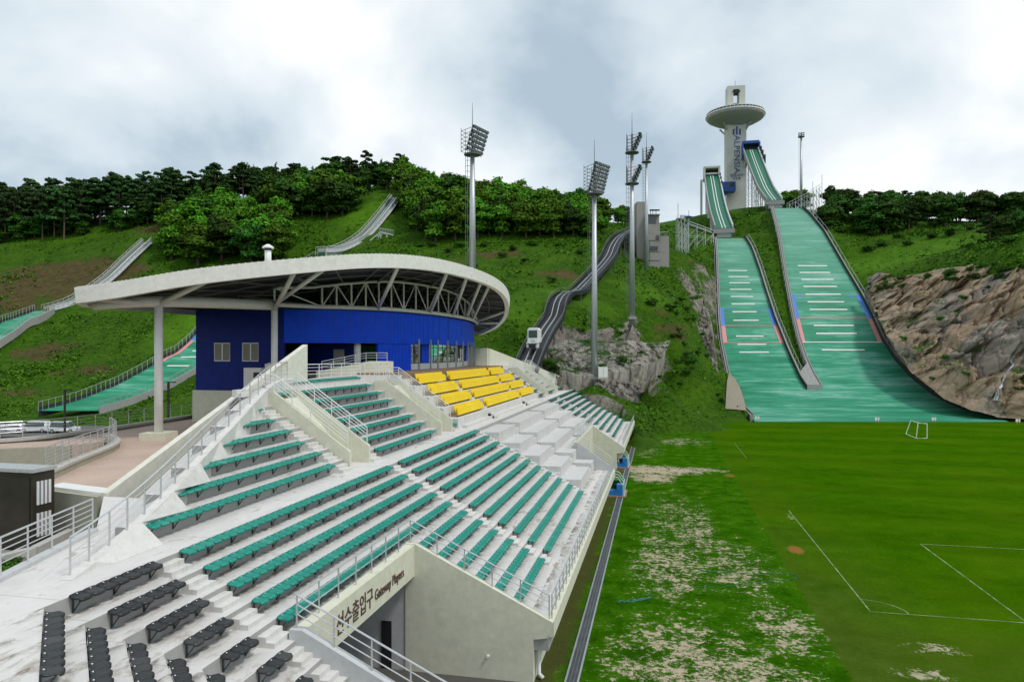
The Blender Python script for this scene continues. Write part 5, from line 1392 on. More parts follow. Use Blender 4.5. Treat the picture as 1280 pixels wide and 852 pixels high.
# recessed entrance at the near corner, blue pier, glass front
def along(P, y):
    for i in range(len(P)-1):
        if (P[i].y-y)*(P[i+1].y-y) <= 0 and P[i+1].y != P[i].y:
            t = (y-P[i].y)/(P[i+1].y-P[i].y); return P[i].lerp(P[i+1], t)
n = MB(); n.bx((-41.9, 57.4, ZF-.02), (-33, 96, ZF+.01)); n.prism([(p.x-.3, p.y) for p in FA[:-3]]+[(-33, 97), (-33, 57.5)], ZF-.3, ZF+.012); n.build('floor', M('pavilion_floor', (.16, .15, .14), .2, 1, .4), pav)
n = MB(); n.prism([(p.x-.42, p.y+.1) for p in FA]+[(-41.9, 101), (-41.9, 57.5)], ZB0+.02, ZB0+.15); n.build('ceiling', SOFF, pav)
n = MB(); n.bx((-34.5, 63.5, ZF), (-34.2, 96, ZB0)); n.bx((-34.2, 63.2, ZF), (-28.6, 63.5, ZB0)); n.build('inner_wall', SHADED_BLUE, pav)
n = MB(); n.bx((-31.5, 63.08, ZF), (-30.4, 63.19, ZF+2.2)); d = n.build('door', M('grey_door', (.42, .43, .42), .08, 2, .5), pav)
n = MB(); n.bx((-30.62, 63.0, ZF+1.0), (-30.5, 63.07, ZF+1.12)); n.build('handle', MAT['galv'], d)
pr = along(FA, 61.6)
n = MB(); n.tube([(-28.0, 60.95, ZF), (-28.0, 60.95, ZB0+.02)], .32, 18); n.build('entrance_column', MAT['white'], pav, smooth=True)
bl = [p for p in FA if 61.8 < p.y < 66.2]
n = MB(); band([Vector((-26.35, 61.9, 0))]+[p-Vector((.12, 0, 0)) for p in bl if p.y > 62.2], ZF, ZB0+.01, .35, n); n.build('front_wall', BLUE, pav)
# glass front, set back a little from the wall above
GF = [Vector((p.x-.9, p.y, 0)) for p in FA if 66 < p.y < 97]
n = MB(); band(GF, ZF+.0, ZF+.75, .25, n); n.build('sill_wall', MAT['white'], pav)
GP = crom(GF, 1); 
ys = [66.2, 69.4, 71.2, 74.0, 77.0, 80.2, 83.6, 87.0, 89.6, 92.2, 95.0]
for k in range(len(ys)-1):
    a, b = along(GF, min(max(ys[k], GF[0].y+.01), GF[-1].y-.01)), along(GF, min(ys[k+1], GF[-1].y-.01))
    if k in (1, 8):
        n = MB(); n.slab([(a.x, a.y, ZF), (b.x, b.y, ZF), (b.x, b.y, ZB0), (a.x, a.y, ZB0)], (-1, .1, 0), .3); n.build('pier', BLUE, pav)
        continue
    n = MB(); n.slab([(a.x-.1, a.y, ZF+.75), (b.x-.1, b.y, ZF+.75), (b.x-.1, b.y, ZB0), (a.x-.1, a.y, ZB0)], (-1, 0, 0), .03); g = n.build('window', GLASS, pav)
    n = MB()
    for t in (.02, .5, .98): q = a.lerp(b, t); n.beam((q.x-.1, q.y, ZF+.75), (q.x-.1, q.y, ZB0), .07)
    for z in (ZF+.8, ZF+1.5, ZF+2.4): n.beam((a.x-.08, a.y, z), (b.x-.08, b.y, z), .06)
    n.build('frame', MAT['dark'], g)
for y in ys:
    a = along(GF, min(max(y, GF[0].y+.01), GF[-1].y-.01)); n = MB(); n.beam((a.x+1.0, a.y, ZF+.1), (a.x+1.0, a.y, ZB0+.5), .16, .16); n.build('fin', MAT['galv'], pav)
# interior: pale counters and a green wall seen through the glass
n = MB(); n.bx((-33.9, 66, ZF+.01), (-33.6, 95, ZF+2.7)); n.build('back_wall', M('pale_green_wall', (.22, .52, .40), .2, 1, .6), pav)
for y in (72, 79, 86):
    n = MB(); n.tube([(-29.5, y, ZF), (-29.5, y, ZB0)], .28, 12); n.build('inner_column', MAT['white'], pav)
    n = MB(); n.bx((-28.5, y+1.5, ZF+.01), (-27.4, y+4.5, ZF+.95)); n.build('counter', MAT['white'], pav)

# roof: rim curve measured along the front, closed round the back
RIM = crom([(-38.6, 39.7, 17.2), (-36.0, 40.4, 17.6), (-31.2, 42.6, 18.65), (-25.6, 46.1, 19.65), (-21.6, 50.4, 20.45), (-19.3, 57.2, 20.95), (-17.9, 66, 21.0), (-17.7, 75, 20.8), (-18.4, 83, 20.1), (-20.2, 91, 18.9), (-23.0, 97.5, 17.6), (-26.8, 102.6, 16.6)], 8)
BACK = crom([(-26.8, 102.6, 16.6), (-31, 106, 16.9), (-38, 106, 17.4), (-46, 98, 17.8), (-48, 84, 17.9), (-47.5, 66, 17.8), (-44.8, 51, 17.5), (-41.2, 43.2, 17.2), (-38.6, 39.7, 17.2)], 8)
FH = 1.02
full = RIM+BACK[1:-1]
n = MB(); vs = []; K = len(full)
for i, p in enumerate(full):
    d = full[(i+1) % K]-full[i-1]; s = Vector((d.y, -d.x, 0)).normalized()
    a, b = p+s*.02, p-s*.5
    vs += [(a.x, a.y, p.z-.05), (a.x+s.x*.12, a.y+s.y*.12, p.z+FH), (b.x, b.y, p.z+FH+.03), (b.x, b.y, p.z-.05)]
n.add(vs, [(4*i+j, 4*i+(j+1) % 4, (4*i+4+(j+1) % 4) % (4*K), (4*i+4+j) % (4*K)) for i in range(K) for j in range(4)]); n.build('roof_fascia', ROOFW, pav)
cen = Vector((-34, 72, 19.4))
n = MB(); top = []; 
for f in (1, .75, .5, .25, .02): top.append([ (cen+(Vector((p.x, p.y, 0))-Vector((cen.x, cen.y, 0)))*f*.985).xy for p in full])
vs = []; 
for k, f in enumerate((1, .75, .5, .25, .02)):
    for i, p in enumerate(full): vs.append((top[k][i][0], top[k][i][1], p.z*f+(1-f)*21.5+FH-.12))
n.add(vs, [(k*K+i, k*K+(i+1) % K, (k+1)*K+(i+1) % K, (k+1)*K+i) for k in range(4) for i in range(K)]); n.build('roof', M('roof_sheet', (.5, .5, .48), .08, 1, .5), pav)
n = MB(); vs = []
for k, f in enumerate((.97, .75, .5, .25, .02)):
    for i, p in enumerate(full): q = cen+(p-cen)*f; vs.append((q.x, q.y, p.z*f+(1-f)*20.3+.35))
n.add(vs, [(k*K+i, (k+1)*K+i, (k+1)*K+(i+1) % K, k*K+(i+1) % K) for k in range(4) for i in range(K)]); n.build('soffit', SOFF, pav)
# standing seams on the roof edge
n = MB()
for i in range(0, len(RIM)-1, 1):
    for t in (0, .5):
        p = RIM[i].lerp(RIM[i+1], t); q = cen+(p-cen)*.9; n.beam((p.x, p.y, p.z+FH+.02), (q.x, q.y, p.z+FH+.08), .04, .06)
n.build('standing_seam', ROOFW, pav)
# ring chord at the wall head, running on to the plaza column
CH_ = crom([(-39.6, 42.2, 17.25), (-36.2, 44.6, 17.6), (-31.6, 52.6, 17.8)], 5)
n = MB(); n.tube(CH_, .42, 12); n.build('eaves_beam', TRUSS, pav, smooth=True)
ring = [Vector((-31.6, 52.6, 17.85))]+[Vector((p.x+nrm(FA, i).x*.45, p.y+nrm(FA, i).y*.45, 17.98)) for i, p in enumerate(FA) if i > 4 and p.y < 100.5]
n = MB(); n.tube(ring, .19, 10); n.build('ring_chord', TRUSS, pav, smooth=True)
def soff_z(x, y):
    # soffit height over a plan point, by the radial rule used for the soffit mesh
    v = Vector((x, y))-Vector((cen.x, cen.y)); best = None
    a = math.atan2(v.y, v.x)
    p = min(full, key=lambda q: abs((math.atan2(q.y-cen.y, q.x-cen.x)-a+math.pi) % (2*math.pi)-math.pi))
    f = min(1, v.length/(Vector((p.x, p.y))-Vector((cen.x, cen.y))).length); return p.z*f+(1-f)*20.3+.3
up = [Vector((p.x, p.y, max(p.z+.5, soff_z(p.x, p.y)-.35))) for p in ring]
n = MB(); n.tube(up, .13, 8); n.build('upper_chord', TRUSS, pav, smooth=True)
idx = list(range(0, len(ring), 2))
for k in range(len(idx)):
    i = idx[k]; n = MB(); n.tube([ring[i], up[i]], .085, 6); n.build('truss_post', TRUSS, pav)
    if k+1 < len(idx):
        j = idx[k+1]; n = MB(); a, b = (ring[i], up[j]) if k % 2 else (up[i], ring[j]); n.tube([a, b], .06, 6); n.build('truss_brace', TRUSS, pav)
# second truss line further in
ring2 = [p-nrm(ring, i)*4.0+Vector((0, 0, .3)) for i, p in enumerate(ring)]; up2 = [Vector((p.x, p.y, max(p.z+.6, soff_z(p.x, p.y)-.35))) for p in ring2]
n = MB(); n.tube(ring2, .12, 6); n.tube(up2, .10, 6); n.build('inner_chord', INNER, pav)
for k in range(len(idx)-1):
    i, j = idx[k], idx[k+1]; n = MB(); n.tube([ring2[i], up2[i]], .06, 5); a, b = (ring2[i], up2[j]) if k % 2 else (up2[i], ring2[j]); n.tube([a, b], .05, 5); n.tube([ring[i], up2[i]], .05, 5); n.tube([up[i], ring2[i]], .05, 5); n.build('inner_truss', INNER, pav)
# raking struts carrying the cantilever
RL = np.cumsum([0]+[(b-a).length for a, b in zip(RIM, RIM[1:])]); GL = np.cumsum([0]+[(b-a).length for a, b in zip(ring, ring[1:])])
def at(P, Ls, f):
    s = f*Ls[-1]; i = min(int(np.searchsorted(Ls, s)), len(P)-1); i = max(i, 1); t = (s-Ls[i-1])/(Ls[i]-Ls[i-1]); return P[i-1].lerp(P[i], t)
for fg, u in [(.0, 400), (.21, 499), (.36, 561), (.48, 587), (.585, 606), (.68, 616.5), (.77, 622), (.86, 618)]:
    g = at(ring, GL, fg)
    # rim point whose picture column matches the strut head
    def col(p): x, D = W2C(p.x, p.y); return CX+FPX*x/D
    cands = RIM[:int(len(RIM)*.78)] if u < 620 else RIM
    r_ = min(cands, key=lambda p: abs(col(p)-u)) if u < 618 else at(RIM, RL, {622: .80, 618: .89}[u])
    n = MB(); n.tube([g, r_+(cen-r_).normalized()*.6+Vector((0, 0, .1))], .17, 8); n.build('raking_strut', TRUSS, pav, smooth=True)
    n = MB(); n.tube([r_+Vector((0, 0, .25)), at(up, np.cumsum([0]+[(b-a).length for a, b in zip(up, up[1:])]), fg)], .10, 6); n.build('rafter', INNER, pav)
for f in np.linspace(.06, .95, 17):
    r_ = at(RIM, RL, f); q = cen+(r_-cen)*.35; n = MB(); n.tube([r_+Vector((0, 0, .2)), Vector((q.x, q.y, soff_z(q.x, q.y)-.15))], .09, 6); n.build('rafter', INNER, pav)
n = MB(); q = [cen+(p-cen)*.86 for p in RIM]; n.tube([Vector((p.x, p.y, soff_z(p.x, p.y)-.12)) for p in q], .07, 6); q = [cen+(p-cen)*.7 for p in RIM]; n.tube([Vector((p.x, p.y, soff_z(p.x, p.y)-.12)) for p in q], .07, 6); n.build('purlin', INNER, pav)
# columns with forked heads
for (x, y, z0, r_, heads) in [(-36.2, 44.6, 7.5, .30, [(-38.3, 41.2), (-31.5, 43.6)]), (-31.6, 52.6, 9.5, .27, [(-26.5, 46.8)])]:
    n = MB(); n.tube([(x, y, z0), (x, y, 17.95)], r_, 24); n.build('roof_column', MAT['white'], pav, smooth=True)
    for hx, hy in heads:
        n = MB(); n.tube([(x, y, 17.4), (hx, hy, soff_z(hx, hy)-.1)], r_*.7, 10); n.build('column_fork', TRUSS, pav, smooth=True)
n = MB(); n.box((-36.2, 44.6, 7.75), (1.9, 1.9, .5), .2); n.build('column_base', CREAM, pav)
for (x, y) in [UD(335, 57)]:
    cz_ = 21.1; n = MB(); n.tube([(x, y, cz_-.5), (x, y, cz_+1.25)], .26, 16); c = n.build('chimney', MAT['white'], pav, smooth=True)
    n = MB(); n.lathe([(.46, 1.28), (.46, 1.38), (.12, 1.6)], (x, y, cz_), 16); n.build('cowl', MAT['white'], c)
    n = MB(); n.lathe([(.28, 1.1), (.28, 1.3)], (x, y, cz_), 12); n.build('vent', MAT['dark'], c)
# white plant boxes by the parapet
u = thing('air_unit', (-35.9, 56.2, 10.4), 'white air conditioning unit against the dark blue end wall', 'air unit')
n = MB(); n.bx((-36.3, 55.4, 10.38), (-34.6, 56.5, 12.5)); n.build('casing', MAT['white'], u); n = MB(); n.bx((-35.3, 55.34, 11.6), (-34.7, 55.395, 12.1)); n.build('grille', MAT['dark'], u)
u = thing('air_unit', (-34.2, 56.2, 10.4), 'small white service box just below the second pavilion window', 'air unit')
n = MB(); n.bx((-34.4, 55.7, 12.3), (-33.2, 56.4, 12.85)); n.build('casing', MAT['white'], u); n = MB(); n.bx((-34.2, 55.8, 12.85), (-33.4, 56.3, 12.95)); n.build('lid', MAT['galv'], u)
# entrance ramp with low wall and white fences
n = MB(); n.slab([(-27.6, 52.2, ZTOP-.2), (-27.6, 52.2, ZTOP+.35), (-25.0, 56.8, ZTOP+1.15), (-23.6, 58.5, ZTOP+1.1), (-23.6, 58.5, ZTOP-.2)], (.8, -.4, 0), .25); w = n.build('ramp_wall', CREAM, pav)
railing('railing', [(-24.2, 42.6, ZTOP), (-23.4, 46.5, ZTOP), (-22.9, 50.4, ZTOP)], 'white railing at the top of the tier beside the big parapet', 'rail_white', h=1.05, bars=4, step=1.3, group='white railings at the pavilion entrance')
railing('railing', [(-22.8, 51.0, ZTOP), (-22.6, 55.2, ZTOP)], 'white railing before the blue entrance pier', 'rail_white', h=1.05, bars=3, step=.85, group='white railings at the pavilion entrance')
railing('railing', [(-27.3, 52.6, ZTOP+.4), (-25.1, 56.4, ZTOP+1.1), (-23.9, 58.2, ZTOP+1.1)], 'white handrail on the low ramp wall at the entrance', 'rail_white', h=.75, bars=3, step=1.1, group='white railings at the pavilion entrance')
# ------------------------------------------------------------------ rock faces
def rock_mat(name, cols, moss=.5, strata=(1, 1, 1), sc=.35):
    m, N, L, bs = new_mat(name); g = geo(N); pos = g.outputs['Position']
    n1 = noise_node(N, L, pos, sc, 8, .68, .6, strata); n2 = noise_node(N, L, pos, sc*5, 8, .7, .3, strata); n3 = noise_node(N, L, pos, .12, 4, .6)
    vo = N.new('ShaderNodeTexVoronoi'); vo.feature = 'DISTANCE_TO_EDGE'; vo.inputs['Scale'].default_value = .2
    mp = N.new('ShaderNodeMapping'); mp.inputs['Scale'].default_value = strata; mp.inputs['Rotation'].default_value = (0, R(35) if strata[0] > 1.3 else 0, 0); L.new(pos, mp.inputs[0])
    dm = N.new('ShaderNodeVectorMath'); dm.operation = 'ADD'; L.new(mp.outputs[0], dm.inputs[0])
    tn = N.new('ShaderNodeTexNoise'); tn.inputs['Scale'].default_value = .8; tn.inputs['Detail'].default_value = 4; L.new(pos, tn.inputs['Vector']); sc_ = N.new('ShaderNodeVectorMath'); sc_.operation = 'SCALE'; sc_.inputs['Scale'].default_value = 1.6; L.new(tn.outputs['Color'], sc_.inputs[0]); L.new(sc_.outputs[0], dm.inputs[1])
    L.new(dm.outputs[0], vo.inputs['Vector'])
    c = ramp(N, L, n1, [(.30, cols[0]), (.44, cols[1]), (.56, cols[2]), (.70, cols[3])])
    c = mixc(N, L, .75, c, ramp(N, L, n2, [(.28, (.42, .41, .40)), (.5, (.95, .95, .95)), (.72, (1.4, 1.38, 1.35))]), 'MULTIPLY')
    v2 = N.new('ShaderNodeTexVoronoi'); v2.inputs['Scale'].default_value = .11; L.new(dm.outputs[0], v2.inputs['Vector']); s2 = N.new('ShaderNodeSeparateColor'); L.new(v2.outputs['Color'], s2.inputs[0])
    c = mixc(N, L, .55, c, ramp(N, L, math_(N, L, 'ADD', math_(N, L, 'MULTIPLY', s2.outputs[0], .6), math_(N, L, 'MULTIPLY', n1, .4)), [(.25, cols[4]), (.5, cols[5]), (.75, cols[6])]))
    c = mixc(N, L, maprange(N, L, vo.outputs['Distance'], .0, .05, .45, 0), c, (.02, .018, .014))
    sep = N.new('ShaderNodeSeparateXYZ'); L.new(g.outputs['Normal'], sep.inputs[0])
    ms = math_(N, L, 'ADD', sep.outputs['Z'], math_(N, L, 'MULTIPLY', math_(N, L, 'SUBTRACT', n3, .5), 1.6))
    ms = math_(N, L, 'ADD', ms, math_(N, L, 'MULTIPLY', math_(N, L, 'SUBTRACT', n2, .5), .5))
    gr = ramp(N, L, n2, [(.3, (.012, .04, .004)), (.7, (.045, .12, .012))])
    c = mixc(N, L, maprange(N, L, ms, 1.12-moss*.7, 1.30-moss*.7), c, gr)
    L.new(c, bs.inputs['Base Color']); bs.inputs['Roughness'].default_value = .9; bs.inputs['Specular IOR Level'].default_value = .2
    h = math_(N, L, 'ADD', math_(N, L, 'MULTIPLY', n2, 1.0), math_(N, L, 'MULTIPLY', maprange(N, L, vo.outputs['Distance'], 0, .12), .5))
    bump(N, L, bs, h, 1.0, .5); return m
TAN = rock_mat('tan_cliff_rock', [(.11, .10, .095), (.30, .21, .135), (.40, .32, .24), (.36, .35, .335), (.24, .235, .225), (.40, .29, .18), (.44, .30, .21)], .44, (1.2, 1.2, .55), .13)
GREYR = rock_mat('grey_slab_rock', [(.10, .093, .085), (.26, .235, .20), (.38, .35, .305), (.52, .49, .44), (.22, .20, .18), (.38, .36, .33), (.45, .41, .36)], .42, (2.4, 1.5, .25), .42)
def cell(v): 
    d, p = mnoise.voronoi(v); return d, p
def rock_sheet(name, bot, top, nu, nv, amp, seed, mat, cellsz=5.0, bulge=0.0, shear=0.0, lean=None):
    B_, T_ = [W(*b) for b in bot], [W(*t) for t in top]
    def samp(P, t):
        L_ = [0]; 
        for a, b in zip(P, P[1:]): L_.append(L_[-1]+(b-a).length)
        s = t*L_[-1]; i = 1
        while i < len(P)-1 and L_[i] < s: i += 1
        return P[i-1].lerp(P[i], (s-L_[i-1])/max(1e-6, L_[i]-L_[i-1]))
    V = np.zeros((nv, nu, 3)); cam2 = Vector((0, 0, CAMZ))
    for j in range(nu):
        b, t = samp(B_, j/(nu-1)), samp(T_, j/(nu-1))
        for i in range(nv):
            f = i/(nv-1); p = b.lerp(t, f)
            out_ = Vector((SN*1.0, -CS, .35)).normalized()
            q = Vector((p.x/cellsz+seed, p.y/cellsz, p.z/cellsz*(.8)+shear*p.x/cellsz))
            d1, pts = mnoise.voronoi(q); h1 = (math.sin(pts[0].x*12.9+pts[0].y*78.2+pts[0].z*37.7)*43758.5) % 1
            d2, pts2 = mnoise.voronoi(q*2.6); h2 = (math.sin(pts2[0].x*12.9+pts2[0].y*78.2+pts2[0].z*37.7)*43758.5) % 1
            d3, pts3 = mnoise.voronoi(q*6.5); h3 = (math.sin(pts3[0].x*12.9+pts3[0].y*78.2+pts3[0].z*37.7)*43758.5) % 1
            fr = mnoise.fractal(q*1.3, 1, 2, 5)
            rv = Vector((math.sin(h1*91), math.sin(h1*57+1), math.sin(h1*33+2))); r2 = Vector((math.sin(h2*91), math.sin(h2*57+1), math.sin(h2*33+2)))
            e = (h1-.4)*.9+(h2-.5)*.40+(h3-.5)*.16+fr*.16+(q-pts[0]).dot(rv)*.65+(q*2.6-pts2[0]).dot(r2)*.42 - .45*max(0, .18-(d1[1]-d1[0]))/.18
            k = min(1, f*5, (1-f)*5)*.85+.15
            p = p+out_*(amp*e*k + bulge*math.sin(math.pi*f))
            if i == 0 and mat is GREYR: p = p+Vector((-SN, CS, 0))*2.5+Vector((0, 0, -5))
            V[i, j] = p
    F = np.array([(i*nu+j, i*nu+j+1, (i+1)*nu+j+1, (i+1)*nu+j) for i in range(nv-1) for j in range(nu-1)])
    o = mesh_np(name, V.reshape(-1, 3), F, mat); tag(o, kind='structure'); return o, V
cliff, CV = rock_sheet('cliff', [(1086, 362, 205), (1096, 392, 190), (1118, 434, 173), (1150, 474, 161), (1180, 499, 153), (1215, 514, 147), (1250, 521, 143), (1300, 525, 139), (1420, 533, 132)],
    [(1084, 347, 208), (1100, 339, 205), (1125, 347, 200), (1160, 340, 192), (1195, 333, 183), (1225, 330, 176), (1260, 330, 168), (1310, 318, 158), (1420, 300, 146)], 210, 140, 4.4, 3.3, TAN, 7.0, 1.5, .0)
rock_sheet('rock_outcrop', [(683, 450, 122), (700, 463, 119.5), (720, 470, 119), (742, 470, 120), (765, 467, 121.5), (790, 462, 125), (815, 455, 131), (832, 440, 140)],
    [(684, 434, 131), (705, 424, 134), (730, 424, 135), (760, 427, 134), (785, 425, 136), (805, 428, 139), (825, 428, 143), (838, 425, 147)], 130, 56, 1.0, 11.1, GREYR, 3.2, .1, .0)
rock_sheet('rock_outcrop', [(742, 487, 118.5), (755, 497, 118.3), (775, 499, 119), (800, 498, 120.5)], [(742, 476, 121), (757, 474, 121.5), (780, 475, 122), (800, 482, 122.3)], 46, 24, 1.0, 5.7, GREYR, 1.8, .5, .6)
rock_sheet('rock_outcrop', [(872, 410, 172), (880, 440, 163), (888, 470, 156), (895, 492, 152)], [(880, 370, 190), (890, 405, 176), (895, 440, 166), (900, 480, 156)], 40, 60, 1.2, 3.1, GREYR, 2.4, .3, .5)

def boulder_mesh(seed):
    bm = bmesh.new(); bmesh.ops.create_icosphere(bm, subdivisions=3, radius=1)
    for v in bm.verts:
        p = v.co.copy(); d, pts = mnoise.voronoi(p*1.1+Vector((seed, 0, 0))); v.co = p*(1+.28*(d[0]-.5)+.18*mnoise.fractal(p*1.5+Vector((seed*3, 0, 0)), 1, 2, 4)); v.co.z *= .75
    me = bpy.data.meshes.new('boulder'); bm.to_mesh(me); bm.free(); me.materials.append(GREYR); return me
BM_ = [boulder_mesh(s) for s in range(5)]
k = 0
for i in range(30):
    u = 781+i*3.3+rng.uniform(-1, 1); D = 141.5+rng.uniform(-.9, .9); x, y = UD(u, D); z = hat(x, y)
    o = bpy.data.objects.new('boulder', BM_[i % 5]); COL.objects.link(o); s = rng.uniform(.22, .5)*(2.0 if i in (5, 17, 24) else 1)
    o.location = (x, y, max(z, 0)+.1*s); o.rotation_euler = (rng.uniform(0, 6), rng.uniform(0, .5), rng.uniform(0, 6)); o.scale = (s*1.2, s, s)
    tag(o, 'grey boulder in the loose row along the foot of the grassy bank', 'boulder', 'boulders along the foot of the bank')

# waterfall down the cliff
def cliff_at(u, v):
    best = None
    q = CV.reshape(-1, 3); xr = q[:, 0]*CS+q[:, 1]*SN; D = -q[:, 0]*SN+q[:, 1]*CS
    uu = CX+FPX*xr/D; vv = CY-(q[:, 2]-CAMZ)*FPX/D; i = np.argmin((uu-u)**2+(vv-v)**2); return Vector(q[i])
wf = MB(); P = []
for u, v, w in [(1262.5, 446, .15), (1261, 452, .3), (1261.5, 457, .25), (1258, 463, .35), (1255, 468, .25), (1255, 473, .4), (1250, 478, .3), (1248, 483, .5), (1244, 489, .35), (1244, 495, .6), (1241, 500, .7)]:
    p = cliff_at(u, v)+Vector((SN, -CS, .2))*.9; P.append([p+Vector((CS, SN, 0))*w*s*.75+Vector((SN, -CS, 0))*(.25-abs(s)*.3) for s in (-1, -.4, .2, 1)])
wf.grid(P)
def fall_mat():
    m, N, L, bs = new_mat('falling_water'); pos = geo(N).outputs['Position']
    c = ramp(N, L, noise_node(N, L, pos, 1.8, 6, .7, .3, (2, 2, .5)), [(.38, (.10, .10, .10)), (.55, (.55, .57, .6)), (.7, (.85, .87, .9))]); L.new(c, bs.inputs['Base Color']); bs.inputs['Roughness'].default_value = .25; return m
o = wf.build('waterfall', fall_mat(), smooth=True); tag(o, 'thin white waterfall trickling down the tan rock cliff', 'waterfall')

# ------------------------------------------------------------------ trees
def leaf_mat(name, c0, c1, c2):
    m, N, L, bs = new_mat(name); g = geo(N); pos = g.outputs['Position']; oi = N.new('ShaderNodeObjectInfo')
    n1 = noise_node(N, L, pos, .42, 4, .6); n2 = noise_node(N, L, pos, 2.6, 3, .6)
    c = ramp(N, L, math_(N, L, 'ADD', math_(N, L, 'MULTIPLY', n1, .55), math_(N, L, 'MULTIPLY', n2, .45)), [(.36, c0), (.5, c1), (.63, c2)])
    h = N.new('ShaderNodeHueSaturation'); L.new(c, h.inputs['Color'])
    L.new(maprange(N, L, oi.outputs['Random'], 0, 1, .55, 1.5), h.inputs['Value']); L.new(maprange(N, L, oi.outputs['Random'], 0, 1, .475, .515), h.inputs['Hue'])
    L.new(h.outputs[0], bs.inputs['Base Color']); bs.inputs['Roughness'].default_value = .75; bs.inputs['Specular IOR Level'].default_value = .12
    return m
LF = leaf_mat('broad_leaves', (.024, .080, .004), (.064, .185, .009), (.125, .265, .018)); PN = leaf_mat('pine_needles', (.011, .034, .008), (.028, .072, .017), (.052, .108, .026))
DLF = leaf_mat('dark_leaves', (.012, .044, .005), (.030, .096, .010), (.058, .145, .014))
BUSHM = leaf_mat('bush_leaves', (.012, .042, .003), (.030, .10, .007), (.062, .165, .012))
BARK = M('bark', (.085, .065, .05), .3, 2, .9); PBARK = M('pine_bark', (.14, .09, .065), .3, 2, .9)
def quads(C, Nn, S, r):
    """leaf quads with centres C, normals Nn, sizes S"""
    n = len(C); a = r.normal(size=(n, 3)); t = np.cross(Nn, a); t /= np.linalg.norm(t, axis=1)[:, None]+1e-9; b = np.cross(Nn, t)
    S = S[:, None]; V = np.stack([C-t*S-b*S*.55, C+t*S-b*S*.35, C+t*S*.8+b*S*.6, C-t*S*.7+b*S*.5], 1).reshape(-1, 3)
    return V, np.arange(4*n).reshape(-1, 4)
def crown(lobes, n, size, r, shell=.35):
    """lobes: (centre, radii); leaves spread through a thick uneven shell"""
    Cs, Ns = [], []; w = np.array([l[1][0]*l[1][1] for l in lobes]); w = w/w.sum()
    for (c, rad), k in zip(lobes, (w*n).astype(int)):
        d = r.normal(size=(k, 3)); d /= np.linalg.norm(d, axis=1)[:, None]
        d[:, 2] = np.where(d[:, 2] < -.35, -d[:, 2]*.6, d[:, 2])
        q = 1-shell*r.random((k, 1))**1.5; q = q*(1+.16*np.sin(d[:, :1]*7+c[0])*np.cos(d[:, 1:2]*6+c[1])+.1*r.normal(size=(k, 1)))
        Cs.append(np.array(c)+d*np.array(rad)*q); nn_ = d+r.normal(size=(k, 3))*.55; nn_[:, 2] += .35; Ns.append(nn_/np.linalg.norm(nn_, axis=1)[:, None])
    C, Nn = np.concatenate(Cs), np.concatenate(Ns); return quads(C, Nn, size*(.6+.8*r.random(len(C))), r)
def np_mesh(name, V, F, mat):
    o = mesh_np(name, V, F, mat); me = o.data; bpy.data.objects.remove(o); return me
def broadleaf(seed, mat, n=3600, tall=1.0):
    """unit tree, height 1"""
    r = np.random.default_rng(seed); lobes = []
    for i in range(11):
        a = r.uniform(0, 6.28); h = r.uniform(.42, .80); rr = r.uniform(.10, .30)*(1.25-h)
        lobes.append(((math.cos(a)*rr*1.2, math.sin(a)*rr*1.2, h), (r.uniform(.13, .2), r.uniform(.13, .2), r.uniform(.10, .16))))
    lobes += [((0, 0, .86), (.13, .13, .13)), ((.05, -.05, .6), (.24, .24, .22)), ((0, 0, .36), (.2, .2, .12)), ((.04, .03, .2), (.22, .22, .15))]
    V, F = crown(lobes, n, .030, r); cr_ = np_mesh('crown', V, F, mat)
    m = MB(); m.tube([(0, 0, -.06), (.01, 0, .2), (0, .02, .5)], [.028, .02, .008], 7)
    for (c, rad) in lobes[:8]: m.tube([(0, .005, .24+.12*r.random()), (c[0]*.5, c[1]*.5, c[2]*.75), c], [.012, .008, .003], 5)
    o = m.build('trunk', BARK); me = o.data; bpy.data.objects.remove(o); return cr_, me
def pine(seed, n=3000):
    r = np.random.default_rng(seed); lobes = []; lim = []
    lean = r.uniform(-.04, .04, 2)
    for i in range(16):
        h = .36+.61*(i/15)**.9; a = i*2.4+r.uniform(-.4, .4); reach = (.20*(1.12-h)+.05)*r.uniform(.7, 1.35)
        c = (math.cos(a)*reach+lean[0]*h, math.sin(a)*reach+lean[1]*h, h+r.uniform(-.015, .02)); lobes.append((c, (r.uniform(.075, .125)*(1.4-h*.7), r.uniform(.075, .125)*(1.4-h*.7), r.uniform(.035, .06)))); lim.append((h-.03, c))
    lobes.append(((lean[0], lean[1], .97), (.05, .05, .05)))
    V, F = crown(lobes, n, .023, r, .7); cr_ = np_mesh('crown', V, F, PN)
    m = MB(); m.tube([(0, 0, -.05), (lean[0]*.4, lean[1]*.4, .4), (lean[0], lean[1], .96)], [.016, .012, .003], 6)
    for h, c in lim: m.tube([(lean[0]*h, lean[1]*h, h), c], [.005, .002], 4)
    o = m.build('trunk', PBARK); me = o.data; bpy.data.objects.remove(o); return cr_, me
BV = [broadleaf(s, LF) for s in (1, 2, 3, 4)]; DV = [broadleaf(s, DLF) for s in (11, 12, 13, 14)]; PV = [pine(s) for s in (21, 22, 23, 24, 25)]
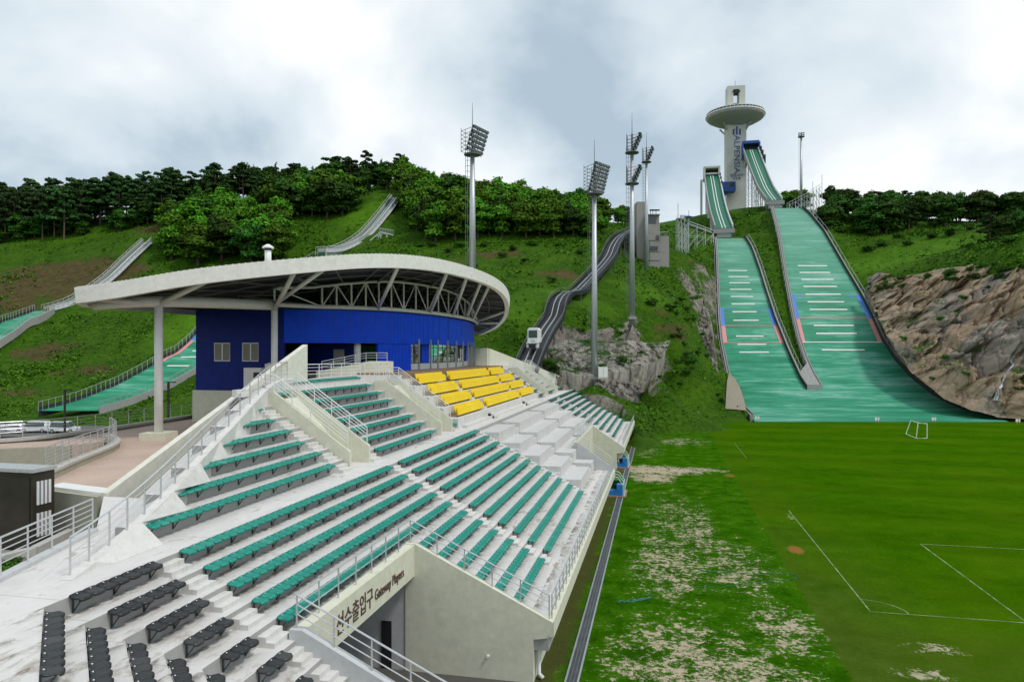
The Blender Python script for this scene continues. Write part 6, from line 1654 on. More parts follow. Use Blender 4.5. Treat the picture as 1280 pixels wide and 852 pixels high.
def spruce(seed, n=2600):
    r = np.random.default_rng(seed); lobes = []
    for i in range(18):
        h = .14+.82*i/17; rr = .21*(1-h)+.02; a = i*2.4+r.uniform(-.5, .5); lobes.append(((math.cos(a)*rr*.55, math.sin(a)*rr*.55, h), (rr*r.uniform(.7, 1.1), rr*r.uniform(.7, 1.1), .055)))
    V, F = crown(lobes, n, .024, r, .8); cr_ = np_mesh('crown', V, F, PN)
    m = MB(); m.tube([(0, 0, -.05), (0, 0, .95)], [.02, .003], 6); o = m.build('trunk', PBARK); me = o.data; bpy.data.objects.remove(o); return cr_, me
SV_ = [spruce(s) for s in (41, 42, 43)]
def bush_mesh(seed, n=900):
    r = np.random.default_rng(seed); lobes = [((r.uniform(-.35, .35), r.uniform(-.35, .35), r.uniform(.25, .6)), (r.uniform(.25, .4), r.uniform(.25, .4), r.uniform(.2, .35))) for _ in range(6)]
    V, F = crown(lobes, n, .055, r); return np_mesh('foliage', V, F, BUSHM)
BUV = [bush_mesh(s) for s in (31, 32, 33)]
NT = [0]
def tree(kind, u, D, h, label, group, wide=1.0):
    x, y = UD(u, D); z = hat(x, y)
    cr_, tr_ = (lambda l: l[rng.integers(0, len(l))])({'b': BV, 'd': DV, 'p': PV, 's': SV_}[kind]); wide *= rng.uniform(.78, 1.2)
    root = thing('pine_tree' if kind == 'p' else 'spruce_tree' if kind == 's' else 'broadleaf_tree', (x, y, z), label, 'tree', group, rng.uniform(0, 6.28)); root.scale = (h*wide, h*wide, h)
    kids(root, 'crown', cr_, root); kids(root, 'trunk', tr_, root); NT[0] += 1
def on_hill(x, y): return bool(hill_mask(np.array([x]), np.array([y]))[0][0])
def spread_pts(n, usamp, mind):
    pts = []; t = 0
    while len(pts) < n and t < n*40:
        t += 1; u, D = usamp(); p = UD(u, D)
        if on_hill(*p): continue
        if all((p[0]-q[0])**2+(p[1]-q[1])**2 > mind**2 for q, _ in pts): pts.append((p, (u, D)))
    return [q for _, q in pts]
G1 = 'trees of the forest on the hilltop behind the stand'
tl_u = [-80, 0, 100, 160, 230, 330, 430, 500]; tl_D = [250, 254, 250, 249, 252, 256, 262, 266]
def sL():
    u = rng.uniform(-70, 505); return u, np.interp(u, tl_u, tl_D)+rng.uniform(0, 34)
for u, D in spread_pts(135, sL, 3.2):
    f = (D-np.interp(u, tl_u, tl_D))/34
    hh = np.interp(u, [0, 120, 250, 350, 500], [17.5, 16.5, 16, 14.5, 13])
    if rng.random() < (.10 if u < 250 else .28): tree('s', u, D, hh*rng.uniform(.75, 1.0), 'narrow conical conifer in the dense forest along the hilltop behind the stand', G1, 1.1)
    elif rng.random() < (.72 if u < 250 else .40): tree('p', u, D, hh*rng.uniform(.8, 1.08), 'tall dark pine in the dense forest along the hilltop behind the stand', G1, rng.uniform(1.0, 1.5))
    else: tree('d', u, D, hh*rng.uniform(.55, .85), 'dark leafy tree in the dense forest along the hilltop behind the stand', G1, 1.2)
for u in (6, 18, 53, 68, 80): tree('p', u, rng.uniform(249, 253), rng.uniform(17.5, 19.5), 'tall pine with a long bare trunk at the front edge of the hilltop forest', G1, .95)
for u, D in spread_pts(34, lambda: (rng.uniform(-40, 240), np.interp(0, tl_u, tl_D)-rng.uniform(-10, 5)), 3): tree('d', u, D, rng.uniform(5, 9), 'low dark leafy tree at the front edge of the hilltop forest', G1, 1.5)
G2 = 'bright leafy trees behind the white roof'
for u, D in spread_pts(26, lambda: (rng.uniform(212, 352), rng.uniform(210, 244)), 5.0): tree('b' if rng.random() < .75 else 'd', u, D, rng.uniform(10, 14), 'bright green leafy tree in the clump just behind the white curved roof', G2, 1.25)
for u, D in spread_pts(22, lambda: (rng.uniform(345, 436), rng.uniform(240, 268)), 4.5): tree('d' if rng.random() < .6 else 'b', u, D, rng.uniform(10, 14), 'leafy tree in the darker clump beside the steep grass clearing', G2, 1.2)
G3 = 'trees in the wood between the training jumps and the judges tower'
def sM():
    u = rng.uniform(500, 748); return u, np.interp(u, [500, 540, 620, 748], [232, 206, 205, 208])+rng.uniform(0, 34)
for u, D in spread_pts(80, sM, 4.0):
    hh = np.interp(u, [500, 540, 600, 750], [13, 15, 12.5, 10.5])
    tree('b' if rng.random() < .62 else 'd' if rng.random() < .8 else 's', u, D, hh*rng.uniform(.75, 1.08), 'leafy tree in the wood behind the thick floodlight mast', G3, 1.2)
for u, D in spread_pts(16, lambda: (rng.uniform(748, 803), rng.uniform(236, 264)), 4): tree('b' if rng.random() < .5 else 'p', u, D, rng.uniform(4, 8), 'small tree on the saddle beside the judges tower', 'small trees on the saddle', 1.2)
G4 = 'trees of the dark wood beyond the cliff meadow'
for u, D in spread_pts(66, lambda: (rng.uniform(1028, 1300), rng.uniform(262, 302)), 3.6): tree('d' if rng.random() < .8 else 'p', u, D, rng.uniform(9, 12.5), 'dark tree in the wood along the ridge beyond the meadow', G4, 1.3)
for u, D in spread_pts(12, lambda: (rng.uniform(1228, 1310), rng.uniform(185, 225)), 4.5): tree('d' if rng.random() < .7 else 'p', u, D, rng.uniform(6.5, 10), 'dark tree on the slope above the right end of the cliff'.replace('right end', 'waterfall end'), G4, 1.3)
for u, D in spread_pts(6, lambda: (rng.uniform(978, 1014), rng.uniform(318, 340)), 3): tree('b', u, D, rng.uniform(8, 11), 'leafy tree showing behind the slim lone lamp mast', 'trees behind the larger jump', 1.2)
def bush(u, D, s, label, group, x=None, y=None, z=None):
    if x is None: x, y = UD(u, D); z = hat(x, y)
    o = bpy.data.objects.new('shrub', BUV[rng.integers(0, 3)]); COL.objects.link(o); o.location = (x, y, z-.1*s); o.scale = (s, s, s*rng.uniform(.7, 1)); o.rotation_euler = (0, 0, rng.uniform(0, 6))
    return tag(o, label, 'shrub', group)
for u, D in spread_pts(15, lambda: (rng.uniform(1035, 1240), rng.uniform(240, 268)), 5): bush(u, D, rng.uniform(2.2, 4.6), 'rounded green shrub on the meadow below the ridge wood', 'shrubs on the cliff meadow')
for u, D in spread_pts(12, lambda: (rng.uniform(1150, 1300), rng.uniform(172, 205)), 4): bush(u, D, rng.uniform(1.8, 3.6), 'green shrub on the grass just above the tan cliff', 'shrubs above the cliff')
for u, v, D, s in [(683, 450, 120, 2.6), (690, 458, 118, 2.2), (778, 447, 127, 1.9), (752, 455, 124, 1.3), (735, 424, 134, 1.5), (726, 410, 141, 1.5), (800, 440, 133, 1.5), (815, 390, 165, 2.4), (848, 452, 150, 1.8), (838, 400, 168, 2.6), (860, 440, 154, 1.7), (870, 372, 190, 2.4), (851, 478, 147, 1.6), (775, 425, 136, 1.6), (760, 430, 134, 1.3), (812, 430, 139, 1.8), (820, 445, 136, 1.6), (705, 430, 133, 1.4), (745, 440, 129, 1.1), (795, 455, 128, 1.4), (775, 405, 142, 1.5), (790, 408, 142, 1.7), (825, 470, 138, 1.2)]:
    p = W(u, v, D); bush(u, D, s, 'green shrub growing among the grey rocks on the bank', 'shrubs among the grey rocks', p.x, p.y, max(hat(p.x, p.y), p.z-s*.4))
for u, v in [(1150, 392), (1175, 400), (1205, 375), (1235, 360), (1180, 448), (1208, 470), (1252, 392), (1262, 415), (1165, 475), (1225, 440), (1275, 488), (1130, 425), (1195, 350)]:
    p = cliff_at(u, v); bush(0, 0, rng.uniform(1.0, 2.0), 'shrub clinging to a ledge of the tan cliff', 'shrubs on the cliff ledges', p.x, p.y, p.z)
for u, v, D in [(540, 304, 203), (575, 306, 200), (605, 304, 199), (640, 310, 195), (665, 306, 198), (560, 318, 195), (525, 310, 204), (700, 312, 197), (725, 318, 190), (628, 322, 188), (590, 335, 181), (655, 330, 183), (690, 350, 168)]:
    bush(u, D, rng.uniform(1.6, 3), 'low green shrub on the slope below the wood', 'shrubs on the open slope')
for i in range(34):
    v = rng.uniform(360, 495); u = np.interp(v, [360, 420, 495], [872, 868, 890])+rng.uniform(-34, 16); D = np.interp(v, [360, 395, 440, 495], [195, 176, 160, 148]); x, y = UD(u, D)
    if not on_hill(x+2.5, y): bush(0, 0, rng.uniform(.8, 1.9), 'leafy shrub on the rocky bank beside the smaller jump', 'shrubs on the rocky bank', x, y, hat(x, y)+.2)
for v in np.linspace(372, 508, 26):
    e_ = edge(v, BR, BIG); x, y = e_.x+CS*(1.9+rng.uniform(0, 1.2)), e_.y+SN*2.2; bush(0, 0, rng.uniform(.7, 1.5), 'shrub in the green strip between the jump wall and the cliff', 'shrubs along the cliff foot', x, y, max(hat(x, y), e_.z-1.2))
for i in range(44):
    u = rng.uniform(1088, 1305); p = cliff_at(u, np.interp(u, [1090, 1160, 1260, 1300], [348, 342, 332, 326])+rng.uniform(-2, 16)); bush(0, 0, rng.uniform(1.0, 2.8), 'shrub spilling over the top edge of the tan cliff', 'shrubs along the cliff top', p.x-SN*.5, p.y+CS*.5, p.z-.2)

# ------------------------------------------------------------------ undergrowth: rough grass and weeds nobody could count
r = np.random.default_rng(5); nU = 120000
uu = r.uniform(-40, 1320, nU); DD = 108+ (300-108)*r.random(nU)**.85
xr = (uu-CX)/FPX*DD; X_, Y_ = xr*CS-DD*SN, xr*SN+DD*CS
Z_ = height(X_, Y_); on, _h = hill_mask(X_, Y_)
keep = (~on) & (Z_ > .6)
for c in (rampC1, rampC2):
    for p in c: keep &= (X_-p.x)**2+(Y_-p.y)**2 > 9
def away(pts, d):
    global keep
    for p in pts: keep &= (X_-p[0])**2+(Y_-p[1])**2 > d*d
for lst in [[(60, 386, 196), (25, 400, 190), (-5, 420, 184)], [(400, 320, 207), (340, 360, 189), (300, 385, 178), (253, 434, 165), (228, 450, 160), (211, 460, 155), (190, 475, 151), (167, 487, 147), (140, 497, 144), (120, 506, 141), (90, 516, 138), (60, 525, 135)]]:
    away([UD(u, D) for u, v, D in lst], 8)
away([(p.x, p.y) for p in fl[::2]], 3.0)
dens = fbm(X_/9, Y_/9, 21, 4); patch = fbm(X_/2.3, Y_/2.3, 8, 3)
scarw = np.zeros(nU)
for (cx, cy, cz_), (sx, sy, sz), a in SCARS:
    ax = ((X_-cx)*CS+(Y_-cy)*SN)/sx; ay = (-(X_-cx)*SN+(Y_-cy)*CS)/sy; scarw = np.maximum(scarw, a*np.clip(1.15-(ax**2+ay**2), 0, 1))
keep &= (dens*.8+patch*.6+.20-scarw*.55 > r.random(nU)*.9-.35)
for (cx, cy, cz_), (sx, sy, sz), a_ in LUSH:
    ax = ((X_-cx)*CS+(Y_-cy)*SN)/sx; ay = (-(X_-cx)*SN+(Y_-cy)*CS)/sy; keep &= ~((ax**2+ay**2 < .9) & (r.random(nU) < a_*.85))
keep &= ~((DD < 125) & (uu > 520) & (uu < 700) & (Z_ < 4))
X_, Y_, Z_, DD = X_[keep], Y_[keep], Z_[keep], DD[keep]; dens = dens[keep]
sz = (.18+.28*r.random(len(X_))**2+.30*np.clip(dens, 0, 1))*(.75+.45*DD/200)
k = 3; C = np.repeat(np.stack([X_, Y_, Z_+sz*.22], 1), k, 0)+r.normal(size=(len(X_)*k, 3))*np.repeat(sz, k)[:, None]*np.array([.55, .55, .2])
Nn = r.normal(size=C.shape); Nn[:, 2] = np.abs(Nn[:, 2])+.8; Nn /= np.linalg.norm(Nn, axis=1)[:, None]
V, F = quads(C, Nn, np.repeat(sz, k)*(.35+.4*r.random(len(C))), r)
UND = leaf_mat('weed_leaves', (.019, .064, .002), (.048, .142, .004), (.100, .212, .010))
o = mesh_np('undergrowth', V, F, UND); tag(o, 'rough grass and weeds covering the hillsides', 'undergrowth', kind='stuff')
# ------------------------------------------------------------------ plaza, lower street and things on them
def paving_mat():
    m, N, L, bs = new_mat('pink_paving'); pos = geo(N).outputs['Position']
    br = N.new('ShaderNodeTexBrick'); br.inputs['Scale'].default_value = 1.0; br.inputs['Brick Width'].default_value = .4; br.inputs['Row Height'].default_value = .2; br.inputs['Mortar Size'].default_value = .012
    br.inputs['Color1'].default_value = (.51, .385, .315, 1); br.inputs['Color2'].default_value = (.53, .40, .33, 1); br.inputs['Mortar'].default_value = (.42, .33, .27, 1); L.new(pos, br.inputs['Vector'])
    n1 = noise_node(N, L, pos, .35, 5, .6); c = mixc(N, L, .6, br.outputs['Color'], ramp(N, L, n1, [(.3, (.75, .74, .72)), (.7, (1.15, 1.15, 1.15))]), 'MULTIPLY')
    L.new(c, bs.inputs['Base Color']); bs.inputs['Roughness'].default_value = .85; return m
PAVE = paving_mat(); WALLG = concrete_mat('olive_render', (.40, .395, .31), .3, (.28, .26, .18)); KERB = concrete_mat('kerb_stone', (.50, .485, .44), .3, (.3, .26, .2))
ZP = 7.5
# the plaza's outline, from points on its level: near edge by the parapet, ramp parapet, far edge
hP = lambda v: FPX*(CAMZ-ZP)/(v-CY)
def onP(u, v): p = W(u, v, hP(v)); return (p.x, p.y)
near = [PW0.xy[:], onP(60, 611)]
ramp_in = [onP(62, 601), onP(100, 583), onP(140, 566), onP(150, 557.5), onP(141, 550)]
back = [onP(0, 556), onP(60, 551), onP(140, 539), onP(240, 523)]
m = MB(); poly = [tuple(near[0]), tuple(near[1])]+ramp_in+[onP(90, 556), onP(-60, 563), onP(-60, 556.5)]+back[1:]+[(-42.5, 57), (-32, 57), (-24.0, 41.2)]
m.prism(poly, 4.5, ZP); plaza = m.build('plaza', PAVE); tag(plaza, kind='structure')
walls = thing('retaining_wall', (near[0][0], near[0][1], 4), 'olive rendered retaining wall with a white coping below the pink plaza', 'wall')
m = MB(); a, b = Vector(near[0]+(0,)), Vector(tuple(near[1])+(0,))
m.slab([(a.x, a.y, 3), (b.x, b.y, 3), (b.x, b.y, ZP+.02), (a.x, a.y, ZP+.02)], (SN, -CS, 0), .3); m.build('wall_face', WALLG, walls)
m = MB(); m.slab([(a.x, a.y, ZP+.025), (b.x, b.y, ZP+.025), (b.x-.1, b.y+.9, ZP+.025), (a.x-.1, a.y+.9, ZP+.025)], (0, 0, 1), .12); m.build('coping', MAT['white'], walls)
# ramp parapet with coping and railing, and the wall across the back of the ramp
rw = thing('retaining_wall', ramp_in[2]+(5,), 'curved low parapet with a pale coping between the plaza and the sunken street', 'wall')
m = MB(); P = crom([p+(0,) for p in ramp_in], 5); band(P, 4.2, ZP+.32, .45, m); m.build('wall_face', WALLG, rw)
m = MB(); band([p+nrm(P, i)*.06 for i, p in enumerate(P)], ZP+.325, ZP+.46, .57, m); m.build('coping', KERB, rw)
railing('railing', [tuple(p+Vector((0, 0, ZP+.46))-nrm(P, i)*.2) for i, p in enumerate(P)][::2], 'curving pale railing on the low parapet above the sunken street', h=1.2, bars=6, step=1.15, group='plaza railings')
bw = thing('retaining_wall', onP(60, 551)+(5,), 'long retaining wall with a pale kerb along the back edge of the plaza', 'wall')
B2 = crom([onP(-60, 556.5)+(0,), onP(0, 554)+(0,), onP(60, 549)+(0,), onP(140, 538)+(0,), onP(240, 522)+(0,)], 4)
m = MB(); band(B2, -.3, ZP+.1, .3, m); m.build('wall_face', WALLG, bw)
m = MB(); band([p+nrm(B2, i)*.25 for i, p in enumerate(B2)], ZP+.105, ZP+.32, .55, m); m.build('coping', KERB, bw)
railing('railing', [tuple(p+Vector((0, 0, ZP+.32))) for p in B2][::2], 'long pale railing along the back edge of the plaza', h=1.15, bars=4, step=2.1, group='plaza railings')
sw = thing('retaining_wall', onP(30, 560)+(3,), 'olive wall with a dark garage opening behind the sunken street', 'wall')
qa, qb = Vector(onP(-60, 563)+(0,)), Vector(onP(90, 556)+(0,)); 
m = MB(); m.slab([(qa.x, qa.y, 3), (qb.x, qb.y, 3), (qb.x, qb.y, ZP-.02), (qa.x, qa.y, ZP-.02)], (SN, -CS, 0), .25); m.build('wall_face', WALLG, sw)
o0 = qa.lerp(qb, .30)+Vector((SN, -CS, 0))*.28; o1 = qa.lerp(qb, .475)+Vector((SN, -CS, 0))*.28
m = MB(); m.slab([(o0.x, o0.y, 3.2), (o1.x, o1.y, 3.2), (o1.x, o1.y, 5.5), (o0.x, o0.y, 5.5)], (SN, -CS, 0), .06); m.build('opening', MAT['dark'], sw)
# sunken street with red paving
m = MB(); s_ = [onP(-80, 620), onP(60, 605), onP(150, 558), onP(90, 554), onP(-80, 561)]
m.add([(x, y, 3.4) for x, y in s_], [tuple(range(5))]); tag(m.build('sunken_street', M('red_paving', (.25, .085, .07), .2, .5, .85)), kind='structure')
# lower service yard by the walkway
m = MB(); yard = [(-19.9, 20.9), (-24.2, 26.0), onP(60, 611), onP(-80, 611), (-40, 16), (-24, 4), (-17.0, 10.5), (-18.3, 15.9)]
m.add([(x, y, 5.4) for x, y in yard], [tuple(range(8))]); m.v = [(v[0], v[1], 5.4) for v in m.v]; tag(m.build('service_yard', concrete_mat('yard_paving', (.30, .29, .27), .3)), kind='structure')
m = MB(); m.prism([(-19.55, 20.95), (-17.95, 15.95), (-16.4, 10), (-24, 4), (-24.0, 9.9), (-20.4, 15.4), (-19.9, 20.95)], 5.0, 5.41)
# dark equipment kiosk
kk = thing('equipment_kiosk', W(20, 690, 29.5), 'dark steel equipment kiosk with white louvres and a pale roof sheet', 'kiosk')
def onZ(u, v, z): D = FPX*(CAMZ-z)/(v-CY); return W(u, v, D)
c_ = onZ(41, 684, 5.6); t_ = (c_-onZ(-60, 676, 5.6)); ex = Vector((t_.x, t_.y, 0)).normalized(); ey = Vector((-ex.y, ex.x, 0)); hk = 3.15
cr3 = c_+ey*2.1*.9+ex*.15
def kbox(a, b, d0, d1, z0, z1, nm, mat, par=None):
    m = MB(); p = [c_+ex*a+ey*d0, c_+ex*b+ey*d0, c_+ex*b+ey*d1, c_+ex*a+ey*d1]; m.prism([(q.x, q.y) for q in p], z0, z1); return m.build(nm, mat, par or kk)
DK = M('dark_bronze_steel', (.060, .053, .040), .2, 1, .35, .6)
kbox(-5, 0, 0, 1.05, 5.5, 5.6+hk, 'cabinet', DK); kbox(-5.1, .08, -.08, 1.12, 5.603+hk, 5.75+hk, 'roof_sheet', MAT['rail'])
for a in (-4.1, -2.0): d = kbox(a, a+1.85, -.03, -.002, 5.75, 8.55, 'door', DK); kbox(a+.12, a+.2, -.08, -.031, 7.0, 7.25, 'handle', MAT['galv'], d)
for z in (6.0, 7.35):
    for j in range(4): kbox(.003, .03, .17+.19*j, .29+.19*j, z, z+1.0, 'louvre', MAT['rail_white'])
# planter with bushes
pl_ = thing('planter', onZ(75, 688, 5.4), 'low pale planter wall with shrubs below the walkway railing', 'planter')
m = MB(); a, b = onZ(42, 700, 5.4), onZ(96, 672, 5.4); m.beam(a+Vector((0, 0, .25)), b+Vector((0, 0, .25)), .35, .6); a2 = onZ(-40, 722, 5.4); m.beam(a+Vector((0, 0, .25)), a2+Vector((0, 0, .25)), .35, .6); m.build('wall', KERB, pl_)
for u, v, s in [(72, 668, .9), (88, 664, .6), (62, 676, .55)]: p = onZ(u, v, 5.4); bush(0, 0, s, 'dark green shrub in the planter beside the kiosk', 'shrubs in the planter', p.x, p.y, 5.4)
for i in range(16): p = onZ(rng.uniform(-25, 45), rng.uniform(700, 735), 5.4); bush(0, 0, rng.uniform(.5, .9), 'yellow-green shrub below the walkway railing', 'low shrubs below the walkway', p.x, p.y, 5.4)

# parked cars
def car_body(n, L_=4.5, Wd=1.8, H=1.6, van=False):
    h = H
    side = [(-L_/2, .35), (-L_/2, .85), (-L_/2+.12, .98), (-L_/2+(.25 if van else .9), 1.02 if not van else h-.35), (-L_/2+(.45 if van else 1.45), h), (L_/2-(.9 if not van else 1.4), h), (L_/2-(.35 if not van else 1.0), 1.0+.02), (L_/2-.1, .9), (L_/2, .7), (L_/2, .35)]
    k = len(side); inset = lambda z: .14*max(0, (z-.95))/.6
    n.add([(x, -Wd/2+inset(z), z) for x, z in side]+[(x, Wd/2-inset(z), z) for x, z in side], [tuple(range(k)), tuple(range(k, 2*k))[::-1]]+[(i, k+i, k+(i+1) % k, (i+1) % k) for i in range(k)])
def make_car(loc, rz, paint, label, van=False, name='parked_car'):
    root = thing(name, loc, label, 'car', 'cars parked behind the plaza', rz); L_, H = (4.7, 1.9) if van else (4.4, 1.5)
    def lb(nm, fn, mat, par=None, smooth=False):
        n = MB(); fn(n); n.v = [tuple(Vector(v)+Vector(loc)) for v in n.v]; return n.build(nm, mat, par or root, smooth)
    lb('body', lambda n: car_body(n, L_, 1.8, H, van), paint)
    for s in (-1, 1):
        def gl(n): 
            x0, x1 = (-L_/2+.5, L_/2-1.35) if van else (-L_/2+1.3, L_/2-1.0)
            y0, y1 = s*(.905-.14*max(0, 1.02-.95)/.6), s*(.908-.14*(H-.12-.95)/.6)
            n.add([(x0-.3*(not van), y0, 1.02), (x1+.45, y0, 1.02), (x1, y1, H-.12), (x0+.1, y1, H-.12)], [(0, 1, 2, 3) if s > 0 else (3, 2, 1, 0)])
            n.v = [(x, y*1.01, z) for x, y, z in n.v]
        lb('side_window', gl, MAT['glass_dark'])
        for x in (-L_/2+.85, L_/2-.85):
            w = lb('wheel', lambda n: n.tube([(x, s*.70, .33), (x, s*.915, .33)], .33, 14), MAT['dark']); lb('rim', lambda n: n.tube([(x, s*.916, .33), (x, s*.93, .33)], .2, 10), MAT['galv'], w)
        lb('headlight', lambda n: n.box((L_/2-.02, s*.62, .72), (.1, .35, .16)), MAT['lampglass']); lb('tail_light', lambda n: n.box((-L_/2+.02, s*.68, .88), (.08, .25, .2)), M('tail_light', (.4, .02, .02), .1, 3, .3))
    lb('windscreen', lambda n: n.add([(L_/2-(.32 if not van else .97), -.72, 1.06), (L_/2-(.32 if not van else .97), .72, 1.06), (L_/2-(.86 if not van else 1.36), .66, H-.06), (L_/2-(.86 if not van else 1.36), -.66, H-.06)], [(0, 1, 2, 3)]), MAT['glass_dark'])
    return root
WHT = M('white_car_paint', (.75, .76, .77), .03, 1, .25); SILV = M('silver_car_paint', (.45, .47, .5), .03, 1, .25, .3)
rzc = YAW+R(4)
for u, v, D, van, pt, lb_ in [(17, 542, 119, False, WHT, 'white hatchback parked behind the plaza, left of the white van'.replace('left of', 'next before')), (45, 541, 119.5, True, WHT, 'white van parked between the hatchback and the larger people carrier'), (80, 540, 119, True, WHT, 'longest white people carrier parked by the dark lamp post'), (-8, 545, 118, False, SILV, 'silver car half hidden at the photo edge behind the plaza')]:
    p = W(u, v, D); make_car((p.x, p.y, max(hat(p.x, p.y), 0)+.25), rzc+R(180)*(u == 45), pt, lb_, van)
for u, v, pt, lb_ in [(22, 592, WHT, 'white car in the sunken street below the plaza railing'), (45, 590, SILV, 'silver car with dark windows in the sunken street beside the white one')]:
    p = onZ(u, v+2, 3.4); make_car((p.x, p.y, 3.41), YAW+R(78), pt, lb_)
m = MB(); q = [UD(-140, 112), UD(140, 114), UD(150, 128), UD(-140, 127)]; m.v = []
m.grid([[Vector((*UD(u, D), max(hat(*UD(u, D)), 0)+.22)) for u in np.linspace(-140, 150, 30)] for D in np.linspace(113, 126, 8)]); tag(m.build('parking_lot', M('asphalt', (.10, .10, .10), .2, .4, .9), smooth=True), kind='structure')
# two dark lamp posts
for u, vb, vt, D, s, lb_ in [(81, 541, 487, 113, 1, 'dark street lamp rising behind the parked white cars'), (210.5, 515, 477, 100, 1, 'dark street lamp on the grass beside the white roof column')]:
    p = W(u, vb, D); zt = W(u, vt, D).z; root = thing('street_lamp', (p.x, p.y, p.z-2), lb_, 'street lamp', 'dark street lamps by the car park')
    n = MB(); n.beam((p.x, p.y, p.z-2.5), (p.x, p.y, zt), .24); n.build('post', M('lamp_bronze', (.03, .024, .02), .1, 3, .5), root)
    n = MB(); n.beam((p.x-.1*CS, p.y-.1*SN, zt-.05), (p.x+1.05*CS, p.y+1.05*SN, zt-.05), .3, .14); n.build('lamp_head', MAT['dark'], root)

# ------------------------------------------------------------------ on and around the field
dr = thing('drain', (-3.5, 32, 0), 'long straight grey grated drain running along the foot of the stand', 'drain')
a, b = onZ(702, 900, .012), onZ(797.5, 536, .012)
m = MB(); d = (b-a).normalized(); n_ = Vector((-d.y, d.x, 0)); a = a-d*12; dA, dB = a, b
def strip(o0, o1, z0, z1, nm, mat): mm = MB(); mm.slab([dA+n_*o0+Vector((0, 0, z0)), dA+n_*o1+Vector((0, 0, z0)), dB+n_*o1+Vector((0, 0, z0)), dB+n_*o0+Vector((0, 0, z0))], (0, 0, 1), z1-z0); mm.build(nm, mat, dr)
strip(-.30, -.22, 0, .06, 'frame', MAT['galv']); strip(.22, .30, 0, .06, 'frame', MAT['galv']); strip(-.22, .22, 0, .03, 'grate', M('drain_grate', (.085, .095, .105), .3, 1.2, .5, .5))
for o_ in (-.08, .08): strip(o_-.02, o_+.02, .031, .045, 'bar', MAT['galv_dark'])
m = MB(); c0, c1_ = onZ(786, 527, 0), onZ(800, 527, 0); m.prism([(c0.x-.5, c0.y-1), (c1_.x, c1_.y-1), (c1_.x, c1_.y+2.5), (c0.x-.5, c0.y+2.5)], -.2, .4); m.build('end_chamber', KERB, dr)

g = thing('goal_frame', onZ(1145, 547, 0), 'small white goal frame without a net near the foot of the jumps', 'goal', rz=0)
A1, A2 = onZ(1158.8, 547.5, 0), onZ(1145.2, 547.5, 0); B1 = onZ(1132.5, 542, 0)
w_ = W(1158.8, 547.5, 0 or FPX*CAMZ/(547.5-CY)); hG = 2.15
p1 = A1; D_ = FPX*CAMZ/(547.5-CY); right = Vector((CS, SN, 0)); fw = Vector((-SN, CS, 0))
c1g = A1; c2g = A1-right*1.75+Vector((0, 0, 0)); 
bl_ = B1; br_ = A2
tops = [A1+Vector((0, 0, hG-.35)), A2+Vector((0, 0, hG-.1)), B1+right*.9+Vector((0, 0, hG-.15))]
m = MB(); m.tube([A1, A1+Vector((0, 0, 2.35))], .07, 8); m.tube([A2, A2+right*.05+Vector((0, 0, 2.5))+right*.25], .07, 8); m.build('post', MAT['white'], g)
m = MB(); m.tube([A1+Vector((0, 0, 2.35)), A2+right*.3+Vector((0, 0, 2.5)), B1+right*.8+Vector((0, 0, 2.25))], .07, 8); m.build('crossbar', MAT['white'], g)
m = MB(); m.tube([A1, A2, B1, B1+right*.8+Vector((0, 0, 2.25))], .06, 8); m.tube([A2+right*.3+Vector((0, 0, 2.5)), A2], .06, 8); m.build('ground_frame', MAT['white'], g)

for u, v, lb_ in [(945, 526.5, 'small white marker board at the foot of the smaller jump'), (1095, 528, 'small white marker board midway along the foot of the green outrun'), (1166, 528, 'small white marker board behind the goal frame'), (1271, 530, 'small white marker board at the cliff end of the outrun')]:
    p = onZ(u, v, .0); root = thing('marker_board', p, lb_, 'marker', 'white marker boards along the outrun')
    n = MB(); n.box(p+Vector((0, 0, .75)), (.42, .08, .6), YAW); n.box(p+right*.5+Vector((0, 0, .75)), (.3, .08, .6), YAW); n.build('panel', MAT['white'], root)
    n = MB(); n.beam(p, p+Vector((0, 0, .45)), .06); n.beam(p+right*.5, p+right*.5+Vector((0, 0, .45)), .06); n.build('leg', MAT['red_line'], root)
p = W(753.5, 468.5, 120); cab = thing('cabinet', (p.x, p.y, p.z-.6), 'white electrical cabinet at the foot of the floodlight mast by the rocks', 'cabinet')
n = MB(); n.box(p+Vector((0, 0, .5)), (1.55, 1.0, 1.75), YAW); n.build('casing', MAT['white'], cab); n = MB(); n.box(p+Vector((0, 0, -.5)), (1.7, 1.1, .35), YAW); n.build('plinth', KERB, cab)
n = MB(); n.box(p-fw*.52+Vector((0, 0, .5)), (.03, .02, 1.6), YAW); n.build('door_gap', MAT['galv_dark'], cab)

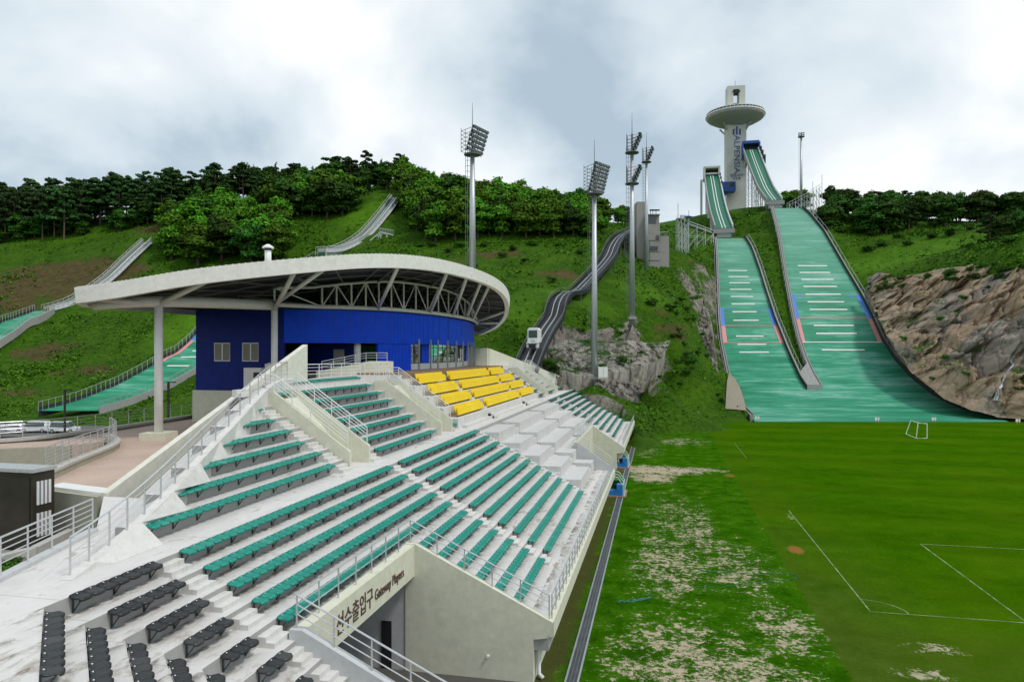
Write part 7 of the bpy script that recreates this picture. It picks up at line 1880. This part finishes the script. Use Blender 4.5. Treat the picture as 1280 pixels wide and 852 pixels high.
# curved-frame shelters and blue machines by the far gateway
MINT = M('mint_tube', (.45, .62, .56), .1, 3, .4); SBL = M('bright_blue_plastic', (.02, .22, .62), .1, 3, .4); SGR = M('green_canopy', (.01, .16, .035), .2, 2, .6)
for u, v, lb_, big_ in [(768, 621, 'nearer players shelter of mint tubes with a green cover and a blue seat', True), (776, 585, 'farther players shelter of mint tubes with a blue seat by the gateway wall', False)]:
    p = onZ(u, v, 0); root = thing('players_shelter', p, lb_, 'shelter', 'players shelters by the drain')
    ay = Vector((0, 1, 0)); ax = Vector((1, 0, 0)); n = MB()
    for s in (0, 1.6, 3.2): n.tube([p+ax*.9+ay*s*.9, p+ax*.8+ay*s*.9+Vector((0, 0, 1.2)), p+ax*.3+ay*s*.9+Vector((0, 0, 1.9)), p-ax*.5+ay*s*.9+Vector((0, 0, 2.1)), p-ax*.9+ay*s*.9+Vector((0, 0, 1.7))], .05, 6)
    for q in (Vector((.9, 0, .1)), Vector((.8, 0, 1.2)), Vector((-.5, 0, 2.1))): n.tube([p+q, p+q+ay*2.9], .045, 6)
    n.build('tube_frame', MINT, root)
    n = MB(); n.bx(tuple(p+Vector((-1.0, -.2, -.05))), tuple(p+Vector((1.1, 3.2, .12)))); n.build('base', M('tan_board', (.30, .17, .11), .2, 2, .8), root)
    n = MB(); n.bx(tuple(p+Vector((-.75, .2, .12))), tuple(p+Vector((.75, 1.3, .55)))); n.bx(tuple(p+Vector((.2, .25, .56))), tuple(p+Vector((.75, 1.2, 1.15)))); n.build('seat_box', SBL, root)
    if big_:
        n = MB(); n.bx(tuple(p+Vector((-.95, 2.0, 1.2))), tuple(p+Vector((.75, 3.1, 1.3)))); n.bx(tuple(p+Vector((-.95, 3.12, .13))), tuple(p+Vector((.75, 3.2, 1.3)))); n.build('cover', SGR, root)
    n = MB(); n.bx(tuple(p+Vector((-.3, 1.6, .12))), tuple(p+Vector((.3, 1.95, .9)))); n.build('bag', MAT['dark'], root)
# discarded green net lines on the verge
TW = M('green_twine', (.025, .17, .09), .2, 2, .7)
for pts, lb_ in [([(770, 752), (785, 750), (800, 748), (815, 746), (790, 751.5), (775, 751)], 'short heap of green netting lying on the sandy turf'),
                 ([(810, 739), (840, 737), (870, 733), (900, 733), (930, 729), (960, 726), (990, 723), (998, 720), (985, 716), (950, 717), (900, 714), (860, 713)], 'long loop of thin green twine lying across the verge')]:
    P = crom([onZ(u, v, .03) for u, v in pts], 5); n = MB(); n.tube([p+Vector((.06*math.sin(i*1.7), .1*math.cos(i*2.3), .0)) for i, p in enumerate(P)], .014 if len(pts) > 8 else .04, 5); tag(n.build('netting', TW), lb_, 'netting')
# bare gravel apron at the outer foot of the smaller jump
m = MB(); rows = []
for v in np.linspace(503, 523, 14):
    w = float(np.interp(v, [492, 500, 510, 523], [.2, .8, 2.0, 4.4])); e_ = edge(v, SL, SML); q = e_-right*1.2
    rows.append([Vector((q.x-right.x*w*t, q.y-right.y*w*t, max(hat(q.x-right.x*(w*t+o_), q.y-right.y*(w*t+o_)) for o_ in (-.6, 0, .6))+.25)) for t in np.linspace(0, 1, 10)])
m.grid(rows); tag(m.build('gravel_apron', concrete_mat('pale_gravel', (.27, .24, .185), .5), smooth=True), kind='structure')
